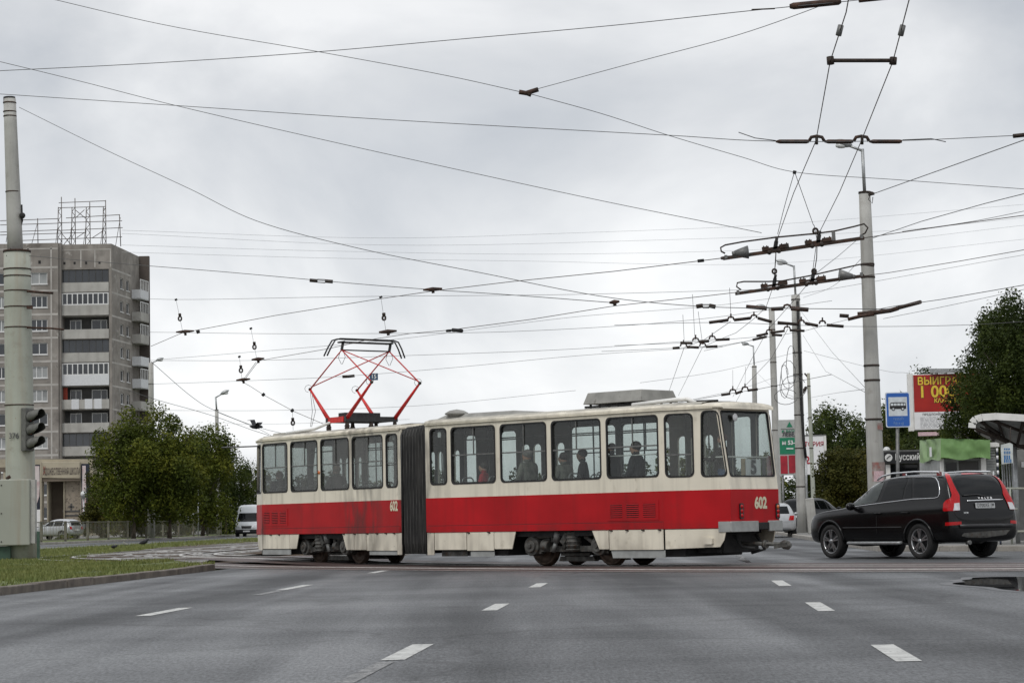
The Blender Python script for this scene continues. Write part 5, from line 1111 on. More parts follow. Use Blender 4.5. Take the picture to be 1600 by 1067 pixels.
# ---- ordinary parked cars ------------------------------------------
def small_car(pos, ang, label, paint, kind='estate', z=0.0, scale=1.0):
    root = thing('car', (pos[0], pos[1], z), label, 'car', rz=ang); root.scale = (scale,) * 3
    if kind == 'estate': st = [(-0.92, .42, .60, .68, .62, .55), (-0.89, .34, .72, .84, .74, .66), (-0.85, .30, .88, 1.0, .82, .68), (-0.75, .27, .93, 1.22, .85, .62), (-0.60, .26, .94, 1.40, .865, .58), (-0.3, .25, .93, 1.44, .87, .57), (0.6, .25, .92, 1.45, .87, .575), (1.1, .25, .91, 1.42, .87, .575), (1.45, .25, .90, 1.30, .87, .59), (1.8, .25, .885, 1.06, .865, .66), (2.05, .25, .87, .96, .86, .70), (2.7, .25, .80, .87, .83, .70), (3.1, .27, .70, .78, .76, .62), (3.28, .36, .58, .64, .62, .48)]
    else: st = [(-0.72, .42, .60, .68, .62, .55), (-0.69, .34, .72, .84, .74, .64), (-0.64, .30, .88, 1.02, .80, .66), (-0.52, .27, .93, 1.26, .83, .60), (-0.36, .26, .94, 1.41, .845, .57), (0.0, .25, .93, 1.46, .85, .56), (0.6, .25, .92, 1.48, .85, .565), (1.1, .25, .91, 1.44, .85, .565), (1.45, .25, .90, 1.30, .85, .58), (1.8, .25, .885, 1.08, .845, .65), (2.05, .25, .87, .98, .84, .70), (2.6, .25, .80, .88, .81, .70), (2.95, .27, .70, .78, .74, .62), (3.1, .36, .58, .64, .62, .48)]
    wbx = 2.6 if kind == 'estate' else 2.45
    B, T = car_body(root, st, paint, ((0, 0.36, 0.30), (wbx, 0.36, 0.30)))
    x0 = -0.55 if kind == 'estate' else -0.3
    for s in (1, -1):
        for lp in ([(1.68, 0.97), (0.86, 0.96), (0.86, 1.33), (1.2, 1.32)], [(0.78, 0.96), (0.02, 0.965), (0.02, 1.34), (0.78, 1.34)], [(-0.06, 0.965), (x0, 1.0), (x0 + 0.08, 1.28), (-0.06, 1.33)]):
            patch(T, rpoly(lp, 0.04, 2), 'side_window', 'car_glass', root, 0.004, 'side', s)
        patch(T, [(0.50 * s, 0.72), (0.72 * s, 0.72), (0.74 * s, 0.92), (0.56 * s, 0.92)], 'tail_lamp', 'lamp_red', root, 0.01, 'rear')
        patch(T, [(0.45 * s, 0.58), (0.66 * s, 0.60), (0.66 * s, 0.72), (0.45 * s, 0.70)], 'headlamp', 'lamp_clear', root, 0.01, 'front')
        mb = MB(); mb.ball((1.6, 0.95 * s, 1.0), 0.10, 10, (0.6, 0.9, 0.65)); mb.build('wing_mirror', paint, root)
        for ax in (0, wbx): rim_wheel(root, ax, 0.74 * s, 0.31, 0.2, s, 6, False)
    patch(T, [(-0.55, 1.0), (0.55, 1.0), (0.47, 1.32), (-0.47, 1.32)], 'rear_window', 'car_glass', root, 0.004, 'rear')
    patch(T, [(-0.58, 1.0), (0.58, 1.0), (0.5, 1.32), (-0.5, 1.32)], 'windscreen', 'car_glass', root, 0.004, 'front')
    patch(T, [(-0.25, 0.62), (0.25, 0.62), (0.25, 0.72), (-0.25, 0.72)], 'number_plate', 'clean_white', root, 0.012, 'rear')
    mb = MB(); mb.bar((-0.80 if kind == 'estate' else -0.62, 0, 0.42), (3.0 if kind == 'estate' else 2.85, 0, 0.42), 1.3, 0.2); mb.build('chassis', 'soot', root)
    return root
q = P(1266, 800, 103); small_car((q.x - 0.55, q.y - 1.6), rad(58), 'dark estate car parked behind the concrete pole with the black cable', mat('car_charcoal', (0.010, 0.011, 0.013), 0.35, var=0.1, spec=0.3), 'estate', 0.125, 1.1)
q = P(1207, 800, 95); small_car((q.x, q.y - 1.2), rad(86), 'pale silver car half hidden behind the tram with its red tail lamp showing', 'car_silver', 'hatch', 0.0)
q = P(108, 800, 158); small_car((q.x, q.y), rad(152), 'silver hatchback parked behind the rusty fence on the left', 'car_silver', 'hatch', 0.215, 1.0)
# ---- white van on the far carriageway, front towards us -------------
q = P(391, 800, 168); V = thing('van', (q.x, q.y + 1.0, 0.02), 'white high-roofed delivery van driving towards us just left of the tram', 'van', rz=rad(-92)); V.scale = (0.98,) * 3
st = [(-2.9, .35, 1.0, 2.35, .93, .80), (-2.85, .30, 1.1, 2.55, .97, .83), (0, .30, 1.1, 2.58, .99, .84), (1.05, .30, 1.1, 2.56, .99, .84), (1.35, .30, 1.12, 2.42, .985, .82), (1.75, .30, 1.12, 1.95, .98, .84), (2.15, .30, 1.10, 1.42, .96, .86), (2.5, .32, 1.0, 1.15, .93, .82), (2.72, .34, .85, .98, .88, .76), (2.8, .45, .7, .78, .8, .66)]
B, T = car_body(V, st, 'car_white', ((-1.7, 0.40, 0.34), (1.85, 0.40, 0.34)))
patch(T, rpoly([(-0.80, 1.25), (0.80, 1.25), (0.72, 1.92), (-0.72, 1.92)], 0.06, 2), 'windscreen', 'car_glass', V, 0.006, 'front')
patch(T, [(-0.35, 0.72), (0.35, 0.72), (0.42, 0.92), (-0.42, 0.92)], 'grille', 'dark_trim', V, 0.01, 'front')
patch(T, [(-0.85, 0.36), (0.85, 0.36), (0.86, 0.64), (-0.86, 0.64)], 'bumper', 'dark_trim', V, 0.014, 'front')
patch(T, [(-0.26, 0.46), (0.26, 0.46), (0.26, 0.57), (-0.26, 0.57)], 'number_plate', 'clean_white', V, 0.03, 'front')
for s in (1, -1):
    patch(T, [(0.52 * s, 0.74), (0.84 * s, 0.76), (0.86 * s, 0.98), (0.56 * s, 0.92)], 'headlamp', 'lamp_clear', V, 0.012, 'front')
    patch(T, [(1.75, 1.25), (1.1, 1.25), (1.1, 1.85), (1.45, 1.85)], 'side_window', 'car_glass', V, 0.005, 'side', s)
    mb = MB(); mb.bar((1.75, 1.02 * s, 1.2), (1.75, 1.22 * s, 1.2), 0.04, 0.04); mb.bar((1.75, 1.2 * s, 1.15), (1.75, 1.2 * s, 1.5), 0.18, 0.08); mb.build('wing_mirror', 'dark_trim', V)
    for ax in (-1.7, 1.85): rim_wheel(V, ax, 0.85 * s, 0.34, 0.21, s, 6, False)
mb = MB(); mb.bar((-2.7, 0, 0.42), (2.5, 0, 0.42), 1.4, 0.2); mb.build('chassis', 'soot', V)

# ================================================================== PEOPLE
SEAT_JOINTS = dict(pel=(0, 0, .52), sp=(-.03, 0, .74), ch=(-.01, 0, .98), nk=(.01, 0, 1.13), hb=(.035, 0, 1.195), ht=(.03, 0, 1.335), sh=(.0, .175, 1.06), el=(.06, .235, .80), wr=(.27, .14, .70), hip=(.02, .1, .50), kn=(.43, .12, .52), an=(.43, .12, .09), to=(.60, .13, .04))
STAND_JOINTS = dict(pel=(0, 0, .94), sp=(0, 0, 1.14), ch=(0, 0, 1.34), nk=(.0, 0, 1.50), hb=(.025, 0, 1.58), ht=(.015, 0, 1.72), sh=(0, .19, 1.42), el=(.0, .24, 1.12), wr=(.06, .23, .88), hip=(0, .1, .90), kn=(.02, .11, .50), an=(-.02, .11, .09), to=(.16, .12, .04))
def person(loc, rz, label, pose, top, legs, hair, scale=1.0, over=None, hat=False, longhair=False, parent=None):
    J = dict(pose); over = over or {}
    root = None
    V_, E_, R__, K_ = [], [], [], []
    def v(p, r, k, par=None):
        V_.append(tuple(p)); R__.append(r); K_.append(k); i = len(V_) - 1
        if par is not None: E_.append((par, i))
        return i
    g = lambda n, s=1: over.get(n + ('L' if s > 0 else 'R')) or (over.get(n) if s == 0 else None) or (J[n][0], J[n][1] * (s or 1), J[n][2])
    pel = v(g('pel', 0), (.15, .13), 'leg'); sp = v(g('sp', 0), (.145, .115), 'top', pel); ch = v(g('ch', 0), (.185, .13), 'top', sp); nk = v(g('nk', 0), (.068, .068), 'top', ch)
    hb = v(g('hb', 0), (.075, .082), 'skin', nk); p = Vector(g('ht', 0)); q_ = Vector(g('hb', 0)); mid = (p + q_) / 2
    hm = v(mid, (.084, .10), 'skin', hb); ht = v(p, (.07, .085), 'skin', hm); v(mid + Vector((.105, 0, -.01)), (.013, .018), 'skin', hm)
    for s in (1, -1):
        sh = v(g('sh', s), (.082, .085), 'top', ch); el = v(g('el', s), (.058, .058), 'top', sh); wr = v(g('wr', s), (.032, .028), 'skin', el)
        d = (Vector(g('wr', s)) - Vector(g('el', s))).normalized(); pal = Vector(g('wr', s)) + d * .075; pi = v(pal, (.036, .018), 'skin', wr)
        side_ = d.cross(Vector((0, 0, 1)));
        if side_.length < .1: side_ = Vector((1, 0, 0))
        side_.normalize(); dn = side_.cross(d) * (-1 if side_.cross(d).z > 0 else 1)
        for k, (o_, l_) in enumerate(((-.028, .055), (-.010, .07), (.009, .066), (.027, .05))):
            a = v(pal + side_ * o_ + d * .03, (.0095, .0095), 'skin', pi); b = v(pal + side_ * o_ + d * (.03 + l_ * .5) + dn * .008, (.009, .009), 'skin', a); v(pal + side_ * o_ + d * (.03 + l_ * .8) + dn * .03, (.0075, .0075), 'skin', b)
        a = v(Vector(g('wr', s)) + d * .03 - side_ * .035 * s, (.011, .011), 'skin', pi); v(Vector(g('wr', s)) + d * .075 - side_ * .06 * s, (.009, .009), 'skin', a)
        hp = v(g('hip', s), (.095, .095), 'leg', pel); kn = v(g('kn', s), (.064, .066), 'leg', hp); an = v(g('an', s), (.045, .045), 'leg', kn); v(g('to', s), (.042, .032), 'shoe', an)
    me = bpy.data.meshes.new('person'); me.from_pydata(V_, E_, [])
    o = bpy.data.objects.new('person', me); COL.objects.link(o)
    sk = o.modifiers.new('k', 'SKIN'); sk.use_smooth_shade = True
    for i, r in enumerate(R__): me.skin_vertices[0].data[i].radius = r
    me.skin_vertices[0].data[0].use_root = True
    sb = o.modifiers.new('s', 'SUBSURF'); sb.levels = 2; sb.render_levels = 2
    baked(o); me = o.data
    for m_ in ('skin', top, legs, 'black_paint'): me.materials.append(MATS[m_])
    idx = {'skin': 0, 'top': 1, 'leg': 2, 'shoe': 3}; vv = [Vector(q) for q in V_]
    segs = [(vv[a], vv[b], K_[b] if K_[b] != 'skin' or K_[a] == 'skin' else ('top' if K_[a] == 'top' else K_[b])) for a, b in E_]
    for pl in me.polygons:
        c = pl.center; best = 9; kk = 'top'
        for a, b, k in segs:
            ab = b - a; t = max(0, min(1, (c - a).dot(ab) / max(ab.length_squared, 1e-9))); dd = (c - a - ab * t).length
            if dd < best: best = dd; kk = k; 
        pl.material_index = idx[kk]; pl.use_smooth = True
    o.location = loc; o.rotation_euler = (0, 0, rz); o.scale = (scale,) * 3; tag(o, label, 'person')
    hb_ = MB(); c = mid + Vector((-.018, 0, .035)); hb_.ball(c, 0.102, 14, (0.98, 0.86, 0.90)); keep = []
    bm = bmesh.new()
    ho = hb_.build('hair' if not hat else 'cap', hair, o)
    bm.from_mesh(ho.data)
    dl = [f for f in bm.faces if f.calc_center_median().z < mid.z - (0.01 if not longhair else .2) + (f.calc_center_median().x - mid.x) * 0.9 - 0.02]
    bmesh.ops.delete(bm, geom=dl, context='FACES'); bm.to_mesh(ho.data); bm.free()
    sd_ = ho.modifiers.new('t', 'SOLIDIFY'); sd_.thickness = 0.012
    for s in (1, -1):
        eb = MB(); eb.ball(mid + Vector((.083, .032 * s, .012)), .011, 8); eb.build('eye', 'black_paint', o)
    return o
def tram_person(S, px, v, label, pose, top, legs, hair, rot=0, z=0.91, **kw):
    u_ = PL(px, 735, S.B, S.d, v, S.n)[0]; w_ = S.w(u_, v, z); ang = math.atan2(aL.y, aL.x) if S is L_ else math.atan2(aR.y, aR.x)
    return person(tuple(w_), ang + math.pi + rot, label, pose, top, legs, hair, **kw)
tram_person(L_, 437, 0.42, 'passenger with reddish hair and dark coat behind the foremost tram window', SEAT_JOINTS, 'cloth_black', 'cloth_black', mat('hair_red', (0.16, 0.05, 0.025), 0.6), longhair=True)
tram_person(L_, 527, 0.36, 'balding man in a dark jacket seated in the front half of the tram', SEAT_JOINTS, 'cloth_black', 'cloth_black', mat('hair_thin', (0.36, 0.24, 0.18), 0.7), scale=1.04)
tram_person(R_, 757, 0.40, 'child in a red jacket seated just behind the bellows', SEAT_JOINTS, 'cloth_red', 'cloth_black', 'hair_dark', scale=0.94, rot=0.5)
tram_person(R_, 826, 0.36, 'passenger in grey jacket and pale cap seated mid-tram', SEAT_JOINTS, 'cloth_grey', 'cloth_black', 'hair_grey', scale=1.1, hat=True)
tram_person(R_, 882, 0.36, 'stooping passenger in grey coat with dark hair', SEAT_JOINTS, 'cloth_grey', 'cloth_black', 'hair_dark', scale=1.03, over={'ht0': 0})
tram_person(R_, 912, 0.85, 'passenger in dark clothes seated on the aisle beside the one in grey coat', SEAT_JOINTS, 'cloth_black', 'cloth_black', 'hair_dark', scale=1.08, rot=0.6)
tram_person(R_, 957, 1.0, 'passenger in dark clothing standing in the aisle at the left of the big clear window', STAND_JOINTS, 'cloth_black', 'cloth_grey', 'hair_dark', scale=0.9)
tram_person(R_, 996, 0.42, 'dark-haired passenger in black coat with a pale collar by the clear window', SEAT_JOINTS, 'cloth_black', 'cloth_beige', 'hair_dark', scale=1.14, rot=0.3, longhair=True)
tram_person(R_, 1131, 0.62, 'man in a black jacket standing at the rear end with his hand on the rail', STAND_JOINTS, 'cloth_black', 'cloth_blue', mat('hair_brown', (0.09, 0.03, 0.02), 0.6), scale=0.93, rot=0.35, over={'elL': (.20, .24, 1.22), 'wrL': (.40, .16, 1.26)})
# ================================================================== BUILDINGS
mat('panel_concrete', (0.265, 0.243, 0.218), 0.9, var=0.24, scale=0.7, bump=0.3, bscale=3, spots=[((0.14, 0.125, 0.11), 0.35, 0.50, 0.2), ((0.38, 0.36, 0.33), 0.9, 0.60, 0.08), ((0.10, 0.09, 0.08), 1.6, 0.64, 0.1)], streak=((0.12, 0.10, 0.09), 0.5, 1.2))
mat('seam_mortar', (0.42, 0.40, 0.37), 0.9, var=0.15, scale=0.8)
mat('loggia_pale', (0.40, 0.39, 0.36), 0.85, var=0.12, scale=0.6, spots=((0.24, 0.22, 0.2), 0.8, 0.6, 0.2), streak=((0.2, 0.18, 0.16), 0.4, 1.5))
mat('loggia_white', (0.62, 0.63, 0.64), 0.6, var=0.06)
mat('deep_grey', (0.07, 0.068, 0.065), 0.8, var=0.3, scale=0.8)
mat('fin_brown', (0.085, 0.07, 0.06), 0.9, var=0.15, scale=0.4)
mat('win_frame', (0.66, 0.66, 0.65), 0.6, var=0.05)
mat('win_glass', (0.03, 0.034, 0.04), 0.08, var=0.3, scale=0.3, spec=0.7)
mat('curtain', (0.30, 0.31, 0.31), 0.9, var=0.2, scale=0.8)
mat('gallery_stone', (0.36, 0.32, 0.24), 0.9, var=0.12, scale=0.8, spots=((0.24, 0.2, 0.15), 1, 0.58, 0.2))
mat('mosaic', (0.27, 0.23, 0.18), 0.9, var=0.1, scale=3, detail=8, bump=0.4, spots=[((0.12, 0.1, 0.08), 4, 0.55, 0.08), ((0.42, 0.38, 0.32), 5, 0.62, 0.08)])
mat('brown_stone', (0.13, 0.105, 0.08), 0.9, var=0.15, scale=1)
TB_Y = 262.0
bo = P(172, 838, TB_Y); BO = Vector((bo.x, TB_Y, 0.2))
TB = thing('apartment_block', BO, 'tall weathered panel-built apartment block with loggias and a bare letter frame on its roof', 'building')
bx = lambda px: P(px, 560, TB_Y).x - BO.x
bz = lambda y: P(130, y, TB_Y).z - BO.z
ZR = bz(383)
PITCHF = 36.5
def bwin(name, a0, a1, z0, z1, f, mull, parent, frame='win_frame', glass='win_glass', sill=True, fw=0.09):
    """recessed window: frame with mullions (mull = fractions), pane behind"""
    mb = MB(); hs = []; xs = [0] + list(mull) + [1]
    for i in range(len(xs) - 1):
        p = a0 + (a1 - a0) * xs[i] + (fw if i == 0 else fw / 2); q = a0 + (a1 - a0) * xs[i + 1] - (fw if i == len(xs) - 2 else fw / 2); hs.append([(p, z0 + fw), (q, z0 + fw), (q, z1 - fw), (p, z1 - fw)])
    mb.panel([(a0, z0), (a1, z0), (a1, z1), (a0, z1)], hs, lambda a, b, t: f(a, b, 0.12 + t), 0.08); o = mb.build(name, frame, parent)
    g = MB(); g.panel([(a0, z0), (a1, z0), (a1, z1), (a0, z1)], [], lambda a, b, t: f(a, b, 0.17 + t), 0.004); g.build('pane', glass, o)
    if sill: s = MB(); s.panel([(a0 - 0.08, z0 - 0.1), (a1 + 0.08, z0 - 0.1), (a1 + 0.08, z0 - 0.003), (a0 - 0.08, z0 - 0.003)], [], lambda a, b, t: f(a, b, -0.08 + t), 0.2); s.build('sill', frame, o)
    return o
# front wall of the left bay
fA = lambda a, b, d: (a, -1.0 + d, b); fB = lambda a, b, d: (a, 0.0 + d, b)
xA0, xA1, xB0, xB1 = bx(-110), bx(94), bx(97), bx(171)
holes = []; wins = []
for k in range(11):
    z1 = bz(426 + PITCHF * k); z0 = bz(444 + PITCHF * k)
    if z0 < 0.5: break
    for p, q in ((51, 77), (-12, 14), (-80, -54)):
        a0, a1 = bx(p), bx(q); holes.append([(a0, z0), (a1, z0), (a1, z1), (a0, z1)]); wins.append((a0, a1, z0, z1, k, p))
mb = MB(); mb.panel([(xA0, 0), (xA1, 0), (xA1, ZR + 0.2), (xA0, ZR + 0.2)], holes, fA, 0.3); mb.build('wall', 'panel_concrete', TB)
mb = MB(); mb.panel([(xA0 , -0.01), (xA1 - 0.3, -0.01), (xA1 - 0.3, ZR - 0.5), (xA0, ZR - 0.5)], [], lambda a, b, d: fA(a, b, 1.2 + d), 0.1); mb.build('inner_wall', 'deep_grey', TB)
rn = random.Random(8)
for a0, a1, z0, z1, k, p in wins: bwin('window', a0, a1, z0, z1, fA, (0.33, 0.66) if (k + p) % 3 else (0.5,), TB, glass='curtain' if rn.random() < 0.35 else 'win_glass')
# pale seams between the concrete panels
mb = MB()
def seam(f, a0, a1, z0, z1): mb.panel([(a0, z0), (a1, z0), (a1, z1), (a0, z1)], [], lambda a, b, d: f(a, b, -0.012 + d), 0.01)
zp = ZR
for k in range(12):
    z = bz(418 + PITCHF * k)
    if z < 0.3: break
    seam(fA, xA0, xA1 - 0.05, z - 0.14, z + 0.10)
    for px in (46, 82):
        zt0 = z + 0.11; zt1 = bz(418 + PITCHF * (k - 1)) - 0.15 if k else ZR - 0.3
        seam(fA, bx(px), bx(px) + 0.16, zt0, min(zt1, ZR - 0.2))
seam(fA, xA0, xA1 - 0.05, ZR - 0.55, ZR - 0.4)
mb.build('panel_seams', 'seam_mortar', TB)
# step between the bays
mb = MB(); mb.panel([(-0.7, 0), (1.6, 0), (1.6, ZR + 0.2), (-0.7, ZR + 0.2)], [], lambda a, b, d: (xA1 - 0.003 + d, a, b), 0.25); mb.build('wall', 'panel_concrete', TB)
# loggia bay: one opening per storey
lh = []; LG = []
for k in range(11):
    zt_, zb_ = bz(421 + PITCHF * k), bz(456.5 + PITCHF * k)
    if zb_ < 0.3: break
    lh.append([(xB0, zb_), (xB1 - 0.02, zb_), (xB1 - 0.02, zt_), (xB0, zt_)]); LG.append((k, zb_, zt_))
mb = MB(); mb.panel([(xB0 - 0.15, 0), (bx(175), 0), (bx(175), ZR + 0.1), (xB0 - 0.15, ZR + 0.1)], lh, fB, 0.25); mb.build('wall', 'panel_concrete', TB)
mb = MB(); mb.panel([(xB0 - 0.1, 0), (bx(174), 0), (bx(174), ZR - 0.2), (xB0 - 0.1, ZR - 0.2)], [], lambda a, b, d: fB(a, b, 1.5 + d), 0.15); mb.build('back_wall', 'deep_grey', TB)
mb = MB()
for k, z0, z1 in LG: mb = MB(); mb.panel([(xB0 - 0.1, 0.26), (xB1 + 0.1, 0.26), (xB1 + 0.1, 1.49), (xB0 - 0.1, 1.49)], [], lambda a, b, d: (a, b, z0 - 0.12 + d), 0.11); mb.build('slab', 'loggia_pale', TB)
for k, z0, z1 in LG:
    hp = (z1 - z0) * (0.42 if k not in (1, 4) else 0.46); zp = z0 + hp
    white = k in (1, 4)
    mb = MB(); mb.panel([(xB0 + 0.01, z0 + 0.02), (xB1 - 0.04, z0 + 0.02), (xB1 - 0.04, zp), (xB0 + 0.01, zp)], [], lambda a, b, d: fB(a, b, -0.12 + d), 0.1); o = mb.build('parapet', 'loggia_white' if k == 4 else 'loggia_pale', TB)
    if k == 5:
        for q in (0.2, 0.48, 0.68): c = xB0 + (xB1 - xB0) * q; mm = MB(); mm.panel([(c, z0), (c + 0.9, z0), (c + 0.9, zp + 0.05), (c, zp + 0.05)], [], lambda a, b, d: fB(a, b, -0.17 + d), 0.04); mm.build('board', 'loggia_white', o)
    if white:
        bwin('loggia_glazing', xB0 + 0.02, xB1 - 0.05, zp + 0.002, z1 - 0.02, lambda a, b, d: fB(a, b, d - 0.22), [i / 9 for i in range(1, 9)], TB, sill=False, fw=0.13)
    elif k in (0, 3, 7):
        bwin('loggia_glazing', xB0 + 0.02, xB1 - 0.05, zp + 0.002, z1 - 0.02, lambda a, b, d: fB(a, b, d), [i / 7 for i in range(1, 7)], TB, frame='deep_grey', sill=False, fw=0.06)
    if k in (2, 5, 6, 7): bwin('window', xB0 + 0.7, xB0 + 2.1, zp - 0.1, z1 - 0.35, lambda a, b, d: fB(a, b, 1.2 + d), (0.5,), TB, sill=False); bwin('window', xB1 - 2.4, xB1 - 0.5, zp - 0.1, z1 - 0.35, lambda a, b, d: fB(a, b, 1.2 + d), (0.6,), TB, sill=False)
    if k == 5: mm = MB(); mm.panel([(xB0 + 0.1, zp), (xB0 + 0.6, zp), (xB0 + 0.6, z1 - 0.1), (xB0 + 0.1, z1 - 0.1)], [], lambda a, b, d: fB(a, b, 0.2 + d), 0.05); mm.build('curtain', mat('curtain_red', (0.2, 0.03, 0.015), 0.9), TB)
# seams and small vents above the loggias
mb = MB(); seam(fB, xB0, bx(174), bz(391), bz(389.5))
for px in (126, 148, 172.5): seam(fB, bx(px), bx(px) + 0.14, bz(418), bz(391.3))
mb.build('panel_seams', 'seam_mortar', TB)
for px in (101, 117, 135, 156): mb = MB(); mb.panel([(bx(px) - 0.12, bz(413)), (bx(px) + 0.14, bz(413)), (bx(px) + 0.14, bz(409)), (bx(px) - 0.12, bz(409))], [], lambda a, b, d: fB(a, b, -0.01 + d), 0.008); mb.build('vent', 'soot', TB)
mb = MB(); mb.panel([(bx(65) - 0.15, bz(412.5)), (bx(65) + 0.15, bz(412.5)), (bx(65) + 0.15, bz(407.5)), (bx(65) - 0.15, bz(407.5))], [], lambda a, b, d: fA(a, b, -0.01 + d), 0.008)
mb.build('vent', 'soot', TB)
# side wall running back from the corner, narrow windows, then the dark fin
e0 = Vector((bx(175), 0)); e1p = P(217, 400, 273.5); e1 = Vector((e1p.x - BO.x, 11.5)); SD = (e1 - e0); SLn = SD.length; SDn = SD / SLn; SNn = Vector((-SDn.y, SDn.x))
fS = lambda a, b, d: (e0.x + SDn.x * a + SNn.x * d, e0.y + SDn.y * a + SNn.y * d, b)
hs = []; W_ = []
for k in range(11):
    zt_, zb_ = bz(430 + PITCHF * k), bz(447 + PITCHF * k)
    if zb_ < 0.5: break
    for q in (0.30, 0.52): a0 = SLn * q; hs.append([(a0, zb_), (a0 + 1.3, zb_), (a0 + 1.3, zt_), (a0, zt_)]); W_.append((a0, a0 + 1.3, zb_, zt_))
mb = MB(); mb.panel([(0.02, 0), (SLn, 0), (SLn, ZR - 0.1), (0.02, ZR + 0.1)], hs, fS, 0.25); mb.build('wall', 'panel_concrete', TB)
for a0, a1, z0, z1 in W_: bwin('window', a0, a1, z0, z1, fS, (), TB)
mb = MB()
for k in range(12):
    z = bz(421 + PITCHF * k)
    if z > 0.3: mb.panel([(0.05, z - 0.1), (SLn * 0.7, z - 0.1), (SLn * 0.7, z + 0.1), (0.05, z + 0.1)], [], lambda a, b, d: fS(a, b, -0.012 + d), 0.01)
mb.build('panel_seams', 'seam_mortar', TB)
fx1 = P(233, 500, 273.5).x - BO.x
mb = MB(); mb.panel([(e1.x - 0.01, 0), (fx1, 0), (fx1, ZR - 0.05), (e1.x - 0.01, ZR - 0.05)], [], lambda a, b, d: (a, 11.55 + d, b), 0.7); mb.build('wall', 'fin_brown', TB)
for k in range(10):
    zt_, zb_ = bz(434 + PITCHF * k * 0.985), bz(456 + PITCHF * k * 0.985)
    if zb_ < 1: break
    c0 = SLn * 0.72; c1 = SLn * 0.99; out = 1.25
    zf = zb_ - 0.1; hh = 1.05
    g = lambda a, o, b: (e0.x + SDn.x * a - SNn.x * o, e0.y + SDn.y * a - SNn.y * o, b)
    mb = MB(); mb.add([g(c0, 0.01, zf), g(c1, 0.01, zf), g(c1, out, zf), g(c0, out * 0.9, zf), g(c0, 0.01, zf + 0.12), g(c1, 0.01, zf + 0.12), g(c1, out, zf + 0.12), g(c0, out * 0.9, zf + 0.12)], [(0, 3, 2, 1), (4, 5, 6, 7), (0, 1, 5, 4), (1, 2, 6, 5), (2, 3, 7, 6), (3, 0, 4, 7)])
    for (q0, q1) in (((c0, 0.02), (c0, out * 0.9)), ((c0, out * 0.9), (c1, out)), ((c1, out), (c1, 0.02))):
        p0 = Vector(g(*q0, zf + 0.62)); p1 = Vector(g(*q1, zf + 0.62)); mb.bar(p0, p1, 0.08, hh)
    o = mb.build('balcony', 'loggia_white' if k in (0, 3, 4) else 'loggia_pale', TB)
    if k in (0, 1, 2, 4):
        m2 = MB()
        for t in (0, 0.2, 0.4, 0.6, 0.8, 1.0): a_ = c0 + (c1 - c0) * t; m2.bar(g(a_, out * (0.9 + 0.1 * t), zf + hh + 0.1), g(a_, out * (0.9 + 0.1 * t), zf + 2.4), 0.09, 0.09)
        m2.bar(g(c0, out * 0.9, zf + 2.4), g(c1, out, zf + 2.4), 0.09, 0.1); m2.build('glazing_bars', 'win_frame', o)
# roof slab and parapet cap
mb = MB(); mb.add([(xA0, -1.0, ZR - 0.6), (xA1, -1.0, ZR - 0.6), (xA1, 0.2, ZR - 0.6), (e0.x, 0.2, ZR - 0.6), (e1.x, 11.5, ZR - 0.6), (xA0, 11.5, ZR - 0.6)], [(0, 1, 2, 3, 4, 5)]); mb.build('roof', 'deep_grey', TB)
# letter frame on the roof: lattice masts and rails
def lp(x, y, Y=265.0): p = P(x / 4.85, 280 + y / 4.85, Y); return p - BO
mb = MB(); r_ = 0.055
def ln2(x0, y0, x1, y1, rr=None, Y0=265.0, Y1=None): mb.tube([lp(x0, y0, Y0), lp(x1, y1, Y1 or Y0)], rr or r_, 4)
for xa, xb, top in ((442, 465, 135), (546, 568, 145), (654, 680, 175), (783, 800, 160)):
    ln2(xa, 212, xa - 6, 506); ln2(xb, top, xb + 4, 506)
    n = 9
    for i in range(n):
        y0 = 215 + i * 32; ln2(xa if i % 2 else xb, y0, xb if i % 2 else xa, y0 + 32, 0.035)
    ln2(xa - 6, 370, xa - 22, 506, 0.035)
ln2(905, 268, 915, 510); ln2(912, 290, 876, 505, 0.035); ln2(285, 297, 288, 500); ln2(282, 340, 238, 500, 0.035); ln2(60, 385, 46, 480, 0.035); ln2(66, 370, 66, 480, 0.04)
for x0, y0, x1, y1 in ((445, 180, 800, 165), (440, 218, 802, 208), (780, 228, 800, 226), (0, 316, 440, 300), (440, 332, 925, 316), (0, 348, 440, 335), (500, 295, 910, 270), (0, 402, 440, 385), (440, 390, 930, 368), (170, 465, 925, 438), (0, 424, 650, 405), (568, 232, 652, 300), (640, 232, 575, 292), (470, 415, 545, 505), (545, 420, 480, 500), (580, 445, 655, 395), (700, 445, 785, 390)): ln2(x0, y0, x1, y1, 0.045)
mb.build('letter_frame', mat('frame_steel', (0.16, 0.14, 0.13), 0.7, 0.3), TB)
# ---- the low gallery building with its portal
GY = 226.0; go = P(100, 838, GY); GO = Vector((go.x, GY, 0.2))
GB = thing('gallery_building', GO, 'low stone-clad gallery with a tall portal and lettering over the entrance', 'building')
gx = lambda px: P(px, 780, GY).x - GO.x
gz_ = lambda y: P(100, y, GY).z - GO.z
fG = lambda a, b, d: (a, d, b)
mb = MB(); mb.panel([(gx(-60), 0), (gx(145), 0), (gx(145), gz_(718)), (gx(-60), gz_(714))], [[(gx(67.5), 0.02), (gx(126), 0.02), (gx(126), gz_(752)), (gx(67.5), gz_(752))], [(gx(0), gz_(770)), (gx(5), gz_(770)), (gx(5), gz_(732)), (gx(0), gz_(732))]], fG, 0.4); mb.build('wall', 'gallery_stone', GB)
mb = MB(); mb.panel([(gx(-60), 0.4), (gx(145), 0.4), (gx(150), 20), (gx(-60), 20)], [], lambda a, b, d: (a, b, gz_(719) - 0.1 + d), 0.3); mb.build('roof', 'deep_grey', GB)
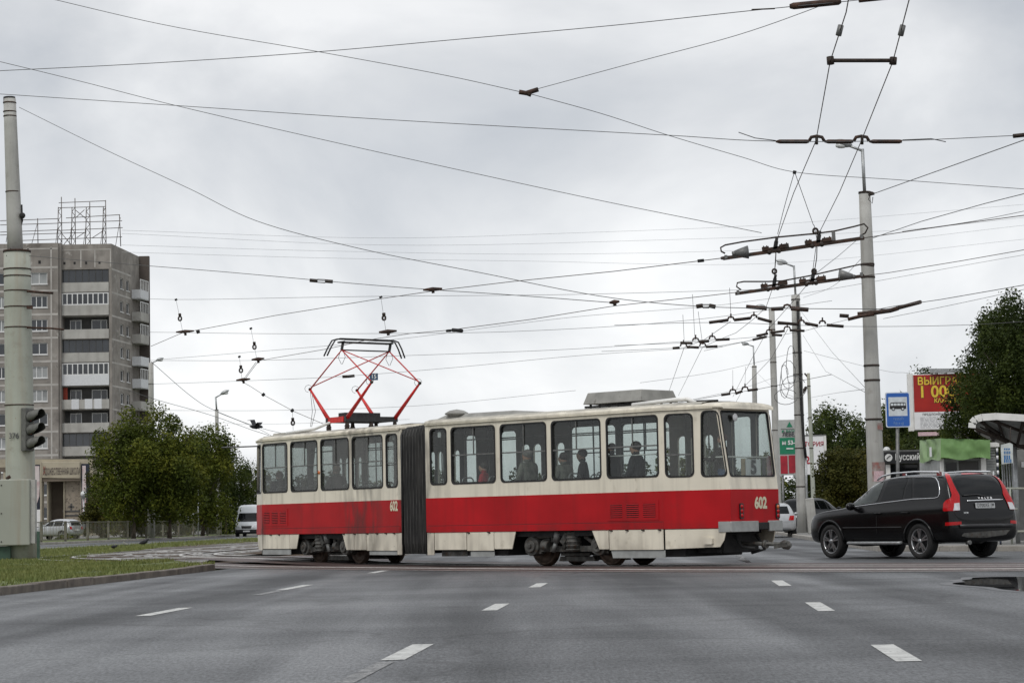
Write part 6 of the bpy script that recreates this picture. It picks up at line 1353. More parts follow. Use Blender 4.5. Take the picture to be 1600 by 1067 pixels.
mb = MB(); mb.panel([(0.4, 0), (20, 0), (20, gz_(719)), (0.4, gz_(719))], [], lambda a, b, d: (gx(144.8) - d, a, b), 0.3); mb.build('wall', 'gallery_stone', GB)
mb = MB(); mb.panel([(gx(66), gz_(746)), (gx(126.5), gz_(748)), (gx(126.5), gz_(722)), (gx(66), gz_(721))], [], lambda a, b, d: fG(a, b, -0.6 + d), 0.599); fa = bevel(mb.build('fascia', 'gallery_stone', GB), 0.05, 1)
mb = MB(); mb.panel([(gx(66), gz_(752)), (gx(126.5), gz_(751)), (gx(126.5), gz_(748.6)), (gx(66), gz_(746.6))], [], lambda a, b, d: fG(a, b, -0.5 + d), 0.499); mb.build('fascia_lip', 'brown_stone', GB)
mb = MB(); mb.panel([(gx(65), 0), (gx(67.2), 0), (gx(67.2), gz_(721)), (gx(65), gz_(721))], [], lambda a, b, d: fG(a, b, -0.7 + d), 0.69); mb.build('pier', 'gallery_stone', GB)
mb = MB(); mb.panel([(gx(73), 0), (gx(75), 0), (gx(75), gz_(752)), (gx(73), gz_(752))], [], lambda a, b, d: fG(a, b, 0.1 + d), 1.6); mb.build('pier', 'gallery_stone', GB)
mb = MB(); mb.panel([(gx(66), 0), (gx(128), 0), (gx(128), gz_(750)), (gx(66), gz_(750))], [], lambda a, b, d: fG(a, b, 2.4 + d), 0.2); mb.build('recess_wall', 'brown_stone', GB)
mb = MB(); mb.panel([(gx(100), 0), (gx(127), 0), (gx(127), gz_(751.8)), (gx(100), gz_(751.8))], [], lambda a, b, d: fG(a, b, 0.42 + d), 0.3); mb.build('mosaic_wall', 'mosaic', GB)
mb = MB(); mb.panel([(gx(98.6), 0), (gx(100), 0), (gx(100), gz_(751.8)), (gx(98.6), gz_(751.8))], [], lambda a, b, d: fG(a, b, 0.2 + d), 0.6); mb.build('pier', 'gallery_stone', GB)
mb = MB(); cx = gx(110); cz = gz_(800)
for w_, z_ in ((0.3, 0.55), (0.9, 0.1), (0.75, -0.35)): mb.panel([(cx - w_, cz + z_ - 0.08), (cx + w_, cz + z_ - 0.08), (cx + w_, cz + z_ + 0.08), (cx - w_, cz + z_ + 0.08)], [], lambda a, b, d: fG(a, b, 0.36 + d), 0.05)
mb.panel([(cx - 0.08, cz + 0.19), (cx + 0.08, cz + 0.19), (cx + 0.08, cz + 0.9), (cx - 0.08, cz + 0.9)], [], lambda a, b, d: fG(a, b, 0.36 + d), 0.05); mb.build('relief', 'deep_grey', GB)
tx = gx(96.5); tz = gz_(737)
text_mb('УДОЖЕСТВЕННАЯ ШКОЛА', 0.95, lambda a, b, d: fG(tx + 0.12 + a, tz + b, -0.64), 0.012, 0.305).build('lettering', mat('letter_brown', (0.10, 0.08, 0.07), 0.8), fa, fix=False)
text_mb('Х', 1.15, lambda a, b, d: fG(gx(71.2) + a, tz + 0.1 + b, -0.64), 0.01, 0.35).build('lettering', mat('letter_red', (0.22, 0.03, 0.02), 0.8), fa, fix=False)
mat('banner_pink', (0.45, 0.30, 0.30), 0.85, var=0.1, scale=0.6, col2=(0.62, 0.56, 0.55), lo=0.45, hi=0.6); mat('banner_navy', (0.018, 0.024, 0.04), 0.8, var=0.1)
for x0, x1, xa, xb, y0, y1 in ((55.5, 64, 55.5, 62, 727, 786), (127.5, 140, 129, 134.5, 728, 812)):
    mb = MB(); mb.panel([(gx(x0), gz_(830)), (gx(x1), gz_(830)), (gx(x1), gz_(725)), (gx(x0), gz_(725))], [], lambda a, b, d: fG(a, b, -0.12 + d), 0.1); o = mb.build('banner', 'banner_navy', GB)
    mb = MB(); lpn = [(gx(xa), gz_(y1 - 8)), ((gx(xa) + gx(xb)) / 2 - 0.05, gz_(y1)), (gx(xb), gz_(y1 - 12)), (gx(xb + 0.6), gz_((y0 + y1) / 2)), (gx(xb), gz_(y0)), (gx(xa), gz_(y0))]; mb.panel(lpn, [], lambda a, b, d: fG(a, b, -0.15 + d), 0.02); mb.build('banner_picture', 'banner_pink', o)
mb = MB(); mb.panel([(gx(55.6), gz_(822)), (gx(63.4), gz_(822)), (gx(63.4), gz_(795)), (gx(55.6), gz_(795))], [], lambda a, b, d: fG(a, b, -0.2 + d), 0.05); mb.build('poster', 'clean_white', GB)
mb = MB(); mb.panel([(gx(-60), gz_(735)), (gx(50), gz_(735)), (gx(50), gz_(728)), (gx(-60), gz_(728))], [], lambda a, b, d: fG(a, b, -0.05 + d), 0.04); mb.build('dark_band', 'brown_stone', GB)
# slim park lamp with a round globe by the gallery
q = P(131, 838, 205); PLm = thing('park_lamp', (q.x, q.y, 0.2), 'short park lamp with a round opal globe in front of the gallery', 'lamp')
hL = P(131, 778, 205).z - 0.2
mb = MB(); mb.tube([(0, 0, 0), (0, 0, hL - 0.1)], [0.09, 0.07], 8); mb.lathe([(0.08, 0), (0.3, 0.25), (0.34, 0.3)], (0, 0, hL - 0.1), n=14); mb.build('post', 'galv', PLm)
mb = MB(); mb.ball((0, 0, hL + 0.38), 0.30, 16); mb.build('globe', 'lamp_glass', PLm)

# ================================================================== FENCE
mat('fence_rust', (0.15, 0.145, 0.11), 0.8, var=0.2, scale=3, spots=((0.13, 0.07, 0.04), 6, 0.55, 0.15))
FN = thing('metal_fence', (RX(-35.6, 110), 110, 0.21), 'low rusty picket fence along the side road in front of the trees', 'fence')
def fpt(Y, z): return (RX(-35.6, Y) - FN.location.x, Y - 110, z)
Y = 84.0; posts = []
while Y < 176: posts.append(Y); Y += 4.9
for i, Y in enumerate(posts):
    mb = MB(); mb.bar(fpt(Y, -0.1), fpt(Y, 1.22), 0.12, 0.12); mb.build('post', 'fence_rust', FN)
rn = random.Random(2)
for i in range(len(posts) - 1):
    Y0, Y1 = posts[i], posts[i + 1]; mb = MB(); mb.bar(fpt(Y0, 1.16), fpt(Y1, 1.16), 0.06, 0.05); mb.bar(fpt(Y0, 0.14), fpt(Y1, 0.14), 0.05, 0.05); k = 16
    for j in range(1, k):
        if rn.random() < 0.09: continue
        t = Y0 + (Y1 - Y0) * j / k; mb.bar(fpt(t, 0.14), fpt(t + rn.uniform(-.03, .03), 1.16), 0.022, 0.022)
    mb.build('railing_panel', 'fence_rust', FN)

# ================================================================== TREES
def leaf_mat(name, c1, c2, c3):
    M, ns, ln, b = node_mat(name)
    co = ns.new('ShaderNodeTexCoord'); n1 = ns.new('ShaderNodeTexNoise'); n1.inputs['Scale'].default_value = 0.55; n1.inputs['Detail'].default_value = 3; ln(co.outputs['Object'], n1.inputs['Vector'])
    n2 = ns.new('ShaderNodeTexNoise'); n2.inputs['Scale'].default_value = 6; ln(co.outputs['Object'], n2.inputs['Vector'])
    ad = ns.new('ShaderNodeMath'); ad.operation = 'MULTIPLY_ADD'; ad.inputs[1].default_value = 0.45; ln(n2.outputs['Fac'], ad.inputs[0]); m_ = ns.new('ShaderNodeMath'); m_.operation = 'MULTIPLY'; m_.inputs[1].default_value = 0.6; ln(n1.outputs['Fac'], m_.inputs[0]); ln(m_.outputs[0], ad.inputs[2])
    rp = ns.new('ShaderNodeValToRGB'); ln(ad.outputs[0], rp.inputs[0]); e = rp.color_ramp.elements; e[0].position = 0.42; e[0].color = (*c1, 1); e[1].position = 0.64; e[1].color = (*c3, 1); x = e.new(0.53); x.color = (*c2, 1)
    ln(rp.outputs[0], b.inputs['Base Color']); b.inputs['Roughness'].default_value = 0.65; b.inputs['Specular IOR Level'].default_value = 0.12
    tr = ns.new('ShaderNodeBsdfTranslucent'); ln(rp.outputs[0], tr.inputs[0]); mx = ns.new('ShaderNodeMixShader'); mx.inputs[0].default_value = 0.22
    ln(b.outputs[0], mx.inputs[1]); ln(tr.outputs[0], mx.inputs[2]); ln(mx.outputs[0], ns['Material Output'].inputs[0])
leaf_mat('leaf_green', (0.040, 0.056, 0.009), (0.076, 0.096, 0.013), (0.150, 0.155, 0.020))
leaf_mat('leaf_dark', (0.022, 0.034, 0.008), (0.038, 0.054, 0.010), (0.072, 0.090, 0.015))
leaf_mat('leaf_olive', (0.036, 0.040, 0.008), (0.056, 0.058, 0.011), (0.088, 0.078, 0.015))
mat('bark', (0.085, 0.068, 0.05), 0.95, var=0.3, scale=5, bump=0.6, bscale=14)
def crown_mesh(name, seed, clumps, per, leaf, shape=(1, 1, 1), low=-0.8, clr=(0.2, 0.34), noise=0.25):
    rs = np.random.RandomState(seed); C = []
    while len(C) < clumps:
        p = rs.uniform(-1, 1, 3); d = np.linalg.norm(p)
        if d > 1 or p[2] < low: continue
        th = math.atan2(p[1], p[0]); lim = 0.82 + noise * math.sin(th * 3 + seed) * math.cos(p[2] * 4 + seed) + rs.uniform(-0.12, 0.1)
        if d > lim: continue
        if d < 0.35 and rs.rand() < 0.6: continue
        C.append(p)
    V = []; n = clumps * per
    cc = np.repeat(np.array(C), per, 0); cr = np.repeat(rs.uniform(clr[0], clr[1], clumps), per)
    dirs = rs.normal(size=(n, 3)); dirs /= np.linalg.norm(dirs, axis=1)[:, None]
    rad_ = cr * (0.35 + 0.65 * rs.rand(n) ** 0.5) * (1 + 0.35 * (rs.rand(n) ** 6))
    pos = (cc + dirs * rad_[:, None] * np.array([1, 1, 0.7])) * np.array(shape)
    nr = dirs * 0.6 + rs.normal(size=(n, 3)) * 0.6 + np.array([0, 0, 0.5]); nr /= np.linalg.norm(nr, axis=1)[:, None]
    a = np.cross(nr, rs.normal(size=(n, 3))); a /= np.linalg.norm(a, axis=1)[:, None]; b = np.cross(nr, a)
    s = (leaf * rs.uniform(0.6, 1.35, n))[:, None]
    q = np.stack([pos - a * s, pos - b * s * 0.55, pos + a * s, pos + b * s * 0.55], 1).reshape(-1, 3)
    me = bpy.data.meshes.new(name); me.vertices.add(4 * n); me.vertices.foreach_set('co', q.ravel()); me.loops.add(4 * n); me.loops.foreach_set('vertex_index', np.arange(4 * n))
    me.polygons.add(n); me.polygons.foreach_set('loop_start', np.arange(0, 4 * n, 4)); me.polygons.foreach_set('loop_total', np.full(n, 4)); me.update(calc_edges=True); return me
def trunk_mesh(seed, h0, shape, r=0.05):
    """trunk from -h0 up into the unit crown with limbs"""
    rn = random.Random(seed); mb = MB()
    mb.tube([(0, 0, -h0), (0.01, 0.0, -h0 * 0.9), (0.02, 0.01, -0.75), (-0.02, 0.02, -0.2), (0.02, 0, 0.5)], [r * 1.35, r, r * 0.8, r * 0.5, r * 0.12], 8)
    for i in range(11):
        t = rn.uniform(0, 6.28); z0 = rn.uniform(-0.8, 0.1); L2 = rn.uniform(0.55, 0.85); z1 = z0 + rn.uniform(0.35, 0.75)
        mb.tube([(0, 0, z0), (math.cos(t) * L2 * 0.45, math.sin(t) * L2 * 0.45, z0 + (z1 - z0) * 0.6), (math.cos(t) * L2, math.sin(t) * L2, z1)], [r * 0.45, r * 0.28, r * 0.07], 5)
    return mb
CR_ = {}
def tree(name, label, cat, px, Y, top, width_px, bottom, kind='leaf_green', seed=1, leaf=0.035, clumps=60, per=130, group=None, ground=0.2, low=-0.8, clr=(0.2, 0.34), noise=0.18):
    """crown between image heights top and bottom, width_px wide, standing Y metres off"""
    q = P(px, (top + bottom) / 2, Y); zt1 = P(px, top, Y).z; zb1 = P(px, bottom, Y).z; R2 = (zt1 - zb1) / 2; Rx = width_px / FPX * Y / 2
    t = thing(name, (q.x, Y, ground), label, cat, group); zc_ = (zt1 + zb1) / 2 - ground
    key = (seed, leaf, clumps, per, low, clr, noise)
    if key not in CR_: CR_[key] = crown_mesh('crown', seed, clumps, per, leaf, low=low, clr=clr, noise=noise)
    me = CR_[key].copy(); me.materials.append(MATS[kind]); 
    v = np.empty(len(me.vertices) * 3); me.vertices.foreach_get('co', v); v = v.reshape(-1, 3)
    # leaf size must stay real: scale positions of leaf centres, not leaves
    c = v.reshape(-1, 4, 3).mean(1, keepdims=True); off = v.reshape(-1, 4, 3) - c; av = (Rx + R2) / 2
    v = (c * np.array([Rx, (Rx + R2) / 2 * 0.95, R2]) + off * av).reshape(-1, 3); me.vertices.foreach_set('co', v.ravel()); me.update()
    o = bpy.data.objects.new('crown', me); COL.objects.link(o); o.parent = t; o.location = (0, 0, zc_)
    mb = trunk_mesh(seed, zc_ / R2, None, 0.045 if R2 > 2 else 0.03); mb.v = [(a * Rx, b * Rx, c * R2) for a, b, c in mb.v]; mb.build('trunk', 'bark', t, loc=(0, 0, zc_))
    return t
GL = 'trees along the far side road'
LT = dict(group=GL, low=-0.95, leaf=0.027, clr=(0.2, 0.36), noise=0.14)
tree('tree', 'leftmost broad green tree with yellowish leaf clumps behind the fence', 'tree', 208, 144, 640, 140, 842, seed=11, clumps=95, per=250, **LT)
tree('tree', 'tall leafy tree just right of the concrete lamp pole at the left', 'tree', 264, 146, 632, 132, 842, seed=12, clumps=95, per=250, **LT)
tree('tree', 'dark green tree in the middle of the left row behind the thin lamp pole', 'tree', 316, 165, 648, 130, 842, 'leaf_green', seed=13, clumps=85, per=250, **LT)
tree('tree', 'darker tree towards the right end of the left row', 'tree', 352, 190, 680, 96, 842, 'leaf_dark', seed=14, clumps=75, per=220, **LT)
tree('tree', 'last tree of the left row above the white van', 'tree', 386, 225, 712, 66, 842, 'leaf_dark', seed=15, clumps=60, per=220, **LT)
tree('tree', 'small tree with yellowing leaves beside the gallery portal', 'tree', 158, 175, 712, 56, 842, 'leaf_olive', seed=16, clumps=60, per=180, **LT)
tree('tree', 'dark tree filling the gap behind the concrete lamp pole at the left', 'tree', 238, 185, 668, 100, 842, 'leaf_dark', seed=17, clumps=80, per=220, **LT)
tree('tree', 'dark tree behind the thin grey post at the left', 'tree', 296, 200, 690, 110, 842, 'leaf_dark', seed=18, clumps=80, per=220, **LT)
GS = 'shrubs behind the fence'
SH_ = dict(low=-1, leaf=0.06, group=GS)
tree('shrub', 'brownish green shrub behind the fence next to the globe lamp', 'shrub', 158, 168, 768, 64, 850, 'leaf_olive', seed=21, clumps=44, per=130, **SH_)
tree('shrub', 'olive shrub under the leftmost broad tree', 'shrub', 205, 160, 776, 70, 850, 'leaf_olive', seed=22, clumps=44, per=130, **SH_)
tree('shrub', 'dark low shrub beside the foot of the concrete lamp pole', 'shrub', 262, 172, 778, 76, 850, 'leaf_dark', seed=23, clumps=44, per=130, **SH_)
tree('shrub', 'pale flowering shrub at the end of the fence', 'shrub', 292, 178, 822, 20, 844, 'leaf_green', seed=24, clumps=20, per=80, low=-1, leaf=0.09, group=GS)
tree('shrub', 'dark hedge bush near the white van', 'shrub', 338, 200, 786, 90, 850, 'leaf_dark', seed=25, clumps=44, per=130, **SH_)
tree('shrub', 'small bush in front of the silver hatchback', 'shrub', 103, 150, 832, 34, 850, 'leaf_green', seed=26, clumps=20, per=90, low=-1, leaf=0.08, group=GS)
tree('broadleaf_tree', 'big dark broadleaf tree overhanging the red billboard on the right', 'tree', 1602, 74, 446, 206, 762, 'leaf_dark', seed=31, clumps=170, per=260, leaf=0.02, low=-0.98, clr=(0.17, 0.28), noise=0.10)
tree('broadleaf_tree', 'dark leafy treetop standing just above the right end of the red billboard', 'tree', 1566, 80, 474, 122, 690, 'leaf_dark', seed=44, clumps=100, per=220, leaf=0.028, low=-0.95, clr=(0.2, 0.32), noise=0.1)
tree('broadleaf_tree', 'dark broadleaf tree just left of the big one, half covering the red billboard', 'tree', 1536, 79, 566, 134, 760, 'leaf_dark', seed=32, clumps=120, per=220, leaf=0.026, clr=(0.2, 0.32), low=-0.95, noise=0.12)
tree('tree', 'small tree peeping out above the red billboard', 'tree', 1460, 108, 558, 86, 760, 'leaf_dark', seed=33, clumps=80, per=130)
GR = 'trees behind the tram stop'
RT = dict(group=GR, low=-0.98, leaf=0.03, clr=(0.24, 0.4), noise=0.08)
tree('tree', 'rounded dark tree between the thin pole and the thick right-hand pole', 'tree', 1308, 150, 620, 112, 838, 'leaf_dark', seed=34, clumps=110, per=230, **RT)
tree('tree', 'dark tree just behind the top of the thick right-hand pole and the blue sign', 'tree', 1366, 140, 634, 100, 838, 'leaf_dark', seed=18, clumps=90, per=230, **RT)
tree('tree', 'dark tree rising behind the blue bus stop sign', 'tree', 1420, 130, 612, 100, 838, 'leaf_dark', seed=35, clumps=90, per=230, **RT)
tree('tree', 'dark tree just right of the slender yellowed pole', 'tree', 1284, 146, 644, 76, 838, 'leaf_dark', seed=17, clumps=90, per=230, **RT)
tree('tree', 'dark tree between the thick pole and the blue sign', 'tree', 1394, 128, 640, 70, 838, 'leaf_dark', seed=12, clumps=90, per=230, **RT)
BSH = dict(low=-1, leaf=0.034)
tree('shrub', 'large olive bush left of the thick right-hand pole', 'shrub', 1325, 112, 684, 112, 846, 'leaf_olive', seed=36, clumps=110, per=240, **BSH)
tree('shrub', 'green bush between the black kiosk and the thick pole', 'shrub', 1376, 100, 680, 64, 840, 'leaf_olive', seed=37, clumps=60, per=150, **BSH)
tree('tree', 'dark foliage behind the green tarpaulin', 'tree', 1466, 100, 650, 130, 850, 'leaf_dark', seed=38, clumps=100, per=220, **BSH)
tree('tree', 'dark foliage mass behind the stop shelter', 'tree', 1560, 92, 640, 150, 860, 'leaf_dark', seed=39, clumps=110, per=220, **BSH)
tree('tree', 'low dark tree behind the dark estate car', 'tree', 1250, 165, 738, 100, 850, 'leaf_dark', seed=39, clumps=60, per=130, **BSH)
FARL = ['beyond the front end of the tram', 'through the first full window of the front section', 'through the front section near the bellows', 'just right of the bellows', 'through the second window of the rear section', 'through the middle of the rear section', 'through the fourth rear section window', 'behind the standing passenger window', 'through the window before the tapered end', 'behind the man at the rear rail', 'just right of the tram tail']
for i, (px, Y, top, w_) in enumerate(((430, 300, 726, 90), (500, 330, 722, 110), (585, 350, 735, 90), (660, 320, 712, 110), (745, 360, 738, 100), (830, 340, 722, 110), (905, 370, 735, 90), (985, 330, 705, 110), (1060, 300, 690, 110), (1120, 280, 685, 90), (1190, 260, 690, 80))):
    tree('tree', 'distant roadside tree seen ' + FARL[i], 'tree', px, Y, top, w_, 835, ('leaf_green', 'leaf_dark')[i % 2], seed=41 + i % 3, leaf=0.06, clumps=40, per=80, group='far trees seen through the tram')
for px, Y, top, w_, lb in ((1700, 66, 520, 160, 'dark broadleaf tree behind the shelter wall, nearer one'), (1790, 76, 500, 150, 'dark broadleaf tree behind the shelter, farther right')):
    tree('broadleaf_tree', lb, 'tree', px, Y, top, w_, 760, 'leaf_dark', seed=32, clumps=110, per=190, leaf=0.032, clr=(0.17, 0.28), low=-0.95, noise=0.12, group='trees behind the shelter')
# ================================================================== POLES
def lamp_head(mb, g, root_p, tip_p, sc=1.0):
    pass
def conc_pole(name, label, b, t, Y, r0, r1, bands=(), m_='concrete_pole', ground=None, cat='pole', group=None, lamp=None, n=20):
    """b, t = (x, y) in the picture of foot and top; the pole really leans as it does there"""
    pb = P(b[0], b[1], Y); pt = P(t[0], t[1], Y); gz0 = 0.125 if ground is None else ground; pb.z = gz0
    R = thing(name, pb, label, cat, group); h = pt - pb; mb = MB(); k = 8
    mb.tube([(h.x * i / k, h.y * i / k, h.z * i / k) for i in range(k + 1)], [r0 + (r1 - r0) * i / k for i in range(k + 1)], n); mb.build('shaft', m_, R)
    for y in bands:
        t_ = (P(b[0], y, Y).z - gz0) / h.z; rr = r0 + (r1 - r0) * t_; c = h * t_; mm = MB(); mm.tube([c - Vector((0, 0, 0.025)), c + Vector((0, 0, 0.025))], rr + 0.013, n); mm.build('band', 'rust_dark', R)
    return R, h
def street_lamp(R, top, px_pts, Y, label=None, side=-1, size=0.62, arm_r=0.035):
    """steel mast with a cobra head; px_pts = mast foot, mast top, head tip"""
    o = Vector(R.location); a, b, c = [P(q[0], q[1], Y) - o for q in px_pts]; mb = MB(); mid = b + (c - b) * 0.35
    mb.tube([a, b], arm_r, 8); mb.tube([b - Vector((0, 0, 0.05)), b + (c - b) * 0.45 + Vector((0, 0, 0.0))], arm_r * 0.8, 8); A = mb.build('lamp_arm', 'galv', R)
    d = (c - b).normalized(); p0 = b + (c - b) * 0.35; L2 = (c - p0).length
    mb = MB(); k = 7; mb.tube([p0 + d * L2 * i / k + Vector((0, 0, 0.03)) for i in range(k + 1)], [L2 * q for q in (0.05, 0.14, 0.19, 0.205, 0.20, 0.17, 0.11, 0.02)], 12); H = mb.build('lamp_head', 'galv', R)
    mb = MB(); mb.ball(p0 + d * L2 * 0.58 - Vector((0, 0, L2 * 0.10)), L2 * 0.24, 12, (1.3, 0.7, 0.6)); mb.build('lens', 'lamp_glass', H)
# thick pole on the right
R1, h1 = conc_pole('concrete_pole', 'thick pale concrete pole with pasted notices rising behind the black car', (1373, 858), (1351, 300), 57, 0.24, 0.155, (300.8, 413, 433, 489, 571, 594, 655))
street_lamp(R1, None, ((1351, 302), (1347.5, 233), (1302, 222)), 57, arm_r=0.045)
def wrap(R, Y, px0, px1, y0, y1, m_, name, rad_, off=0.004, base=None):
    """a paper notice bent round a shaft"""
    o = Vector(R.location); c = P((px0 + px1) / 2 * 0 + base[0], y0, Y) - o; c2 = P(base[1], y1, Y) - o
    vs = []; n = 6
    for i in range(n + 1):
        px = px0 + (px1 - px0) * i / n
        for (y, cc, b_) in ((y0, c, base[0]), (y1, c2, base[1])):
            dx = (px - b_) / FPX * Y; dx = max(-rad_ * 0.97, min(rad_ * 0.97, dx)); vs.append(Vector((cc.x + dx, cc.y - math.sqrt((rad_ + off) ** 2 - dx * dx), (P(b_, y, Y) - o).z)))
    mb = MB(); mb.smooth = True; mb.add(vs, [(2 * i, 2 * i + 2, 2 * i + 3, 2 * i + 1) for i in range(n)]); return mb.build(name, m_, R)
mat('old_paste', (0.30, 0.24, 0.22), 0.9, var=0.2, scale=8, spots=[((0.30, 0.10, 0.08), 5, 0.5, 0.15), ((0.45, 0.42, 0.4), 9, 0.58, 0.1)])
mat('notice_pink', (0.58, 0.42, 0.44), 0.85, var=0.15, scale=20, spots=((0.45, 0.06, 0.08), 30, 0.6, 0.05))
wrap(R1, 57, 1357, 1384, 722, 752, 'old_paste', 'paste_remains', 0.228, 0.003, (1368.5, 1369.5)); wrap(R1, 57, 1363.5, 1379, 736, 752, 'notice_pink', 'notice', 0.229, 0.008, (1369, 1369.8))
wrap(R1, 57, 1369, 1381, 661, 672, 'old_paste', 'notice', 0.213, 0.004, (1366, 1366.5))
mb = MB(); o1 = Vector(R1.location)
for y in (302, 305): mb.tube([P(1358, y, 56.8) - o1, P(1362, y - 1, 56.6) - o1, P(1366, 303, 56.6) - o1], 0.03, 6)
mb.tube([P(1360, 303, 56.7) - o1, P(1357, 312, 56.75) - o1, P(1363, 318, 56.7) - o1, P(1364, 308, 56.7) - o1], 0.012, 5); mb.build('wire_clamp', 'rust_dark', R1)
# next poles further off
R2, h2_ = conc_pole('concrete_pole', 'grey concrete pole with a black cable running down it beside the tram', (1254, 829), (1243, 461), 100, 0.25, 0.20, (468, 482, 515, 551, 585, 648, 700, 760), ground=0.125)
street_lamp(R2, None, ((1243, 462), (1240.5, 415), (1212, 408)), 100, arm_r=0.05)
o2 = Vector(R2.location); mb = MB(); mb.tube([P(x, y, 99.7) - o2 for x, y in ((1246, 470), (1248, 520), (1250, 575), (1252.5, 640), (1256, 690), (1259, 715))], 0.07, 6); mb.build('cable', 'rubber', R2)
mb = MB(); mb.tube([P(x, y, 99.8) - o2 for x, y in ((1259, 715), (1260, 760), (1262, 800), (1263, 829))], 0.06, 6); mb.build('cable_pipe', 'galv', R2)
mb = MB()
rn = random.Random(4)
for j, (cx, cy, rx, ry) in enumerate(((1232, 585, 12, 22), (1240, 605, 20, 18), (1236, 570, 8, 30), (1228, 620, 18, 12), (1226, 596, 7, 26))):
    mb = MB(); mb.tube([P(cx + rx * math.cos(t) + rn.uniform(-1, 1), cy + ry * math.sin(t), 99.4) - o2 for t in [rad(q * 24) for q in range(0, 15)]], 0.014, 4); mb.build('cable_loop', 'wire', R2)
R3, h3 = conc_pole('concrete_pole', 'concrete pole second behind the tram corner, next to the black-cable pole', (1217, 836), (1205.5, 482), 125, 0.22, 0.17, (515, 566, 603, 672), ground=0.125)
street_lamp(R3, None, ((1205.5, 484), (1205, 480), (1180, 479)), 125, arm_r=0.05)
R4, h4 = conc_pole('concrete_pole', 'farthest concrete lamp pole rising just over the tram roof', (1182, 836), (1178.5, 571), 150, 0.2, 0.16, (573,), ground=0.125)
street_lamp(R4, None, ((1178.5, 572), (1177, 540), (1158, 536)), 150, arm_r=0.05)
R5, h5 = conc_pole('utility_pole', 'slender yellowed concrete pole left of the round dark tree', (1273, 833), (1263, 583), 122, 0.13, 0.09, (603, 652, 700), 'pole_green', ground=0.125)
mb = MB(); o5 = Vector(R5.location); mb.tube([P(1263, 590, 122) - o5, P(1257, 583, 122) - o5], 0.05, 5)
for q in (0, 1, 2): mb.ball(P(1259 - q * 2, 606 + q * 3, 121.8) - o5, 0.1, 8)
mb.build('insulators', 'rust_dark', R5)
# short concrete stub by the pavement edge
q = P(1270, 832, 94); ST = thing('concrete_stub', (q.x, q.y, 0.125), 'short leaning whitewashed concrete stub beside the black-cable pole', 'bollard')
mb = MB(); hz = P(1268, 779, 94).z - 0.125; mb.add([(-0.2, -0.12, 0), (0.22, -0.12, 0), (0.22, 0.12, 0), (-0.2, 0.12, 0), (-0.28, -0.1, hz), (0.08, -0.1, hz + 0.05), (0.08, 0.1, hz + 0.05), (-0.28, 0.1, hz)], [(0, 3, 2, 1), (4, 5, 6, 7), (0, 1, 5, 4), (1, 2, 6, 5), (2, 3, 7, 6), (3, 0, 4, 7)]); bevel(mb.build('block', 'concrete_pole', ST), 0.03, 2)
# left: slim concrete pole in the trees, and a lamp pole beyond
R6, h6 = conc_pole('concrete_pole', 'slim concrete lamp pole standing in front of the left trees beside the tower block', (236.5, 845), (236, 567), 149, 0.26, 0.17, (600, 700), ground=0.2)
street_lamp(R6, None, ((236, 569), (237, 566), (256, 560)), 149, arm_r=0.05)
R7, h7 = conc_pole('concrete_pole', 'slender lamp pole rising out of the trees left of the pantograph', (342, 845), (338.5, 640), 180, 0.2, 0.15, (640, 672), ground=0.2)
street_lamp(R7, None, ((338.5, 641), (337, 620), (358, 610)), 180, arm_r=0.07)
# thin post in the shrubs
q = P(310, 840, 160); tp = thing('thin_post', (q.x, 160, 0.2), 'thin grey metal post in front of the left trees near the fence end', 'post'); mb = MB(); mb.tube([(0, 0, 0), (0, 0, P(310, 758, 160).z - 0.2)], 0.05, 6); mb.build('shaft', 'galv', tp)
q = P(356, 842, 210); tp = thing('gate_pillar', (q.x, 210, 0.2), 'pale stone gate pillar among the trees left of the white van', 'pillar'); mb = MB(); hh = P(346, 780, 210).z - 0.2; mb.box(-1.1, -0.6, 0, 0.5, 0, hh * 0.98); bevel(mb.build('shaft', 'gallery_stone', tp), 0.04, 1); mb = MB(); mb.box(-1.15, -0.55, -0.05, 0.55, hh * 0.981, hh * 1.03); mb.build('cap', 'gallery_stone', tp)
# ---- the thick stepped pole at the left edge
Y = 62.0; foot = P(34, 872, Y); foot.z = 0.112
LP = thing('traction_pole', foot, 'massive stepped grey-green traction pole with a metal cabinet and traffic signal at the left edge', 'pole')
oL = foot.copy(); g = lambda x, y, dy=0.0: P(x, y, Y + dy) - oL
mb = MB(); a, b = g(34, 874), g(26.5, 392); a.z = -0.1; mb.tube([a + (b - a) * i / 8 for i in range(9)], [0.425 - 0.05 * i / 8 for i in range(9)], 28); mb.build('lower_shaft', 'pole_green', LP)
mb = MB(); a, b = g(24, 396), g(15, 155); mb.tube([a + (b - a) * i / 6 for i in range(7)], [0.225 - 0.05 * i / 6 for i in range(7)], 24); mb.build('upper_shaft', 'concrete_pole', LP)
mb = MB(); mb.tube([g(26.5, 394.5), g(26.5, 391.5)], 0.395, 28); mb.build('shoulder_plate', 'rust', LP)
for x, y, r_2 in ((15.1, 161, 0.19), (15.3, 175, 0.19), (15.6, 182, 0.19), (20, 300, 0.212), (27, 421, 0.40), (27, 432, 0.395), (28, 455, 0.398), (28, 480, 0.40), (28.5, 512, 0.402), (30, 633, 0.416)): mb = MB(); mb.tube([g(x, y + 0.8), g(x, y - 0.8)], r_2, 24); mb.build('band', 'rust', LP)
mb = MB(); mb.tube([g(14.8, 160), g(14.5, 152)], 0.17, 20); mb.build('cap', 'soot', LP)
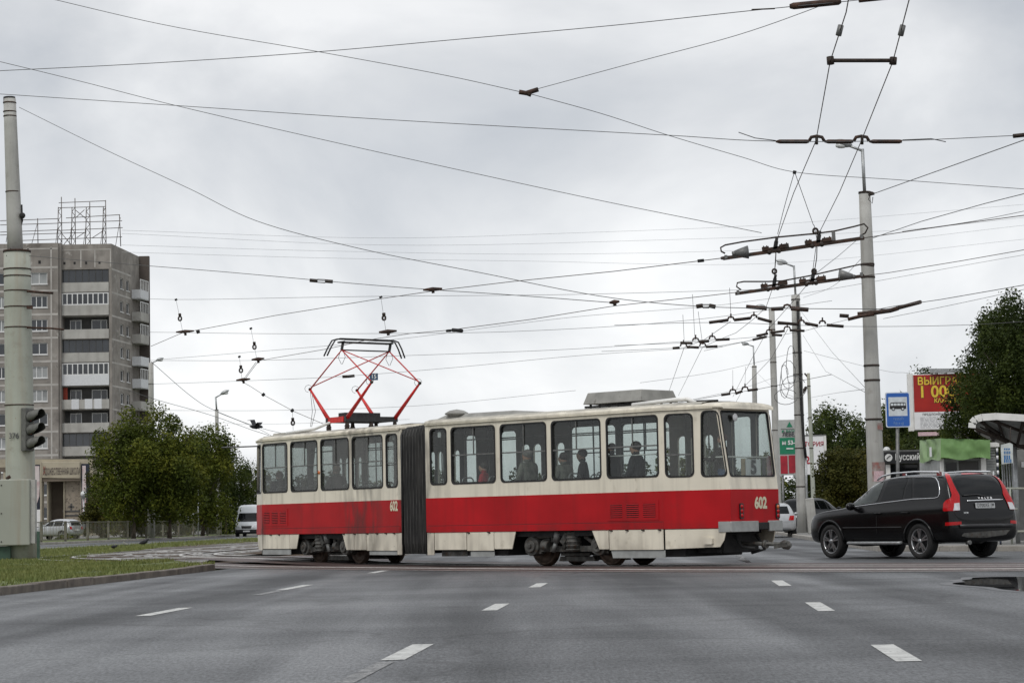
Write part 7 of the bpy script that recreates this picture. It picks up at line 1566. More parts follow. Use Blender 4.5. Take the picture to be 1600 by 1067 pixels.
mb = MB(); mb.tube([g(42, 455, -0.3), g(66, 457, -0.3), g(83, 458, -0.3)], 0.04, 6); mb.build('bracket', 'rust', LP); mb = MB(); mb.tube([g(42, 512, -0.3), g(80, 513, -0.3), g(100, 515, -0.3)], 0.03, 6); mb.build('bracket', 'rust', LP); mb = MB(); mb.bar(g(42, 480, -0.35), g(51, 480, -0.35), 0.08, 0.1); mb.build('bracket', 'rust', LP)
mb = MB(); mb.ball(g(35, 337, -0.1), 0.09, 10); mb.tube([g(34, 320), g(35, 345), g(24, 385)], 0.025, 5); mb.tube([g(34, 335), g(30, 365), g(10, 400, -0.3)], 0.012, 4); mb.build('wire_clamp', 'soot', LP)
# cabinet
mb = MB(); p0, p1 = g(-34, 853, -0.75), g(46, 748, -0.75); mb.box(p0.x, p1.x, p0.y, p0.y + 0.35, p0.z, p1.z); CB = bevel(mb.build('cabinet', mat('cabinet_grey', (0.33, 0.34, 0.29), 0.6, var=0.05, scale=1, spots=((0.2, 0.1, 0.05), 5, 0.7, 0.08), streak=((0.25, 0.17, 0.1), 0.4, 5)), LP), 0.03, 2)
mb = MB(); q0, q1 = g(48, 852, -0.7), g(54, 748, -0.7); mb.box(p1.x + 0.003, q1.x, p0.y + 0.1, p0.y + 0.34, p0.z + 0.05, p1.z - 0.02); mb.build('cabinet_side', 'concrete_pole', CB)
mb = MB()
for x, y in ((2, 758), (2, 802), (2, 846)): mb.ball(g(x, y, -0.76), 0.02, 8)
mb.build('rivet', 'soot', CB)
mb = MB(); mb.tube([g(10, 748, -0.6), g(16, 744, -0.6)], 0.05, 6); mb.build('hinge', 'rust', CB)
mat('post_green', (0.035, 0.075, 0.05), 0.6, var=0.2)
for x0, x1 in ((-25, 16), (57.5, 61)):
    mb = MB(); a, b = g(x0, 872, -0.6), g(x1, 853 if x1 < 20 else 830, -0.6); mb.box(a.x, b.x, a.y, a.y + 0.12, -0.05, b.z); mb.build('cabinet_leg', 'post_green', LP)
# pole number
cN = g(28, 682); text_mb('376', 0.22, lambda a, b, d: Vector((cN.x - 0.02 + a, cN.y - math.sqrt(0.43 ** 2 - (a - 0.02) ** 2), cN.z + b)), 0.004, 0.9).build('pole_number', mat('stencil', (0.10, 0.10, 0.10), 0.8), LP, fix=False)
# traffic signal, seen from the side, hoods pointing right
TS = thing('traffic_signal', P(42, 700, Y) + Vector((0.1, -0.35, 0)), 'weathered grey three-lamp traffic signal with long hoods clamped to the left pole', 'traffic light')
oT = Vector(TS.location); gT = lambda x, y, dy=-0.35: P(x, y, Y + dy) - oT
mat('signal_grey', (0.115, 0.115, 0.105), 0.7, var=0.2, scale=8, spots=((0.2, 0.19, 0.17), 8, 0.6, 0.2))
mb = MB(); a, b = gT(38, 705), gT(48, 637); mb.box(a.x, b.x, -0.18, 0.18, a.z, b.z); bevel(mb.build('housing', 'signal_grey', TS), 0.03, 2)
for yc, lm in ((651, 'lamp_red'), (672, 'lamp_orange'), (693, 'post_green')):
    c = gT(48, yc); L_h = (gT(73, yc) - c).x; r_h = 0.16; vs = []; n = 16; k = 5
    for i in range(k + 1):
        for j in range(n + 1):
            t = rad(-60 + 300 * j / n); x_ = c.x + L_h * i / k * (1.0 if True else 1); cut = 0.42 + 0.58 * min(1.0, (math.sin(t) + 1) / 0.85); vs.append((c.x + L_h * (i / k) * cut, r_h * math.cos(t), c.z + r_h * math.sin(t) + 0.05 * (i / k)))
    mb = MB(); mb.smooth = True; mb.add(vs, [(i * (n + 1) + j, i * (n + 1) + j + 1, (i + 1) * (n + 1) + j + 1, (i + 1) * (n + 1) + j) for i in range(k) for j in range(n)]); H = mb.build('hood', ['signal_grey', 'soot'], TS, fix=True); sm = H.modifiers.new('s', 'SOLIDIFY'); sm.thickness = 0.012; sm.material_offset = 1
    mb = MB(); mb.lathe([(0.001, 0.03), (0.1, 0.02), (0.14, 0)], (c.x + 0.002, 0, c.z), (1, 0, 0), 18); mb.build('lens', lm, TS)
    mb = MB(); mb.tube([(c.x, 0, c.z), (c.x + 0.012, 0, c.z)], 0.165, 20); mb.build('door_ring', 'soot', TS)
TS.rotation_euler = (0, 0, rad(-32))

# ================================================================== STOP, SIGNS, KIOSKS (right)
def at(px, py, Y, o): return P(px, py, Y) - o
# blue bus stop sign
Y = 56.0; f0 = P(1404, 862, Y); f0.z = 0.125; BS = thing('bus_stop_sign', f0, 'blue bus stop sign with a black minibus pictogram on a grey pole', 'sign')
mb = MB(); mb.tube([(0, 0, 0), at(1402, 640, Y, f0)], 0.045, 12); mb.build('pole', 'galv_dark', BS)
pA, pB = at(1384, 668, Y, f0), at(1420.5, 612.5, Y, f0); cx, cz = (pA.x + pB.x) / 2, (pA.z + pB.z) / 2; w2, h2 = (pB.x - pA.x) / 2, (pB.z - pA.z) / 2
fb = lambda a, b, d: (cx + a, -0.07 + d - 0.0 * a, cz + b)
mb = MB(); mb.panel(rrect(-w2, w2, -h2, h2, 0.05, 4), [], fb, 0.03); SP = mb.build('plate', mat('sign_rim', (0.62, 0.68, 0.74), 0.4), BS)
sg = lambda loop, d, nm, m_: (lambda M_: M_.build(nm, m_, SP))(MB().panel(loop, [], lambda a, b, t: fb(a, b, -d + t), 0.003))
mat('sign_blue', (0.018, 0.11, 0.42), 0.35, var=0.06, scale=3)
sg(rrect(-w2 + 0.025, w2 - 0.025, -h2 + 0.025, h2 - 0.025, 0.04, 4), 0.005, 'blue_field', 'sign_blue')
sg([(-0.24, -0.16), (0.24, -0.16), (0.24, 0.325), (-0.24, 0.325)], 0.009, 'white_field', mat('sign_white', (0.60, 0.64, 0.66), 0.4))
bz0 = 0.02
sg(rpoly([(-0.21, bz0), (0.21, bz0), (0.215, bz0 + 0.08), (0.205, bz0 + 0.155), (0.17, bz0 + 0.17), (-0.18, bz0 + 0.17), (-0.205, bz0 + 0.14)], 0.02, 3), 0.013, 'bus_pictogram', 'black_paint')
for a0, a1 in ((-0.185, -0.115), (-0.10, -0.03), (-0.015, 0.055), (0.07, 0.14), (0.155, 0.195)): sg([(a0, bz0 + 0.085), (a1, bz0 + 0.085), (a1, bz0 + 0.145), (a0, bz0 + 0.145)], 0.016, 'pictogram_window', 'sign_white')
for a0 in (-0.12, 0.12):
    sg([(a0 + 0.045 * math.cos(rad(q)), bz0 + 0.0 + 0.045 * math.sin(rad(q))) for q in range(0, 360, 24)], 0.016, 'pictogram_wheel', 'black_paint'); sg([(a0 + 0.025 * math.cos(rad(q)), bz0 + 0.025 * math.sin(rad(q))) for q in range(0, 360, 30)], 0.019, 'pictogram_hub', 'sign_white')
rn = random.Random(9)
for row, zz_ in ((0, -0.22), (1, -0.35)):
    x_ = -0.12
    while x_ < 0.14:
        w_ = rn.uniform(0.015, 0.04)
        mb = MB(); zq = zz_ + rn.uniform(-0.02, 0.02); hq = rn.uniform(0.02, 0.045); mb.panel([(x_, zq - hq), (x_ + w_ * 0.5, zq - hq), (x_ + w_ * 0.7, zq + hq), (x_ + w_ * 0.2, zq + hq)], [], lambda a, b, t: fb(a, b, -0.009 + t), 0.003); mb.build('worn_lettering', mat('worn_letter', (0.16, 0.26, 0.42), 0.5), SP); x_ += w_ + 0.018
# red lottery billboard, turned a little
Y = 88.0; f0 = P(1470, 840, Y); f0.z = 0.125; BB = thing('billboard', f0, 'red lottery billboard with yellow lettering half hidden by the dark tree', 'billboard')
u_ax = Vector((1, -0.12, 0)).normalized(); v_ax = Vector((0.12, 1, 0)).normalized()
e_l = at(1427, 628, Y, f0); zt1, zb1 = at(1427, 585, Y, f0).z, at(1427, 672, Y, f0).z
fr = lambda a, b, d: Vector((e_l.x, e_l.y, 0)) + u_ax * a + v_ax * d + Vector((0, 0, b)); sc_ = Y / FPX
Wb = 108 * sc_
mb = MB(); mb.panel([(0, zb1), (Wb, zb1), (Wb, zt1), (0, zt1)], [], lambda a, b, t: fr(a, b, t), 0.3); bevel(mb.build('case', 'white_paint', BB), 0.02, 2)
mb = MB(); mb.panel([(-8 * sc_, zb1 - 0.03), (-0.005, zb1 - 0.03), (-0.005, zt1 + 0.03), (-8 * sc_, zt1 + 0.03)], [], lambda a, b, t: fr(a, b, -0.02 + t), 0.4); mb.build('case_side', 'white_paint', BB)
mat('poster_red', (0.26, 0.008, 0.008), 0.4, scale=0.9, col2=(0.42, 0.02, 0.012)); mat('poster_yellow', (0.75, 0.52, 0.05), 0.4, var=0.1); mat('poster_dark', (0.03, 0.012, 0.01), 0.5)
zs = at(1427, 644, Y, f0).z
mb = MB(); mb.panel([(0.03, zs), (Wb - 0.03, zs), (Wb - 0.03, zt1 - 0.03), (0.03, zt1 - 0.03)], [], lambda a, b, t: fr(a, b, -0.012 + t), 0.008); PS = mb.build('poster', 'poster_red', BB)
mb = MB(); mb.panel([(0.03, zb1 + 0.03), (Wb - 0.03, zb1 + 0.03), (Wb - 0.03, zs - 0.004), (0.03, zs - 0.004)], [], lambda a, b, t: fr(a, b, -0.012 + t), 0.008); PW = mb.build('small_print_panel', 'clean_white', BB)
def bt(body, size, px, py, m_, bold, sx, dd=0.03):
    z_ = at(1450, py, Y, f0).z; a0 = (px - 1427) * sc_
    text_mb(body, size, lambda a, b, d: fr(a0 + a, z_ + b, -dd - 0.004), bold, sx, 'LEFT').build('lettering', m_, PS, fix=False)
for body, s_, px, py, bd, sx in (('ВЫИГРАЙ', 0.42, 1434, 596.0, 0.008, 0.92), ('1 000', 0.66, 1435, 613.0, 0.016, 0.98), ('КАЖДЫЙ', 0.24, 1459, 626.5, 0.006, 0.9)):
    bt(body, s_, px, py, 'poster_dark', bd + 0.016, sx, 0.010); bt(body, s_, px, py, 'poster_yellow', bd, sx, 0.018)
z_ = at(1440, 648, Y, f0).z; text_mb('ПРЕДЛОЖЕНИЕ', 0.12, lambda a, b, d: fr(0.35 + a, z_ + b, -0.018), 0.002, 1.0, 'LEFT').build('lettering', 'number_grey', PW, fix=False)
for r_3 in range(9):
    z_ = at(1440, 652.5 + r_3 * 1.95, Y, f0).z; mb = MB(); a_ = 0.25
    while a_ < Wb - 0.3: w_ = rn.uniform(0.05, 0.22); mb.add([fr(a_, z_ - 0.007, -0.018), fr(a_ + w_, z_ - 0.007, -0.018), fr(a_ + w_, z_ + 0.008, -0.018), fr(a_, z_ + 0.008, -0.018)], [(0, 1, 2, 3)]); a_ += w_ + 0.04
    mb.build('text_line', mat('print_grey', (0.25, 0.25, 0.27), 0.6), PW, fix=False)
mb = MB(); z0 = at(1440, 681, Y, f0).z; z1 = at(1440, 675, Y, f0).z; mb.panel([(0.15, z0), (0.98, z0), (0.98, z1), (0.15, z1)], [], lambda a, b, t: fr(a, b, t), 0.05); o = mb.build('owner_plate', 'notice_pink', BB)
mb = MB(); z0 = at(1440, 580.5, Y, f0).z; mb.panel([(28 * sc_, zt1 + 0.02), (Wb - 0.2, zt1 + 0.02), (Wb - 0.25, zt1 + 0.16), (26 * sc_, zt1 + 0.2)], [], lambda a, b, t: fr(a, b, -0.3 + t), 0.35); mb.build('lamp_trough', 'galv', BB)
mb = MB(); c = fr(Wb * 0.62, 0, 0.15); mb.tube([(c.x, c.y, 0), (c.x, c.y, zb1)], 0.16, 12); mb.build('post', 'galv_dark', BB)
# black kiosk with white lettering
Y = 76.0; f0 = P(1415, 845, Y); f0.z = 0.125; KB = thing('kiosk', f0, 'black-fronted kiosk with white lettering left of the green tarpaulin', 'kiosk')
sc_ = Y / FPX; fk = lambda a, b, d: ((a - 1415) * sc_, d, at(1415, b, Y, f0).z)
def kp(x0, x1, y0, y1, d0, d1, m_, nm, par=None): mb = MB(); mb.panel([(x0, y1), (x1, y1), (x1, y0), (x0, y0)], [], lambda a, b, t: fk(a, b, d0 + t), d1 - d0); return mb.build(nm, m_, par or KB)
kp(1384, 1470, 706, 724, -0.25, 0.0, 'black_paint', 'fascia'); kp(1387, 1470, 724.3, 800, 0.02, 3.0, 'deep_grey', 'cabin'); kp(1388, 1394, 725, 800, -0.12, 0.018, 'white_paint', 'pillar')
kp(1396, 1437, 726, 762, -0.02, 0.015, 'car_glass', 'window'); kp(1384, 1470, 703, 705.6, -0.2, 3.0, 'galv_dark', 'roof')
mat('sign_letter_white', (0.72, 0.72, 0.70), 0.4)
z_ = at(1415, 714.5, Y, f0).z
text_mb('Русский', 0.30, lambda a, b, d: ((1401 - 1415) * sc_ + a, -0.262, z_ + b), 0.006, 0.72, 'LEFT').build('lettering', 'sign_letter_white', KB, fix=False)
mb = MB(); mb.tube([((1391 - 1415) * sc_, -0.262, z_ + 0.0), ((1391 - 1415) * sc_, -0.252, z_)], 0.13, 20); o = mb.build('round_emblem', 'sign_letter_white', KB)
mb = MB(); mb.tube([((1391 - 1415) * sc_ - 0.07, -0.268, z_ - 0.05), ((1391 - 1415) * sc_, -0.268, z_ + 0.03), ((1391 - 1415) * sc_ + 0.07, -0.268, z_ + 0.06)], 0.018, 6); mb.build('emblem_stroke', 'number_grey', o)
mb = MB(); mb.ball(fk(1398, 702, 1.0), 0.14, 12); mb.build('roof_lamp', 'lamp_glass', KB)
# kiosk with the green tarpaulin
Y = 68.0; f0 = P(1510, 850, Y); f0.z = 0.125; KG = thing('kiosk', f0, 'small grey and white kiosk whose top is wrapped in a green tarpaulin', 'kiosk'); sc_ = Y / FPX
fk = lambda a, b, d: ((a - 1510) * sc_, d, at(1510, b, Y, f0).z)
def kg(x0, x1, y0, y1, d0, d1, m_, nm, par=None): mb = MB(); mb.panel([(x0, y1), (x1, y1), (x1, y0), (x0, y0)], [], lambda a, b, t: fk(a, b, d0 + t), d1 - d0); return mb.build(nm, m_, par or KG)
kg(1474, 1562, 716, 850, 0.1, 3.5, 'bumper_grey', 'cabin'); kg(1537, 1545, 716, 850, -0.05, 0.08, 'white_paint', 'corner_post'); kg(1474, 1479, 716, 850, -0.05, 0.08, 'white_paint', 'corner_post')
kg(1483, 1500, 722, 750, 0.04, 0.09, 'car_glass', 'window'); kg(1504, 1534, 720, 755, 0.04, 0.09, 'deep_grey', 'shutter'); kg(1546, 1566, 692, 699, -0.1, 3.5, 'white_paint', 'roof'); 
mb = MB()
for i in range(12): y_ = 701 + i * 4.2; mb.panel([(1547, y_ + 3.2), (1561, y_ + 3.2), (1561, y_), (1547, y_)], [], lambda a, b, t: fk(a, b, 0.05 + t), 0.04)
mb.build('roller_shutter', 'bumper_grey', KG)
# tarpaulin: wrinkled cloth box
mat('tarp_green', (0.16, 0.29, 0.10), 0.55, var=0.12, scale=1.2, bump=0.3, bscale=3); mat('tarp_pale', (0.24, 0.36, 0.16), 0.5, var=0.12, scale=1.5)
def tarp(c00, c10, c11, c01, nx, ny, m_, name, seed):
    rn = np.random.RandomState(seed); vs = []; c = [Vector(q) for q in (c00, c10, c11, c01)]; nrm = (c[1] - c[0]).cross(c[3] - c[0]).normalized()
    for j in range(ny + 1):
        for i in range(nx + 1):
            s, t = i / nx, j / ny; p = (c[0] * (1 - s) + c[1] * s) * (1 - t) + (c[3] * (1 - s) + c[2] * s) * t
            q_ = Vector((s * 5 + t * 1.6, t * 1.3 - s * 0.8, seed * 3.1)); w = 0.11 * (noise.noise(q_) - 0.0) + 0.05 * abs(noise.noise(q_ * 2.3)) - 0.02
            if j == 0: p = p + Vector((0, 0, 0.04 * math.sin(s * 9 + seed)))
            vs.append(p + nrm * w * min(1, 6 * min(s, 1 - s)) )
    mb = MB(); mb.smooth = True; mb.add(vs, [(j * (nx + 1) + i, j * (nx + 1) + i + 1, (j + 1) * (nx + 1) + i + 1, (j + 1) * (nx + 1) + i) for j in range(ny) for i in range(nx)]); return mb
A_ = [at(1470, 717, Y - 0.4, f0), at(1547.5, 716, Y - 0.4, f0), at(1547, 687, Y - 0.4, f0), at(1470, 684.5, Y - 0.4, f0)]
Bk = [at(1437, 722.5, Y + 2.6, f0), at(1437, 687.5, Y + 2.6, f0)]
mb = tarp(A_[0], A_[1], A_[2], A_[3], 40, 10, 'tarp_green', 'tarpaulin', 1); T_1 = mb.build('tarpaulin', 'tarp_green', KG, fix=False)
mb = tarp(Bk[0], A_[0], A_[3], Bk[1], 20, 10, 'tarp_pale', 'tarpaulin', 3); T_2 = mb.build('tarpaulin_side', 'tarp_pale', T_1, fix=False)
mb = MB(); e2 = A_[2] + Vector((0, 2.6, 0.05)); mb.add([A_[3], A_[2], e2, Bk[1]], [(0, 1, 2, 3)]); mb.build('tarpaulin_top', 'tarp_green', T_1)
mb = MB(); q0 = Bk[0] * 0.45 + A_[0] * 0.55; d_ = (A_[0] - Bk[0]).normalized(); nn = Vector((-0.9, -0.5, 0)).normalized() * 0.05
for k, (o_, w_, z0, z1, m_) in enumerate(((-0.35, 0.22, 0.12, 0.42, 'tarp_green'), (0.0, 0.3, 0.12, 0.42, 'clean_white'))):
    m1 = MB(); p = q0 + d_ * o_ + nn; m1.add([p + Vector((0, 0, z0)), p + d_ * w_ + Vector((0, 0, z0)), p + d_ * w_ + Vector((0, 0, z1)), p + Vector((0, 0, z1))], [(0, 1, 2, 3)]); m1.build('printed_mark', m_, T_2)
# ---- tram stop shelter
Y = 55.0; f0 = P(1600, 862, Y); f0.z = 0.125; SH = thing('stop_shelter', f0, 'tram stop shelter with a curved translucent canopy on dark trusses at the right edge', 'shelter')
gS = lambda x, y, dy=0.0: P(x, y, Y + dy) - f0
def canopy(y_of, dx): return None
front = [(1518.5, 664), (1519, 656), (1524, 650.5), (1534, 647.5), (1556, 646), (1600, 648.5), (1660, 653), (1720, 662)]
back = [(1524, 667), (1530, 671), (1538, 676), (1552, 683), (1574, 691), (1606, 698), (1660, 703), (1720, 707)]
fv = [gS(x, y, -1.2) for x, y in front]; bv = [gS(x, y, 1.3) for x, y in back]
mb = MB(); mb.smooth = True; mb.add(fv + bv, [(i, i + 1, i + 9, i + 8) for i in range(7)]); o = mb.build('canopy', mat('canopy_sheet', (0.30, 0.31, 0.30), 0.5, var=0.1), SH, fix=False); sm = o.modifiers.new('s', 'SOLIDIFY'); sm.thickness = 0.02
mb = MB()
for i in range(7): mb.bar(fv[i] - Vector((0, 0, 0.07)), fv[i + 1] - Vector((0, 0, 0.07)), 0.06, 0.17)
mb.build('front_fascia', 'white_paint', SH)
mb = MB()
for i in range(7): mb.bar(bv[i] - Vector((0, 0, 0.05)), bv[i + 1] - Vector((0, 0, 0.05)), 0.05, 0.1)
mb.build('back_fascia', 'white_paint', SH)
post = gS(1589, 697, 0.2)
for k, (a, b) in enumerate(((fv[0], post), (bv[0], post), (fv[3], gS(1640, 690, 0.2)), (fv[2], gS(1562, 678, 0.2)), (bv[3], gS(1562, 678, 0.2)), (fv[5], post), (bv[5], post))): mb = MB(); mb.tube([a - Vector((0, 0, 0.05)), b], 0.04, 6); mb.build('truss_bar', 'rust_dark', SH)
for i in (1, 3, 4, 5, 6): mb = MB(); mb.tube([fv[i] - Vector((0, 0, 0.1)), bv[i] - Vector((0, 0, 0.1))], 0.035, 6); mb.build('rafter', 'rust_dark', SH)
mb = MB(); mb.tube([gS(1530, 664, 0.2), post, gS(1720, 700, 0.2)], 0.05, 6); mb.build('main_beam', 'rust_dark', SH)
for x in (1585, 1650): p = gS(x, 696, 0.2); mb = MB(); mb.tube([(p.x, p.y, 0), (p.x, p.y, p.z)], 0.06, 10); mb.build('post', 'galv', SH)
mb = MB(); a, b = gS(1591, 862, 1.7), gS(1700, 700, 1.7); mb.box(a.x, b.x, 1.7, 1.8, 0.05, b.z); mb.build('rear_wall', mat('wall_grey', (0.20, 0.20, 0.19), 0.7, var=0.1), SH)
mb = MB(); a, b = gS(1597, 730, 1.6), gS(1612, 721, 1.6); mb.box(a.x, b.x, 1.58, 1.66, a.z, b.z); mb.build('small_plate', 'clean_white', SH)
mb = MB()
for x in (1566, 1569, 1573, 1577, 1581): p = gS(x, 722, 1.0); mb.tube([(p.x, 1.0, 0.6), (p.x, 1.0, p.z)], 0.02, 6)
mb.build('side_grille', 'galv', SH)
for x0, x1, y in ((1566, 1720, 763), (1570, 1590, 795), (1590, 1720, 830)):
    mb = MB(); mb.tube([gS(x0, y, -0.9), gS(x1, y, -0.9)], 0.028, 8); mb.build('hand_rail', 'pole_green', SH)
for x in (1578, 1640): p = gS(x, 763, -0.9); mb = MB(); mb.tube([(p.x, p.y, 0), (p.x, p.y, p.z)], 0.03, 8); mb.build('rail_post', 'pole_green', SH)
mb = MB()
for i in range(16): p = gS(1568 + i * 6, 830, -0.9); mb.tube([(p.x, p.y, 0.25), (p.x, p.y, p.z)], 0.008, 4)
mb.build('mesh_panel', 'galv_dark', SH)
# route board hanging at the shelter end, and the striped pole beside it
Yb = 53.2; f1 = P(1573, 726, Yb); RB = thing('route_board', f1, 'small white timetable board with blue print hanging under the shelter canopy', 'sign')
L4 = [P(x, y, Yb) - f1 for x, y in ((1565.5, 725), (1583, 723), (1582.5, 694), (1578, 691.5), (1564, 695))]
mb = MB(); mb.add([v + Vector((0, 0, 0)) for v in L4] + [v + Vector((0, 0.05, 0)) for v in L4], [(0, 1, 2, 3, 4), (9, 8, 7, 6, 5)] + [(i, (i + 1) % 5, (i + 1) % 5 + 5, i + 5) for i in range(5)]); o = mb.build('board', mat('board_white', (0.55, 0.58, 0.56), 0.5), RB)
rn = random.Random(12)
for i, (y, n_, h_) in enumerate(((701, 3, 0.03), (706, 4, 0.05), (713, 3, 0.07), (719, 4, 0.06))):
    x_ = 1568.5
    for k in range(n_): w_ = rn.uniform(1.5, 3.2); a = P(x_, y, Yb) - f1; b = P(x_ + w_, y - 0.3, Yb) - f1; mb = MB(); mb.add([a + Vector((0, -0.005, -h_)), b + Vector((0, -0.005, -h_)), b + Vector((0, -0.005, h_ * 0.4)), a + Vector((0, -0.005, h_ * 0.4))], [(0, 1, 2, 3)]); mb.build('blue_print', mat('blue_ink', (0.05, 0.16, 0.36), 0.6), o); x_ += w_ + 0.9
mb = MB(); mb.tube([L4[3], P(1579, 668, Yb + 0.2) - f1], 0.012, 5); mb.build('hanger', 'rust_dark', RB)
pp_ = P(1564, 862, 54); pp_.z = 0.125; SPo = thing('striped_pole', pp_, 'thin blue and white striped pole left of the timetable board', 'pole'); mb = MB(); tz_ = P(1563, 700, 54).z - 0.125
n = 26
for i in range(n): mb = MB(); mb.tube([(0, 0, tz_ * i / n), (0, 0, tz_ * (i + 1) / n)], 0.026 + 0.001 * (i % 2), 8); mb.build('stripe', 'clean_white' if i % 2 else 'banner_navy', SPo)
# ---- signs beyond the tram's tail
Y = 112.0; f0 = P(1240, 836, Y); f0.z = 0.125; GS_ = thing('sign_panel', f0, 'tall white and green advertising panel behind the black-cable pole', 'sign'); sc_ = Y / FPX
fk = lambda a, b, d: ((a - 1240) * sc_, d, at(1240, b, Y, f0).z)
def gp_(loop, d, m_, nm, par=None, th=0.01): mb = MB(); mb.panel(loop, [], lambda a, b, t: fk(a, b, d + t), th); return mb.build(nm, m_, par or GS_)
q4 = lambda x0, x1, y0, y1: [(x0, y1), (x1, y1), (x1, y0), (x0, y0)]
BRd = gp_(q4(1221, 1262, 655.5, 742), 0, mat('sign_offwhite', (0.42, 0.43, 0.41), 0.6, var=0.05), 'board', th=0.15)
mat('sign_green', (0.01, 0.20, 0.10), 0.45, var=0.06); mat('sign_red', (0.36, 0.015, 0.03), 0.5, var=0.2, scale=2, spots=((0.6, 0.4, 0.35), 3, 0.62, 0.06))
gp_([(1234, 667), (1243.5, 667), (1238.8, 658.5)], -0.02, 'sign_green', 'triangle', BRd); gp_(q4(1222.5, 1262, 683.5, 709), -0.02, 'sign_green', 'green_panel', BRd)
gp_(q4(1223, 1234, 711.5, 739.5), -0.02, 'sign_red', 'red_panel', BRd); gp_(q4(1235.8, 1262, 711, 739), -0.02, 'sign_red', 'red_panel', BRd)
gp_(q4(1225, 1262, 669.6, 670.2), -0.02, 'number_grey', 'rule', BRd); gp_(q4(1232.5, 1243.5, 699.5, 701.5), -0.045, 'sign_letter_white', 'arrow', BRd)
def gt(body, s_, x, y, m_, sx=1.0, bold=0.006, dd=-0.045): z_ = at(1240, y, Y, f0).z; text_mb(body, s_, lambda a, b, d: ((x - 1240) * sc_ + a, dd, z_ + b), bold, sx, 'LEFT').build('lettering', m_, BRd, fix=False)
gt('БАЗА', 0.15, 1233, 673.5, 'sign_green', 1.2); gt('ЛЕБЕДЬ', 0.28, 1227, 678.5, 'number_grey', 0.85, 0.01); gt('м 53-6', 0.30, 1226, 691.5, 'sign_letter_white', 0.95, 0.01)
gp_([(1226.5, 672), (1231, 672), (1226.5, 676)], -0.03, 'sign_green', 'mark', BRd)
for x in (1226, 1258): mb = MB(); mb.tube([((x - 1240) * sc_, 0.08, 0), ((x - 1240) * sc_, 0.08, at(1240, 742, Y, f0).z)], 0.06, 8); mb.build('post', 'galv_dark', GS_)
Y = 126.0; f0 = P(1272, 836, Y); f0.z = 0.125; WS = thing('billboard', f0, 'white billboard with red lettering and a red figure 2 between the poles', 'billboard'); sc_ = Y / FPX
fk = lambda a, b, d: ((a - 1272) * sc_, d, at(1272, b, Y, f0).z)
def wp(loop, d, m_, nm, par=None, th=0.02): mb = MB(); mb.panel(loop, [], lambda a, b, t: fk(a, b, d + t), th); return mb.build(nm, m_, par or WS)
BW = wp(q4(1250, 1291.5, 681, 741), 0, 'clean_white', 'board', th=0.2); wp(q4(1291.8, 1295.5, 680, 741), -0.02, 'white_paint', 'board_edge', th=0.24); wp(q4(1249.5, 1295.5, 679, 680.7), -0.03, 'galv_dark', 'frame', th=0.26)
text_mb('ТОРИЯ', 0.36, lambda a, b, d: ((1261 - 1272) * sc_ + a, -0.02, at(1272, 694, Y, f0).z + b), 0.006, 0.92, 'LEFT').build('lettering', 'sign_red', BW, fix=False)
text_mb('2', 0.62, lambda a, b, d: ((1261 - 1272) * sc_ + a, -0.02, at(1272, 719, Y, f0).z + b), 0.012, 1.0, 'LEFT').build('lettering', 'sign_red', BW, fix=False)
for x in (1256, 1288): mb = MB(); mb.tube([((x - 1272) * sc_, 0.1, 0), ((x - 1272) * sc_, 0.1, at(1272, 741, Y, f0).z)], 0.07, 8); mb.build('post', 'galv_dark', WS)

# ================================================================== OVERHEAD WIRES
WIRES = 0
def wpt(x, y, z=None, Y=None): return P(x, y, Y) if Y is not None else G(x, y, z)
def wire(label, pts, r=0.008, name='overhead_wire', m_='wire', group=None, sag=0.0, cat='wire'):
    """pts: (x, y, Y); a real wire in space"""
    P3 = [P(*q) for q in pts]; o = P3[0]; out = []
    sm_ = any(w in label for w in ('span', 'diagonal', 'line', 'cable', 'thin wire'))
    for i in range(len(P3) - 1):
        k = 8; p1, p2 = P3[i], P3[i + 1]; L_s = (p2 - p1).length
        def tan_(a, b, c): return ((b - a).normalized() + (c - b).normalized()) * 0.5
        m1 = tan_(P3[i - 1], p1, p2) * L_s if i > 0 else p2 - p1
        m2 = tan_(p1, p2, P3[i + 2]) * L_s if i + 2 < len(P3) else p2 - p1
        for j in range(k):
            t = j / k
            q = (p1 * (2 * t ** 3 - 3 * t * t + 1) + m1 * (t ** 3 - 2 * t * t + t) + p2 * (-2 * t ** 3 + 3 * t * t) + m2 * (t ** 3 - t * t)) if sm_ else p1 * (1 - t) + p2 * t
            out.append(q - o)
    out.append(P3[-1] - o); mb = MB(); mb.tube(out, r * 0.8, 5); ob = mb.build(name, m_, None, fix=False, loc=o); tag(ob, label, cat, group); return ob
def on(ob, name, pts, r, m_='rust', n=8):
    """a fitting hung on a wire; pts (x, y, Y)"""
    o = Vector(ob.location); P3 = [P(*q) - o for q in pts]; mb = MB(); mb.tube(P3, r, n); return mb.build(name, m_, ob)
def ZY(x, y, z): return G(x, y, z).y     # distance of a wire z metres up seen at x,y
def zp(x, y, z): return (x, y, ZY(x, y, z))
def arch(ob, x, y, Y, w, h, r=0.022):      # raised hanger loop
    return on(ob, 'hanger_loop', [(x - w, y, Y), (x - w * 0.7, y - h * 0.8, Y), (x, y - h, Y), (x + w * 0.7, y - h * 0.8, Y), (x + w, y, Y)], r, 'rust')
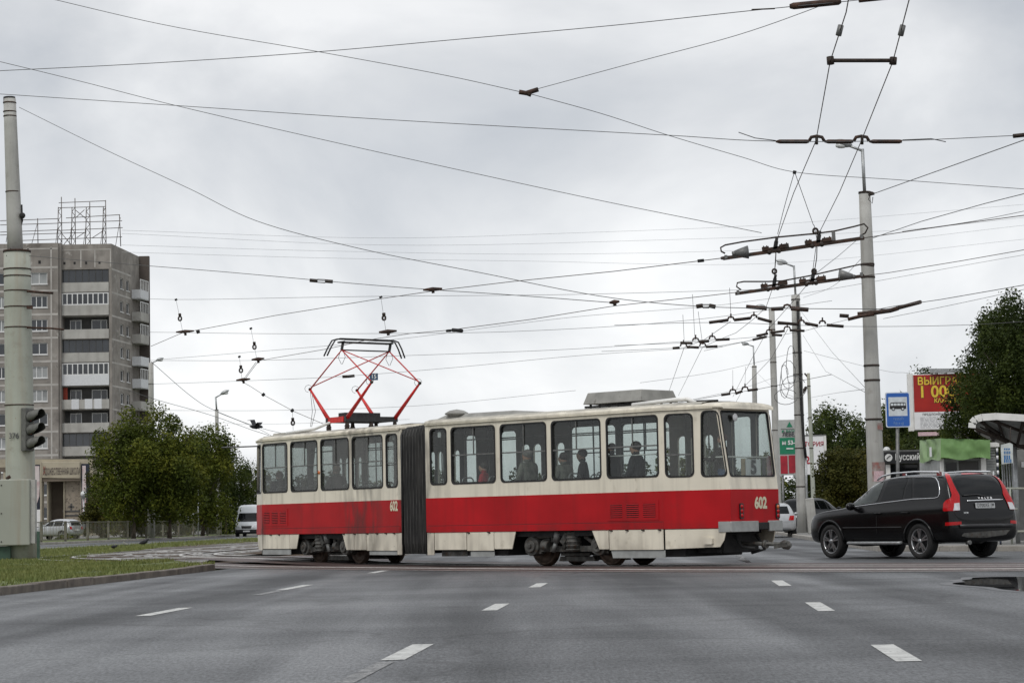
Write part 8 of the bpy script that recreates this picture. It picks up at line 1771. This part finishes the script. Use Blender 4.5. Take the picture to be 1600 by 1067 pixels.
# trolleybus pair coming from overhead
ZT = 5.8
c1 = wire('left wire of the nearest trolleybus pair running down from the top right', [zp(*q, ZT) for q in ((1331, -30), (1322, 20), (1297, 97), (1275, 220), (1240, 302), (1213, 378), (1209, 445), (1197, 480), (1178, 498), (1150, 520), (1125, 530), (1098, 542), (1060, 618))], 0.008, m_='wire_copper')
c2 = wire('right wire of the nearest trolleybus pair running down from the top right', [zp(*q, ZT) for q in ((1430, -40), (1420, 2), (1395, 97), (1346, 220), (1312, 300), (1277, 370), (1268, 437), (1240, 470), (1200, 515), (1175, 560), (1145, 620))], 0.008, m_='wire_copper')
for ob, x, y in ((c1, 1312, 48), (c2, 1409, 48)): on(ob, 'clip', [(x + 2, y - 8, ZY(x, y, ZT)), (x - 2, y + 8, ZY(x, y, ZT))], 0.03, 'galv_dark')
Yb_ = ZY(1297, 97, ZT); on(c1, 'spacer_bar', [(1294, 95, Yb_), (1400, 95, Yb_)], 0.022, 'rust_dark'); on(c1, 'spacer_clamp', [(1297, 89, Yb_), (1298, 101, Yb_)], 0.04, 'rust_dark'); on(c2, 'spacer_clamp', [(1396, 90, Yb_), (1395, 101, Yb_)], 0.04, 'rust_dark')
wire('far left wire of the second trolleybus pair over the tram roof', [zp(*q, ZT) for q in ((1142, 502), (1100, 531), (1069, 543), (1045, 612))], 0.009, m_='wire_copper')
wire('thin trolleybus wire ending at the small far spreader', [zp(*q, ZT) for q in ((1231, 514), (1205, 560), (1163, 604), (1150, 628))], 0.009, m_='wire_copper')
# spreader span with two raised loops at the top right
Ys = ZY(1275, 222, ZT)
s1 = wire('span wire with rusty spreader bar crossing the sky to the right of the lamp', [(-20, 146, 36), (300, 167, 34), (600, 187, 32), (1050, 212, 30), (1212, 221, Ys), (1410, 220, Ys), (1590, 212, Ys), (1640, 210, Ys)], 0.0065)
for xa, xb in ((1212, 1264), (1288, 1333), (1358, 1409)): on(s1, 'insulator_bar', [(xa, 221.5, Ys), (xa + 6, 221.5, Ys), (xb - 4, 221.5, Ys), (xb, 221, Ys)], [0.012, 0.028, 0.028, 0.02], 'rust')
arch(s1, 1276, 221, Ys, 12, 8); arch(s1, 1346, 221, Ys, 12, 8)
for x in (1276, 1347): on(s1, 'pin', [(x, 212, Ys), (x, 226, Ys)], 0.02, 'rust_dark')
on(s1, 'wire_tail', [(1212, 220, Ys), (1180, 216, Ys), (1154, 207, Ys)], 0.006, 'wire'); on(s1, 'wire_tail', [(1410, 219, Ys), (1455, 217, Ys), (1478, 222, Ys)], 0.006, 'wire'); on(s1, 'insulator', [(1583, 213, Ys), (1602, 211, Ys)], 0.028, 'rust_dark')
# top span with big insulator
s2 = wire('near span wire from the left edge to the insulator at the top right', [(-20, 112, 26), (240, 99, 25), (490, 82, 24), (715, 62, 23), (960, 40, 22), (1175, 17, 21), (1235, 11, 20.5), (1345, 0, 20.5), (1450, -16, 20.5)], 0.0055)
on(s2, 'insulator', [(1234, 10.5, 20.5), (1240, 10, 20.5), (1310, 3, 20.5), (1314, 2.5, 20.5)], [0.022, 0.034, 0.034, 0.02], 'rust'); on(s2, 'insulator', [(1342, 0, 20.5), (1400, -6, 20.5)], 0.03, 'rust'); on(s2, 'wire_tail', [(1175, 15.5, 21), (1210, 14, 20.6)], 0.007, 'rust_dark')
# the Y of thin spans
s3 = wire('thin span wire from the upper left edge down to the rusty junction clamp', [(60, -6, 34), (250, 38, 34), (490, 80, 33), (700, 119, 32), (818, 145, 31)], 0.0065)
on(s3, 'junction_clamp', [(811, 144, 31), (822, 146, 31), (841, 140, 31)], 0.035, 'rust'); on(s3, 'clamp_bolt', [(822, 146, 31), (830, 149, 31)], 0.03, 'rust_dark')
wire('thin wire climbing from the junction clamp to the top right corner', [(841, 139, 31), (1000, 96, 29), (1150, 56, 27), (1320, -4, 24)], 0.006)
s4 = wire('thin span wire falling from the junction clamp towards the right edge', [(828, 147, 31), (940, 178, 32), (1045, 212, 33), (1160, 246, 34), (1241, 269, 35), (1400, 281, 35), (1620, 297, 35)], 0.0065)
on(s4, 'clamp', [(1239, 269, 35), (1244, 270, 35)], 0.03, 'soot')
wire('twisted stay from the thin span down to the left end of the upper crossing', [(1241, 270, 35), (1226, 322, 36), (1215, 366, 37)], 0.007, name='stay_wire')
wire('twisted stay from the thin span down to the middle of the upper crossing', [(1242, 270, 35), (1258, 315, 36), (1271, 352, 37)], 0.007, name='stay_wire')
wire('long diagonal span wire from the left edge to the upper wire crossing', [(-20, 92, 42), (120, 126, 42), (265, 163, 41), (480, 213, 41), (700, 262, 40), (950, 316, 39), (1190, 364, 38)], 0.0075)
s5 = wire('diagonal span wire from the left traction pole down to the middle right', [(30, 168, 61.5), (160, 232, 58), (300, 297, 54), (400, 345, 52), (560, 388, 50), (750, 426, 48), (960, 466, 46), (1100, 479, 45), (1240, 482, 44), (1390, 483, 43)], 0.010)
on(s5, 'insulator', [(1088, 479, 45), (1098, 477.5, 45)], 0.045, 'rust_dark'); on(s5, 'insulator', [(1108, 477.5, 45), (1118, 479.5, 45)], 0.045, 'rust_dark'); on(s5, 'link', [(1098, 476, 45), (1108, 476, 45)], 0.012, 'wire'); on(s5, 'link', [(1098, 481, 45), (1108, 481, 45)], 0.012, 'wire')
on(s5, 'insulator_bar', [(1166, 479, 44.6), (1198, 482, 44.5)], 0.04, 'rust'); on(s5, 'insulator_bar', [(1205, 483, 44.4), (1224, 482, 44.4)], 0.04, 'rust'); arch(s5, 1230, 482, 44.3, 6, 6); on(s5, 'insulator_bar', [(1236, 482, 44.3), (1263, 484, 44.2)], 0.045, 'rust')
s6 = wire('span wire from the thick left pole behind the tower block passing a long loop insulator', [(46, 400, 61.5), (200, 413, 58), (340, 424, 56), (485, 437, 54), (540, 442, 53), (680, 453, 50), (800, 461, 48), (958, 473, 46)], 0.010)
for a, b in ((484, 496), (508, 520)): on(s6, 'insulator', [(a, 438 + (a - 484) * 0.05, 54), (b, 439 + (b - 496) * 0.05, 54)], 0.045, 'rust_dark')
on(s6, 'link', [(496, 436.5, 54), (508, 437, 54)], 0.012, 'wire'); on(s6, 'link', [(496, 441, 54), (508, 442, 54)], 0.012, 'wire')
# faint far lines
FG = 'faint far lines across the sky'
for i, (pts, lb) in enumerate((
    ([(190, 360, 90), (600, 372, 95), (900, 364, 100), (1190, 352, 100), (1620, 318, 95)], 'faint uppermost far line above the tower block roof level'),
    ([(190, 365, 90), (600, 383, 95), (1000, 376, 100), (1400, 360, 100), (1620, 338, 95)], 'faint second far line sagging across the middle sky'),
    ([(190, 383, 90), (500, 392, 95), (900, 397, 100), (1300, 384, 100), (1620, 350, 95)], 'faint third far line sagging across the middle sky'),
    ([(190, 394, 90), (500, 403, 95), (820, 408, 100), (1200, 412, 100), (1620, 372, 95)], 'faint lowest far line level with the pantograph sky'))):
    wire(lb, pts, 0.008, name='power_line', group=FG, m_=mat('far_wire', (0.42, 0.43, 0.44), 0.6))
# tram contact wires and their hangers
ZC = 5.55
t1 = wire('tram contact wire rising from the left through the upper wire crossing', [(236, 541, 62), (285, 520, 60), (430, 493, 56), (580, 469, 52), (675, 455, 49), (800, 440, 46), (960, 424, 43), (1100, 407, 40), (1132, 403, 39.5)], 0.010, m_='wire_copper')
zH = zh + 0.0
t2 = wire('tram contact wire touching the pantograph and running to the lower crossing', [(380, 596, 62), (404, 564, 59), (424, 560, 58), (512, 545, 52), (570, 532, 50.2), (641, 521, 48), (700, 516, 46.5), (830, 499, 45), (960, 478, 44), (1090, 464, 43), (1150, 457, 42.5)], 0.009, m_='wire_copper')
t3 = wire('curved contact wire swinging down to the front end of the tram', [(400, 566, 59), (378, 596, 62), (392, 604, 62), (412, 617, 61), (460, 643, 58), (505, 662, 55)], 0.009, m_='wire_copper')
on(t3, 'clip', [(410, 615, 61), (413, 618, 61)], 0.05, 'soot'); on(t3, 'clip', [(455, 640, 58), (458, 642, 58)], 0.05, 'soot')
def tbar(x, y, Y, ob, w=14):
    on(ob, 'cross_hanger', [(x - w, y - 1, Y), (x, y - 2, Y), (x + w, y - 3, Y)], [0.02, 0.05, 0.02], 'rust'); on(ob, 'hanger_stem', [(x, y - 2, Y), (x + 1, y + 4, Y)], 0.035, 'rust_dark')
tbar(289, 520, 60, t1); tbar(676, 454, 49, t1, 15); tbar(606, 520, 49, t2); tbar(403, 563, 59, t2, 10); tbar(960, 474, 44, t2, 8); tbar(380, 595, 62, t3, 11)
on(t2, 'clip', [(707, 515.5, 46.4), (722, 517, 46.2)], 0.04, 'soot'); on(t2, 'clip', [(698, 517, 46.5), (704, 516.5, 46.4)], 0.03, 'soot'); on(t1, 'clip', [(307, 519, 59.8), (312, 517.5, 59.8)], 0.05, 'soot'); on(t1, 'clip', [(1090, 408, 40), (1100, 407, 40)], 0.03, 'soot')
sp_ = {}
for key, pts, lb in (('a', [(232, 467, 64), (275, 468, 62), (595, 463, 52), (900, 460, 52), (1200, 452, 52)], 'horizontal span wire just above the first pair of hangers'), ('b', [(232, 519, 64), (600, 521, 52), (800, 518, 52), (1080, 500, 52), (1300, 470, 52)], 'horizontal span wire level with the pantograph head'),
                     ('c', [(232, 563, 66), (401, 563, 60), (620, 556, 55), (900, 545, 55), (1140, 528, 55)], 'horizontal span wire behind the pantograph arms'), ('d', [(245, 562, 70), (392, 550, 66), (620, 530, 62), (900, 495, 60), (1140, 475, 60), (1620, 395, 58)], 'thin rising span wire crossing behind the pantograph head'),
                     ('e', [(236, 600, 68), (380, 595, 62), (535, 588, 60), (700, 575, 60), (900, 556, 60), (1130, 541, 62)], 'lower horizontal span wire carrying the blue plate'), ('f', [(236, 641, 72), (430, 641, 70), (650, 634, 70), (900, 610, 70)], 'lowest span wire just over the tram roof'), ('g', [(340, 660, 110), (480, 661, 90), (640, 655, 90)], 'short level line behind the front roof of the tram')):
    sp_[key] = wire(lb, pts, 0.0065, name='span_wire', m_=mat('thin_wire', (0.15, 0.15, 0.15), 0.5))
on(sp_['e'], 'insulator', [(535, 588.5, 60), (545, 588, 60), (554, 587, 60)], 0.04, 'rust_dark')
for x0, y0, x1, y1, Y0, Y1, lb in ((275, 468, 285, 516, 62, 60, 'short dropper with ring insulator left of the first hanger'), (595, 464, 603, 517, 52, 49, 'short dropper with ring insulator above the pantograph'), (392, 513, 401, 560, 61, 59, 'dropper with ring insulator above the middle left hanger'), (374, 557, 378, 592, 63, 62, 'dropper with ring insulator above the lowest left hanger'), (457, 642, 458, 672, 58, 58, 'dropper hanging just above the front roof of the tram')):
    w_ = wire(lb, [(x0, y0, Y0), (x1, y1, Y1)], 0.006, name='dropper_wire'); mx_, my_ = x0 + (x1 - x0) * 0.62, y0 + (y1 - y0) * 0.62; Ym = Y0 + (Y1 - Y0) * 0.62
    on(w_, 'ring_insulator', [(mx_ + 2.6 * math.cos(t), my_ + 3.4 * math.sin(t), Ym) for t in [rad(q) for q in range(0, 361, 40)]], 0.022, 'rust_dark'); on(w_, 'insulator', [(mx_ - 0.5, my_ - 8, Ym), (mx_, my_ - 4, Ym)], 0.04, 'rust_dark'); on(w_, 'clamp', [(x0 - 0.5, y0 - 1, Y0), (x0 + 0.5, y0 + 1.5, Y0)], 0.04, 'soot')
# left wires that pass behind the trees
for pts, lb in (([(236, 565, 140), (300, 620, 150), (340, 643, 160), (420, 672, 170), (520, 690, 180)], 'sagging cable from the left concrete lamp pole towards the tram'), ([(200, 610, 140), (250, 626, 145), (340, 652, 150), (395, 672, 150), (420, 680, 150)], 'cable running down right past the thin lamp pole'), ([(340, 644, 178), (400, 668, 175), (430, 684, 170)], 'short cable from the thin lamp pole to the tram roof'), ([(346, 699, 120), (402, 697, 120), (470, 694, 120)], 'thick level cable just left of the tram roof')):
    wire(lb, pts, 0.022 if 'thick' not in lb else 0.05, name='cable')
# blue numbered plate hanging on the span
Yq = 60.0; c = P(584, 588.5, Yq); SPt = thing('number_plate', c, 'small dark blue plate numbered 15 hanging among the wires by the pantograph', 'sign')
mb = MB(); mb.box(-0.115, 0.115, 0, 0.02, -0.095, 0.095); o = mb.build('plate', mat('plate_blue', (0.02, 0.07, 0.15), 0.5), SPt); text_mb('15', 0.17, lambda a, b, d: (a, -0.006, b), 0.004, 0.9).build('lettering', 'sign_letter_white', o, fix=False)
# ---- the two special crossings (rusty beams with guide rods)
mat('cross_rust', (0.055, 0.03, 0.02), 0.75, 0.3, var=0.5, scale=5, spots=((0.04, 0.035, 0.03), 7, 0.5, 0.15))
def crossing(label, Y, beam, frogs, rod, rodpost, cyl_):
    o = P(beam[0][0], beam[0][1], Y); T = thing('wire_crossing', o, label, 'wire crossing'); k = lambda x, y, d=0.0: P(x, y, Y + d) - o
    mb = MB(); mb.bar(k(*beam[0]), k(*beam[1]), 0.075, 0.06); mb.build('beam', 'cross_rust', T)
    for x, y in frogs:
        sl = (beam[1][1] - beam[0][1]) / (beam[1][0] - beam[0][0]); yy = lambda dx: y + sl * dx
        mb = MB(); mb.bar(k(x - 18, yy(-18) - 4), k(x - 8, yy(-8) - 4), 0.11, 0.07); mb.bar(k(x + 9, yy(9) - 4), k(x + 23, yy(23) - 4), 0.10, 0.07); mb.bar(k(x - 14, yy(-14) - 3), k(x + 18, yy(18) - 3.5), 0.05, 0.04); mb.build('splice_box', 'cross_rust', T)
        mb = MB(); mb.bar(k(x + 1, y + 4), k(x + 4, y - 14), 0.05, 0.07, (1, 0, 0)); mb.tube([k(x + 4, y - 14), k(x + 5, y - 20)], 0.03, 6); mb.build('frog', 'soot', T)
        mb = MB()
        for dx in (-7, 8): mb.ball(k(x + dx, yy(dx) + 2.5, -0.04), 0.045, 8)
        mb.build('pulley', 'rust_dark', T)
        mb = MB(); 
        for dx in (-16, -11, 12, 20): mb.tube([k(x + dx, yy(dx) - 6), k(x + dx, yy(dx) - 9)], 0.012, 6)
        mb.build('bolt', 'rust_dark', T)
    mb = MB(); mb.tube([k(*q) for q in rod], 0.016, 6); mb.build('guide_rod', 'rust_dark', T)
    if rodpost: mb = MB(); mb.bar(k(*rodpost[0]), k(*rodpost[1]), 0.04, 0.06, (1, 0, 0)); mb.build('rod_post', 'galv_dark', T)
    mb = MB(); x, y, s_ = cyl_; mb.tube([k(x - 10 * s_, y + 1), k(x, y), k(x + 11 * s_, y - 1)], [0.05, 0.085, 0.12], 12); mb.tube([k(x - 14 * s_, y + 2), k(x - 8 * s_, y + 1)], 0.045, 8); mb.build('insulator_can', 'galv_dark', T)
    for q in (beam[0], beam[1]):
        mb = MB(); mb.bar(k(q[0] + (4 if q is beam[0] else -4), q[1] - 5), k(q[0] + (4 if q is beam[0] else -4), q[1] + 1), 0.09, 0.05, (1, 0, 0)); mb.build('end_clamp', 'galv_dark', T)
    return T
crossing('upper rusty tram and trolleybus wire crossing left of the thick pole', 38.5, ((1130, 404), (1350, 372)), ((1209, 391), (1276, 381)), [(1133, 396), (1127, 393), (1126, 387), (1133, 383), (1160, 378), (1212, 371), (1275, 365), (1305, 361), (1335, 354), (1350, 350), (1356, 356), (1352, 364), (1346, 368)], ((1302, 362), (1303, 376)), (1158, 395, 1))
crossing('lower rusty tram and trolleybus wire crossing beneath the first one', 42.5, ((1149, 459), (1350, 431)), ((1207, 449), (1267, 441)), [(1158, 453), (1151, 448), (1152, 442), (1162, 440), (1200, 440), (1222, 439), (1265, 431), (1300, 423), (1345, 413), (1366, 416)], ((1221, 440), (1222, 448)), (1322, 431, -1))
on(t1, 'end_sleeve', [(1128, 403.5, 39.4), (1140, 402, 38.7)], 0.03, 'rust')
wire('contact wire leaving the upper crossing past the thick pole to the right edge', [(1350, 372, 38.5), (1410, 363, 37.5), (1500, 350, 36), (1620, 334, 34)], 0.009, m_='wire_copper')
wire('contact wire leaving the lower crossing to the right edge', [(1350, 431, 42.5), (1390, 426, 41.5), (1500, 408, 39.5), (1620, 387, 37.5)], 0.008, m_='wire_copper')
for x0, y0, x1, y1, x2, y2, lb in ((1213, 372, 1212, 398, 1210, 428, 'left vertical tie between the two wire crossings'), (1277, 366, 1276, 395, 1272, 428, 'right vertical tie between the two wire crossings')):
    w_ = wire(lb, [(x0, y0, 38.5), (x1, y1 + 8, 40), (x2, y2, 42.4)], 0.012, name='tie_wire')
    on(w_, 'ring_insulator', [(x2 + 3.2 * math.cos(t), y2 - 4 + 3.6 * math.sin(t), 42.2) for t in [rad(q) for q in range(0, 361, 40)]], 0.02, 'rust_dark')
w_ = wire('stay with ring insulator from the upper crossing frog up to the thin span', [(1272, 352, 37.2), (1276, 372, 38.4)], 0.008, name='stay_wire'); on(w_, 'ring_insulator', [(1274 + 3.6 * math.cos(t), 361 + 4 * math.sin(t), 37.8) for t in [rad(q) for q in range(0, 361, 40)]], 0.02, 'rust_dark')
# wires fanning from the thick pole to the right edge
for pts, lb, r_ in (([(1362, 304, 56.7), (1480, 262, 50), (1620, 212, 44)], 'thick stay from the top of the thick pole to the upper right edge', 0.014), ([(1364, 372, 56.7), (1440, 346, 52), (1540, 318, 48), (1620, 298, 45)], 'stay from the middle of the thick pole to the right edge', 0.012),
                    ([(1356, 486, 56.7), (1400, 478, 54), (1470, 468, 50), (1620, 442, 46)], 'lower stay with rusty insulator bar right of the thick pole', 0.011), ([(1410, 362, 50), (1520, 346, 48), (1620, 326, 46)], 'thin line just below the contact wire at the right edge', 0.008), ([(1380, 498, 56), (1480, 478, 52), (1620, 448, 48)], 'lowest thin line right of the thick pole', 0.007)):
    ob = wire(lb, pts, r_, name='stay_wire')
    if 'rusty insulator bar' in lb:
        on(ob, 'insulator_bar', [(1340, 491, 56.5), (1364, 489, 56.4), (1392, 485, 55), (1402, 482, 54.5)], 0.06, 'rust'); on(ob, 'insulator_bar', [(1404, 481, 54), (1438, 472, 53)], 0.05, 'rust'); on(ob, 'insulator_bar', [(1312, 493, 56.5), (1326, 494, 56.5)], 0.05, 'rust_dark')
        on(ob, 'insulator_bar', [(1325, 499, 56.4), (1345, 494, 56.3), (1366, 491, 56.2)], 0.045, 'rust')
# further spreaders along the trolleybus line
def spreader(label, Y, segs, loops, tails, r=0.036, rw=0.0075):
    allx = [q for s in segs for q in s]; a = min(allx); b = max(allx)
    pts = sorted(set([tuple(t) for t in tails] + [a, b])); ob = wire(label, [(x, y, Y) for x, y in pts], rw, name='spreader_span', cat='wire')
    for s in segs: on(ob, 'insulator_bar', [(s[0][0], s[0][1], Y), (s[1][0], s[1][1], Y)], r, 'rust_dark')
    for x, y in loops: arch(ob, x, y, Y, 5, 5, r * 0.6); on(ob, 'pin', [(x, y - 10, Y), (x, y - 3, Y)], r * 0.5, 'rust_dark')
    return ob
spreader('spreader span over the tram roof with two loops left of the lamp pole', 50, [((1108, 504), (1138, 500)), ((1147, 500), (1173, 497)), ((1184, 497), (1206, 503)), ((1215, 504), (1248, 507)), ((1258, 505), (1278, 509)), ((1292, 508), (1318, 510))], [(1142, 500), (1178, 497), (1252, 505), (1285, 506)], [(960, 508), (1500, 508), (1640, 500)])
spreader('upper of the two small spreaders above the tram rear roof', 58, [((1063, 536), (1082, 536)), ((1092, 534), (1108, 533)), ((1118, 531), (1140, 530))], [(1087, 533), (1113, 530)], [(960, 540), (1200, 525)])
spreader('lower of the two small spreaders above the tram rear roof', 60, [((1051, 544), (1062, 543)), ((1073, 542), (1092, 543)), ((1103, 542), (1121, 541))], [(1068, 541), (1098, 541)], [(940, 549), (1185, 530)])
spreader('tangled spreader crossing in front of the second concrete pole', 62, [((1182, 525), (1200, 521)), ((1204, 520), (1226, 517)), ((1234, 516), (1257, 517)), ((1176, 531), (1198, 526)), ((1206, 523), (1222, 524))], [(1202, 520), (1230, 515)], [(1100, 548), (1340, 495)])
spreader('small far spreader just over the tram rear corner', 84, [((1127, 617), (1141, 615)), ((1149, 615), (1160, 611)), ((1168, 610), (1184, 608))], [(1145, 613), (1164, 609)], [(1000, 640), (1300, 585)], 0.05, 0.013)
for pts, lb in (([(1086, 533, 58), (1082, 460, 54)], 'thin dropper above the upper small spreader, left'), ([(1142, 492, 50), (1140, 450, 46)], 'thin dropper above the long spreader span'), ([(1069, 531, 58), (1067, 492, 54)], 'thin dropper left of the small spreaders'), ([(1097, 532, 58), (1091, 487, 54)], 'thin dropper right of the small spreaders'), ([(1145, 606, 84), (1145, 578, 80)], 'thin left dropper over the far spreader'), ([(1164, 602, 84), (1165, 573, 80)], 'thin right dropper over the far spreader')): wire(lb, pts, 0.007, name='dropper_wire')
for pts, lb in (([(1000, 598, 90), (1100, 584, 95), (1175, 568, 100), (1245, 550, 100)], 'thin span rising to the black-cable pole over the rear roof'), ([(1000, 640, 95), (1120, 616, 98), (1210, 590, 110)], 'lowest thin span above the tram rear roof'), ([(1255, 524, 100), (1290, 580, 85), (1352, 613, 58)], 'thin stay falling right to the thick pole'), ([(1252, 487, 100), (1300, 550, 80), (1351, 605, 58)], 'second thin stay falling right to the thick pole'),
                ([(1256, 548, 100), (1350, 572, 100), (1420, 583, 90)], 'thin line from the black-cable pole to the billboard'), ([(1262, 622, 122), (1300, 615, 90), (1350, 608, 58)], 'thin line low between the slender pole and the thick pole'), ([(1172, 572, 148), (1205, 603, 130), (1240, 620, 100)], 'thin sagging line between the far poles'), ([(1265, 435, 42), (1310, 400, 48), (1345, 370, 56)], 'stay from the lower crossing up to the thick pole'), ([(1255, 465, 99), (1300, 448, 80), (1350, 400, 58)], 'thin line between the lamp pole and the thick pole')):
    wire(lb, pts, 0.009, name='stay_wire', m_='thin_wire')
# ---- birds
def bird(x, y, z, label, s=1.0, fly=False, m_='cloth_black', grp=None, Y=None):
    p = G(x, y, z) if Y is None else P(x, y, Y); T = thing('bird', p, label, 'bird', grp)
    mb = MB()
    if fly:
        mb.tube([(-0.16, 0, 0), (-0.08, 0, 0.0), (0.03, 0, 0.01), (0.13, 0, 0.02), (0.17, 0, 0.025), (0.21, 0, 0.02)], [0.01, 0.045, 0.06, 0.035, 0.03, 0.004], 8); mb.build('body', m_, T)
        for sg_ in (1, -1): w_ = MB(); w_.add([(0.06, 0.03 * sg_, 0.02), (-0.06, 0.03 * sg_, 0.02), (-0.08, 0.2 * sg_, 0.14), (0.06, 0.22 * sg_, 0.16), (-0.06, 0.38 * sg_, 0.10)], [(0, 1, 2, 3), (3, 2, 4)]); o = w_.build('wing', m_, T); o.modifiers.new('s', 'SOLIDIFY').thickness = 0.008
    else:
        mb.tube([(-0.16, 0, 0.08), (-0.08, 0, 0.10), (0.0, 0, 0.12), (0.07, 0, 0.15), (0.10, 0, 0.19), (0.13, 0, 0.20), (0.17, 0, 0.19)], [0.008, 0.045, 0.065, 0.05, 0.032, 0.028, 0.003], 8); mb.build('body', m_, T)
        for sg_ in (1, -1): w_ = MB(); w_.tube([(0.0, 0.025 * sg_, 0.07), (0.01, 0.03 * sg_, 0.0)], 0.006, 4); w_.build('leg', m_, T)
    T.scale = (s,) * 3; return T
bird(225, 853, 0.12, 'largest black bird standing on the far grass strip', 1.5); b = bird(177, 859, 0.12, 'black bird pecking on the grass left of the larger one', 1.1); b.rotation_euler = (0, 0.3, 1.0); b = bird(196, 854, 0.12, 'small grey bird by the far kerb', 1.0, m_='cloth_grey'); b.rotation_euler = (0, 0, 2.5)
b = bird(399, 667, 0, 'dark bird flying above the front of the tram', 1.4, True, Y=75); b.rotation_euler = (0.2, 0.1, 0.6)
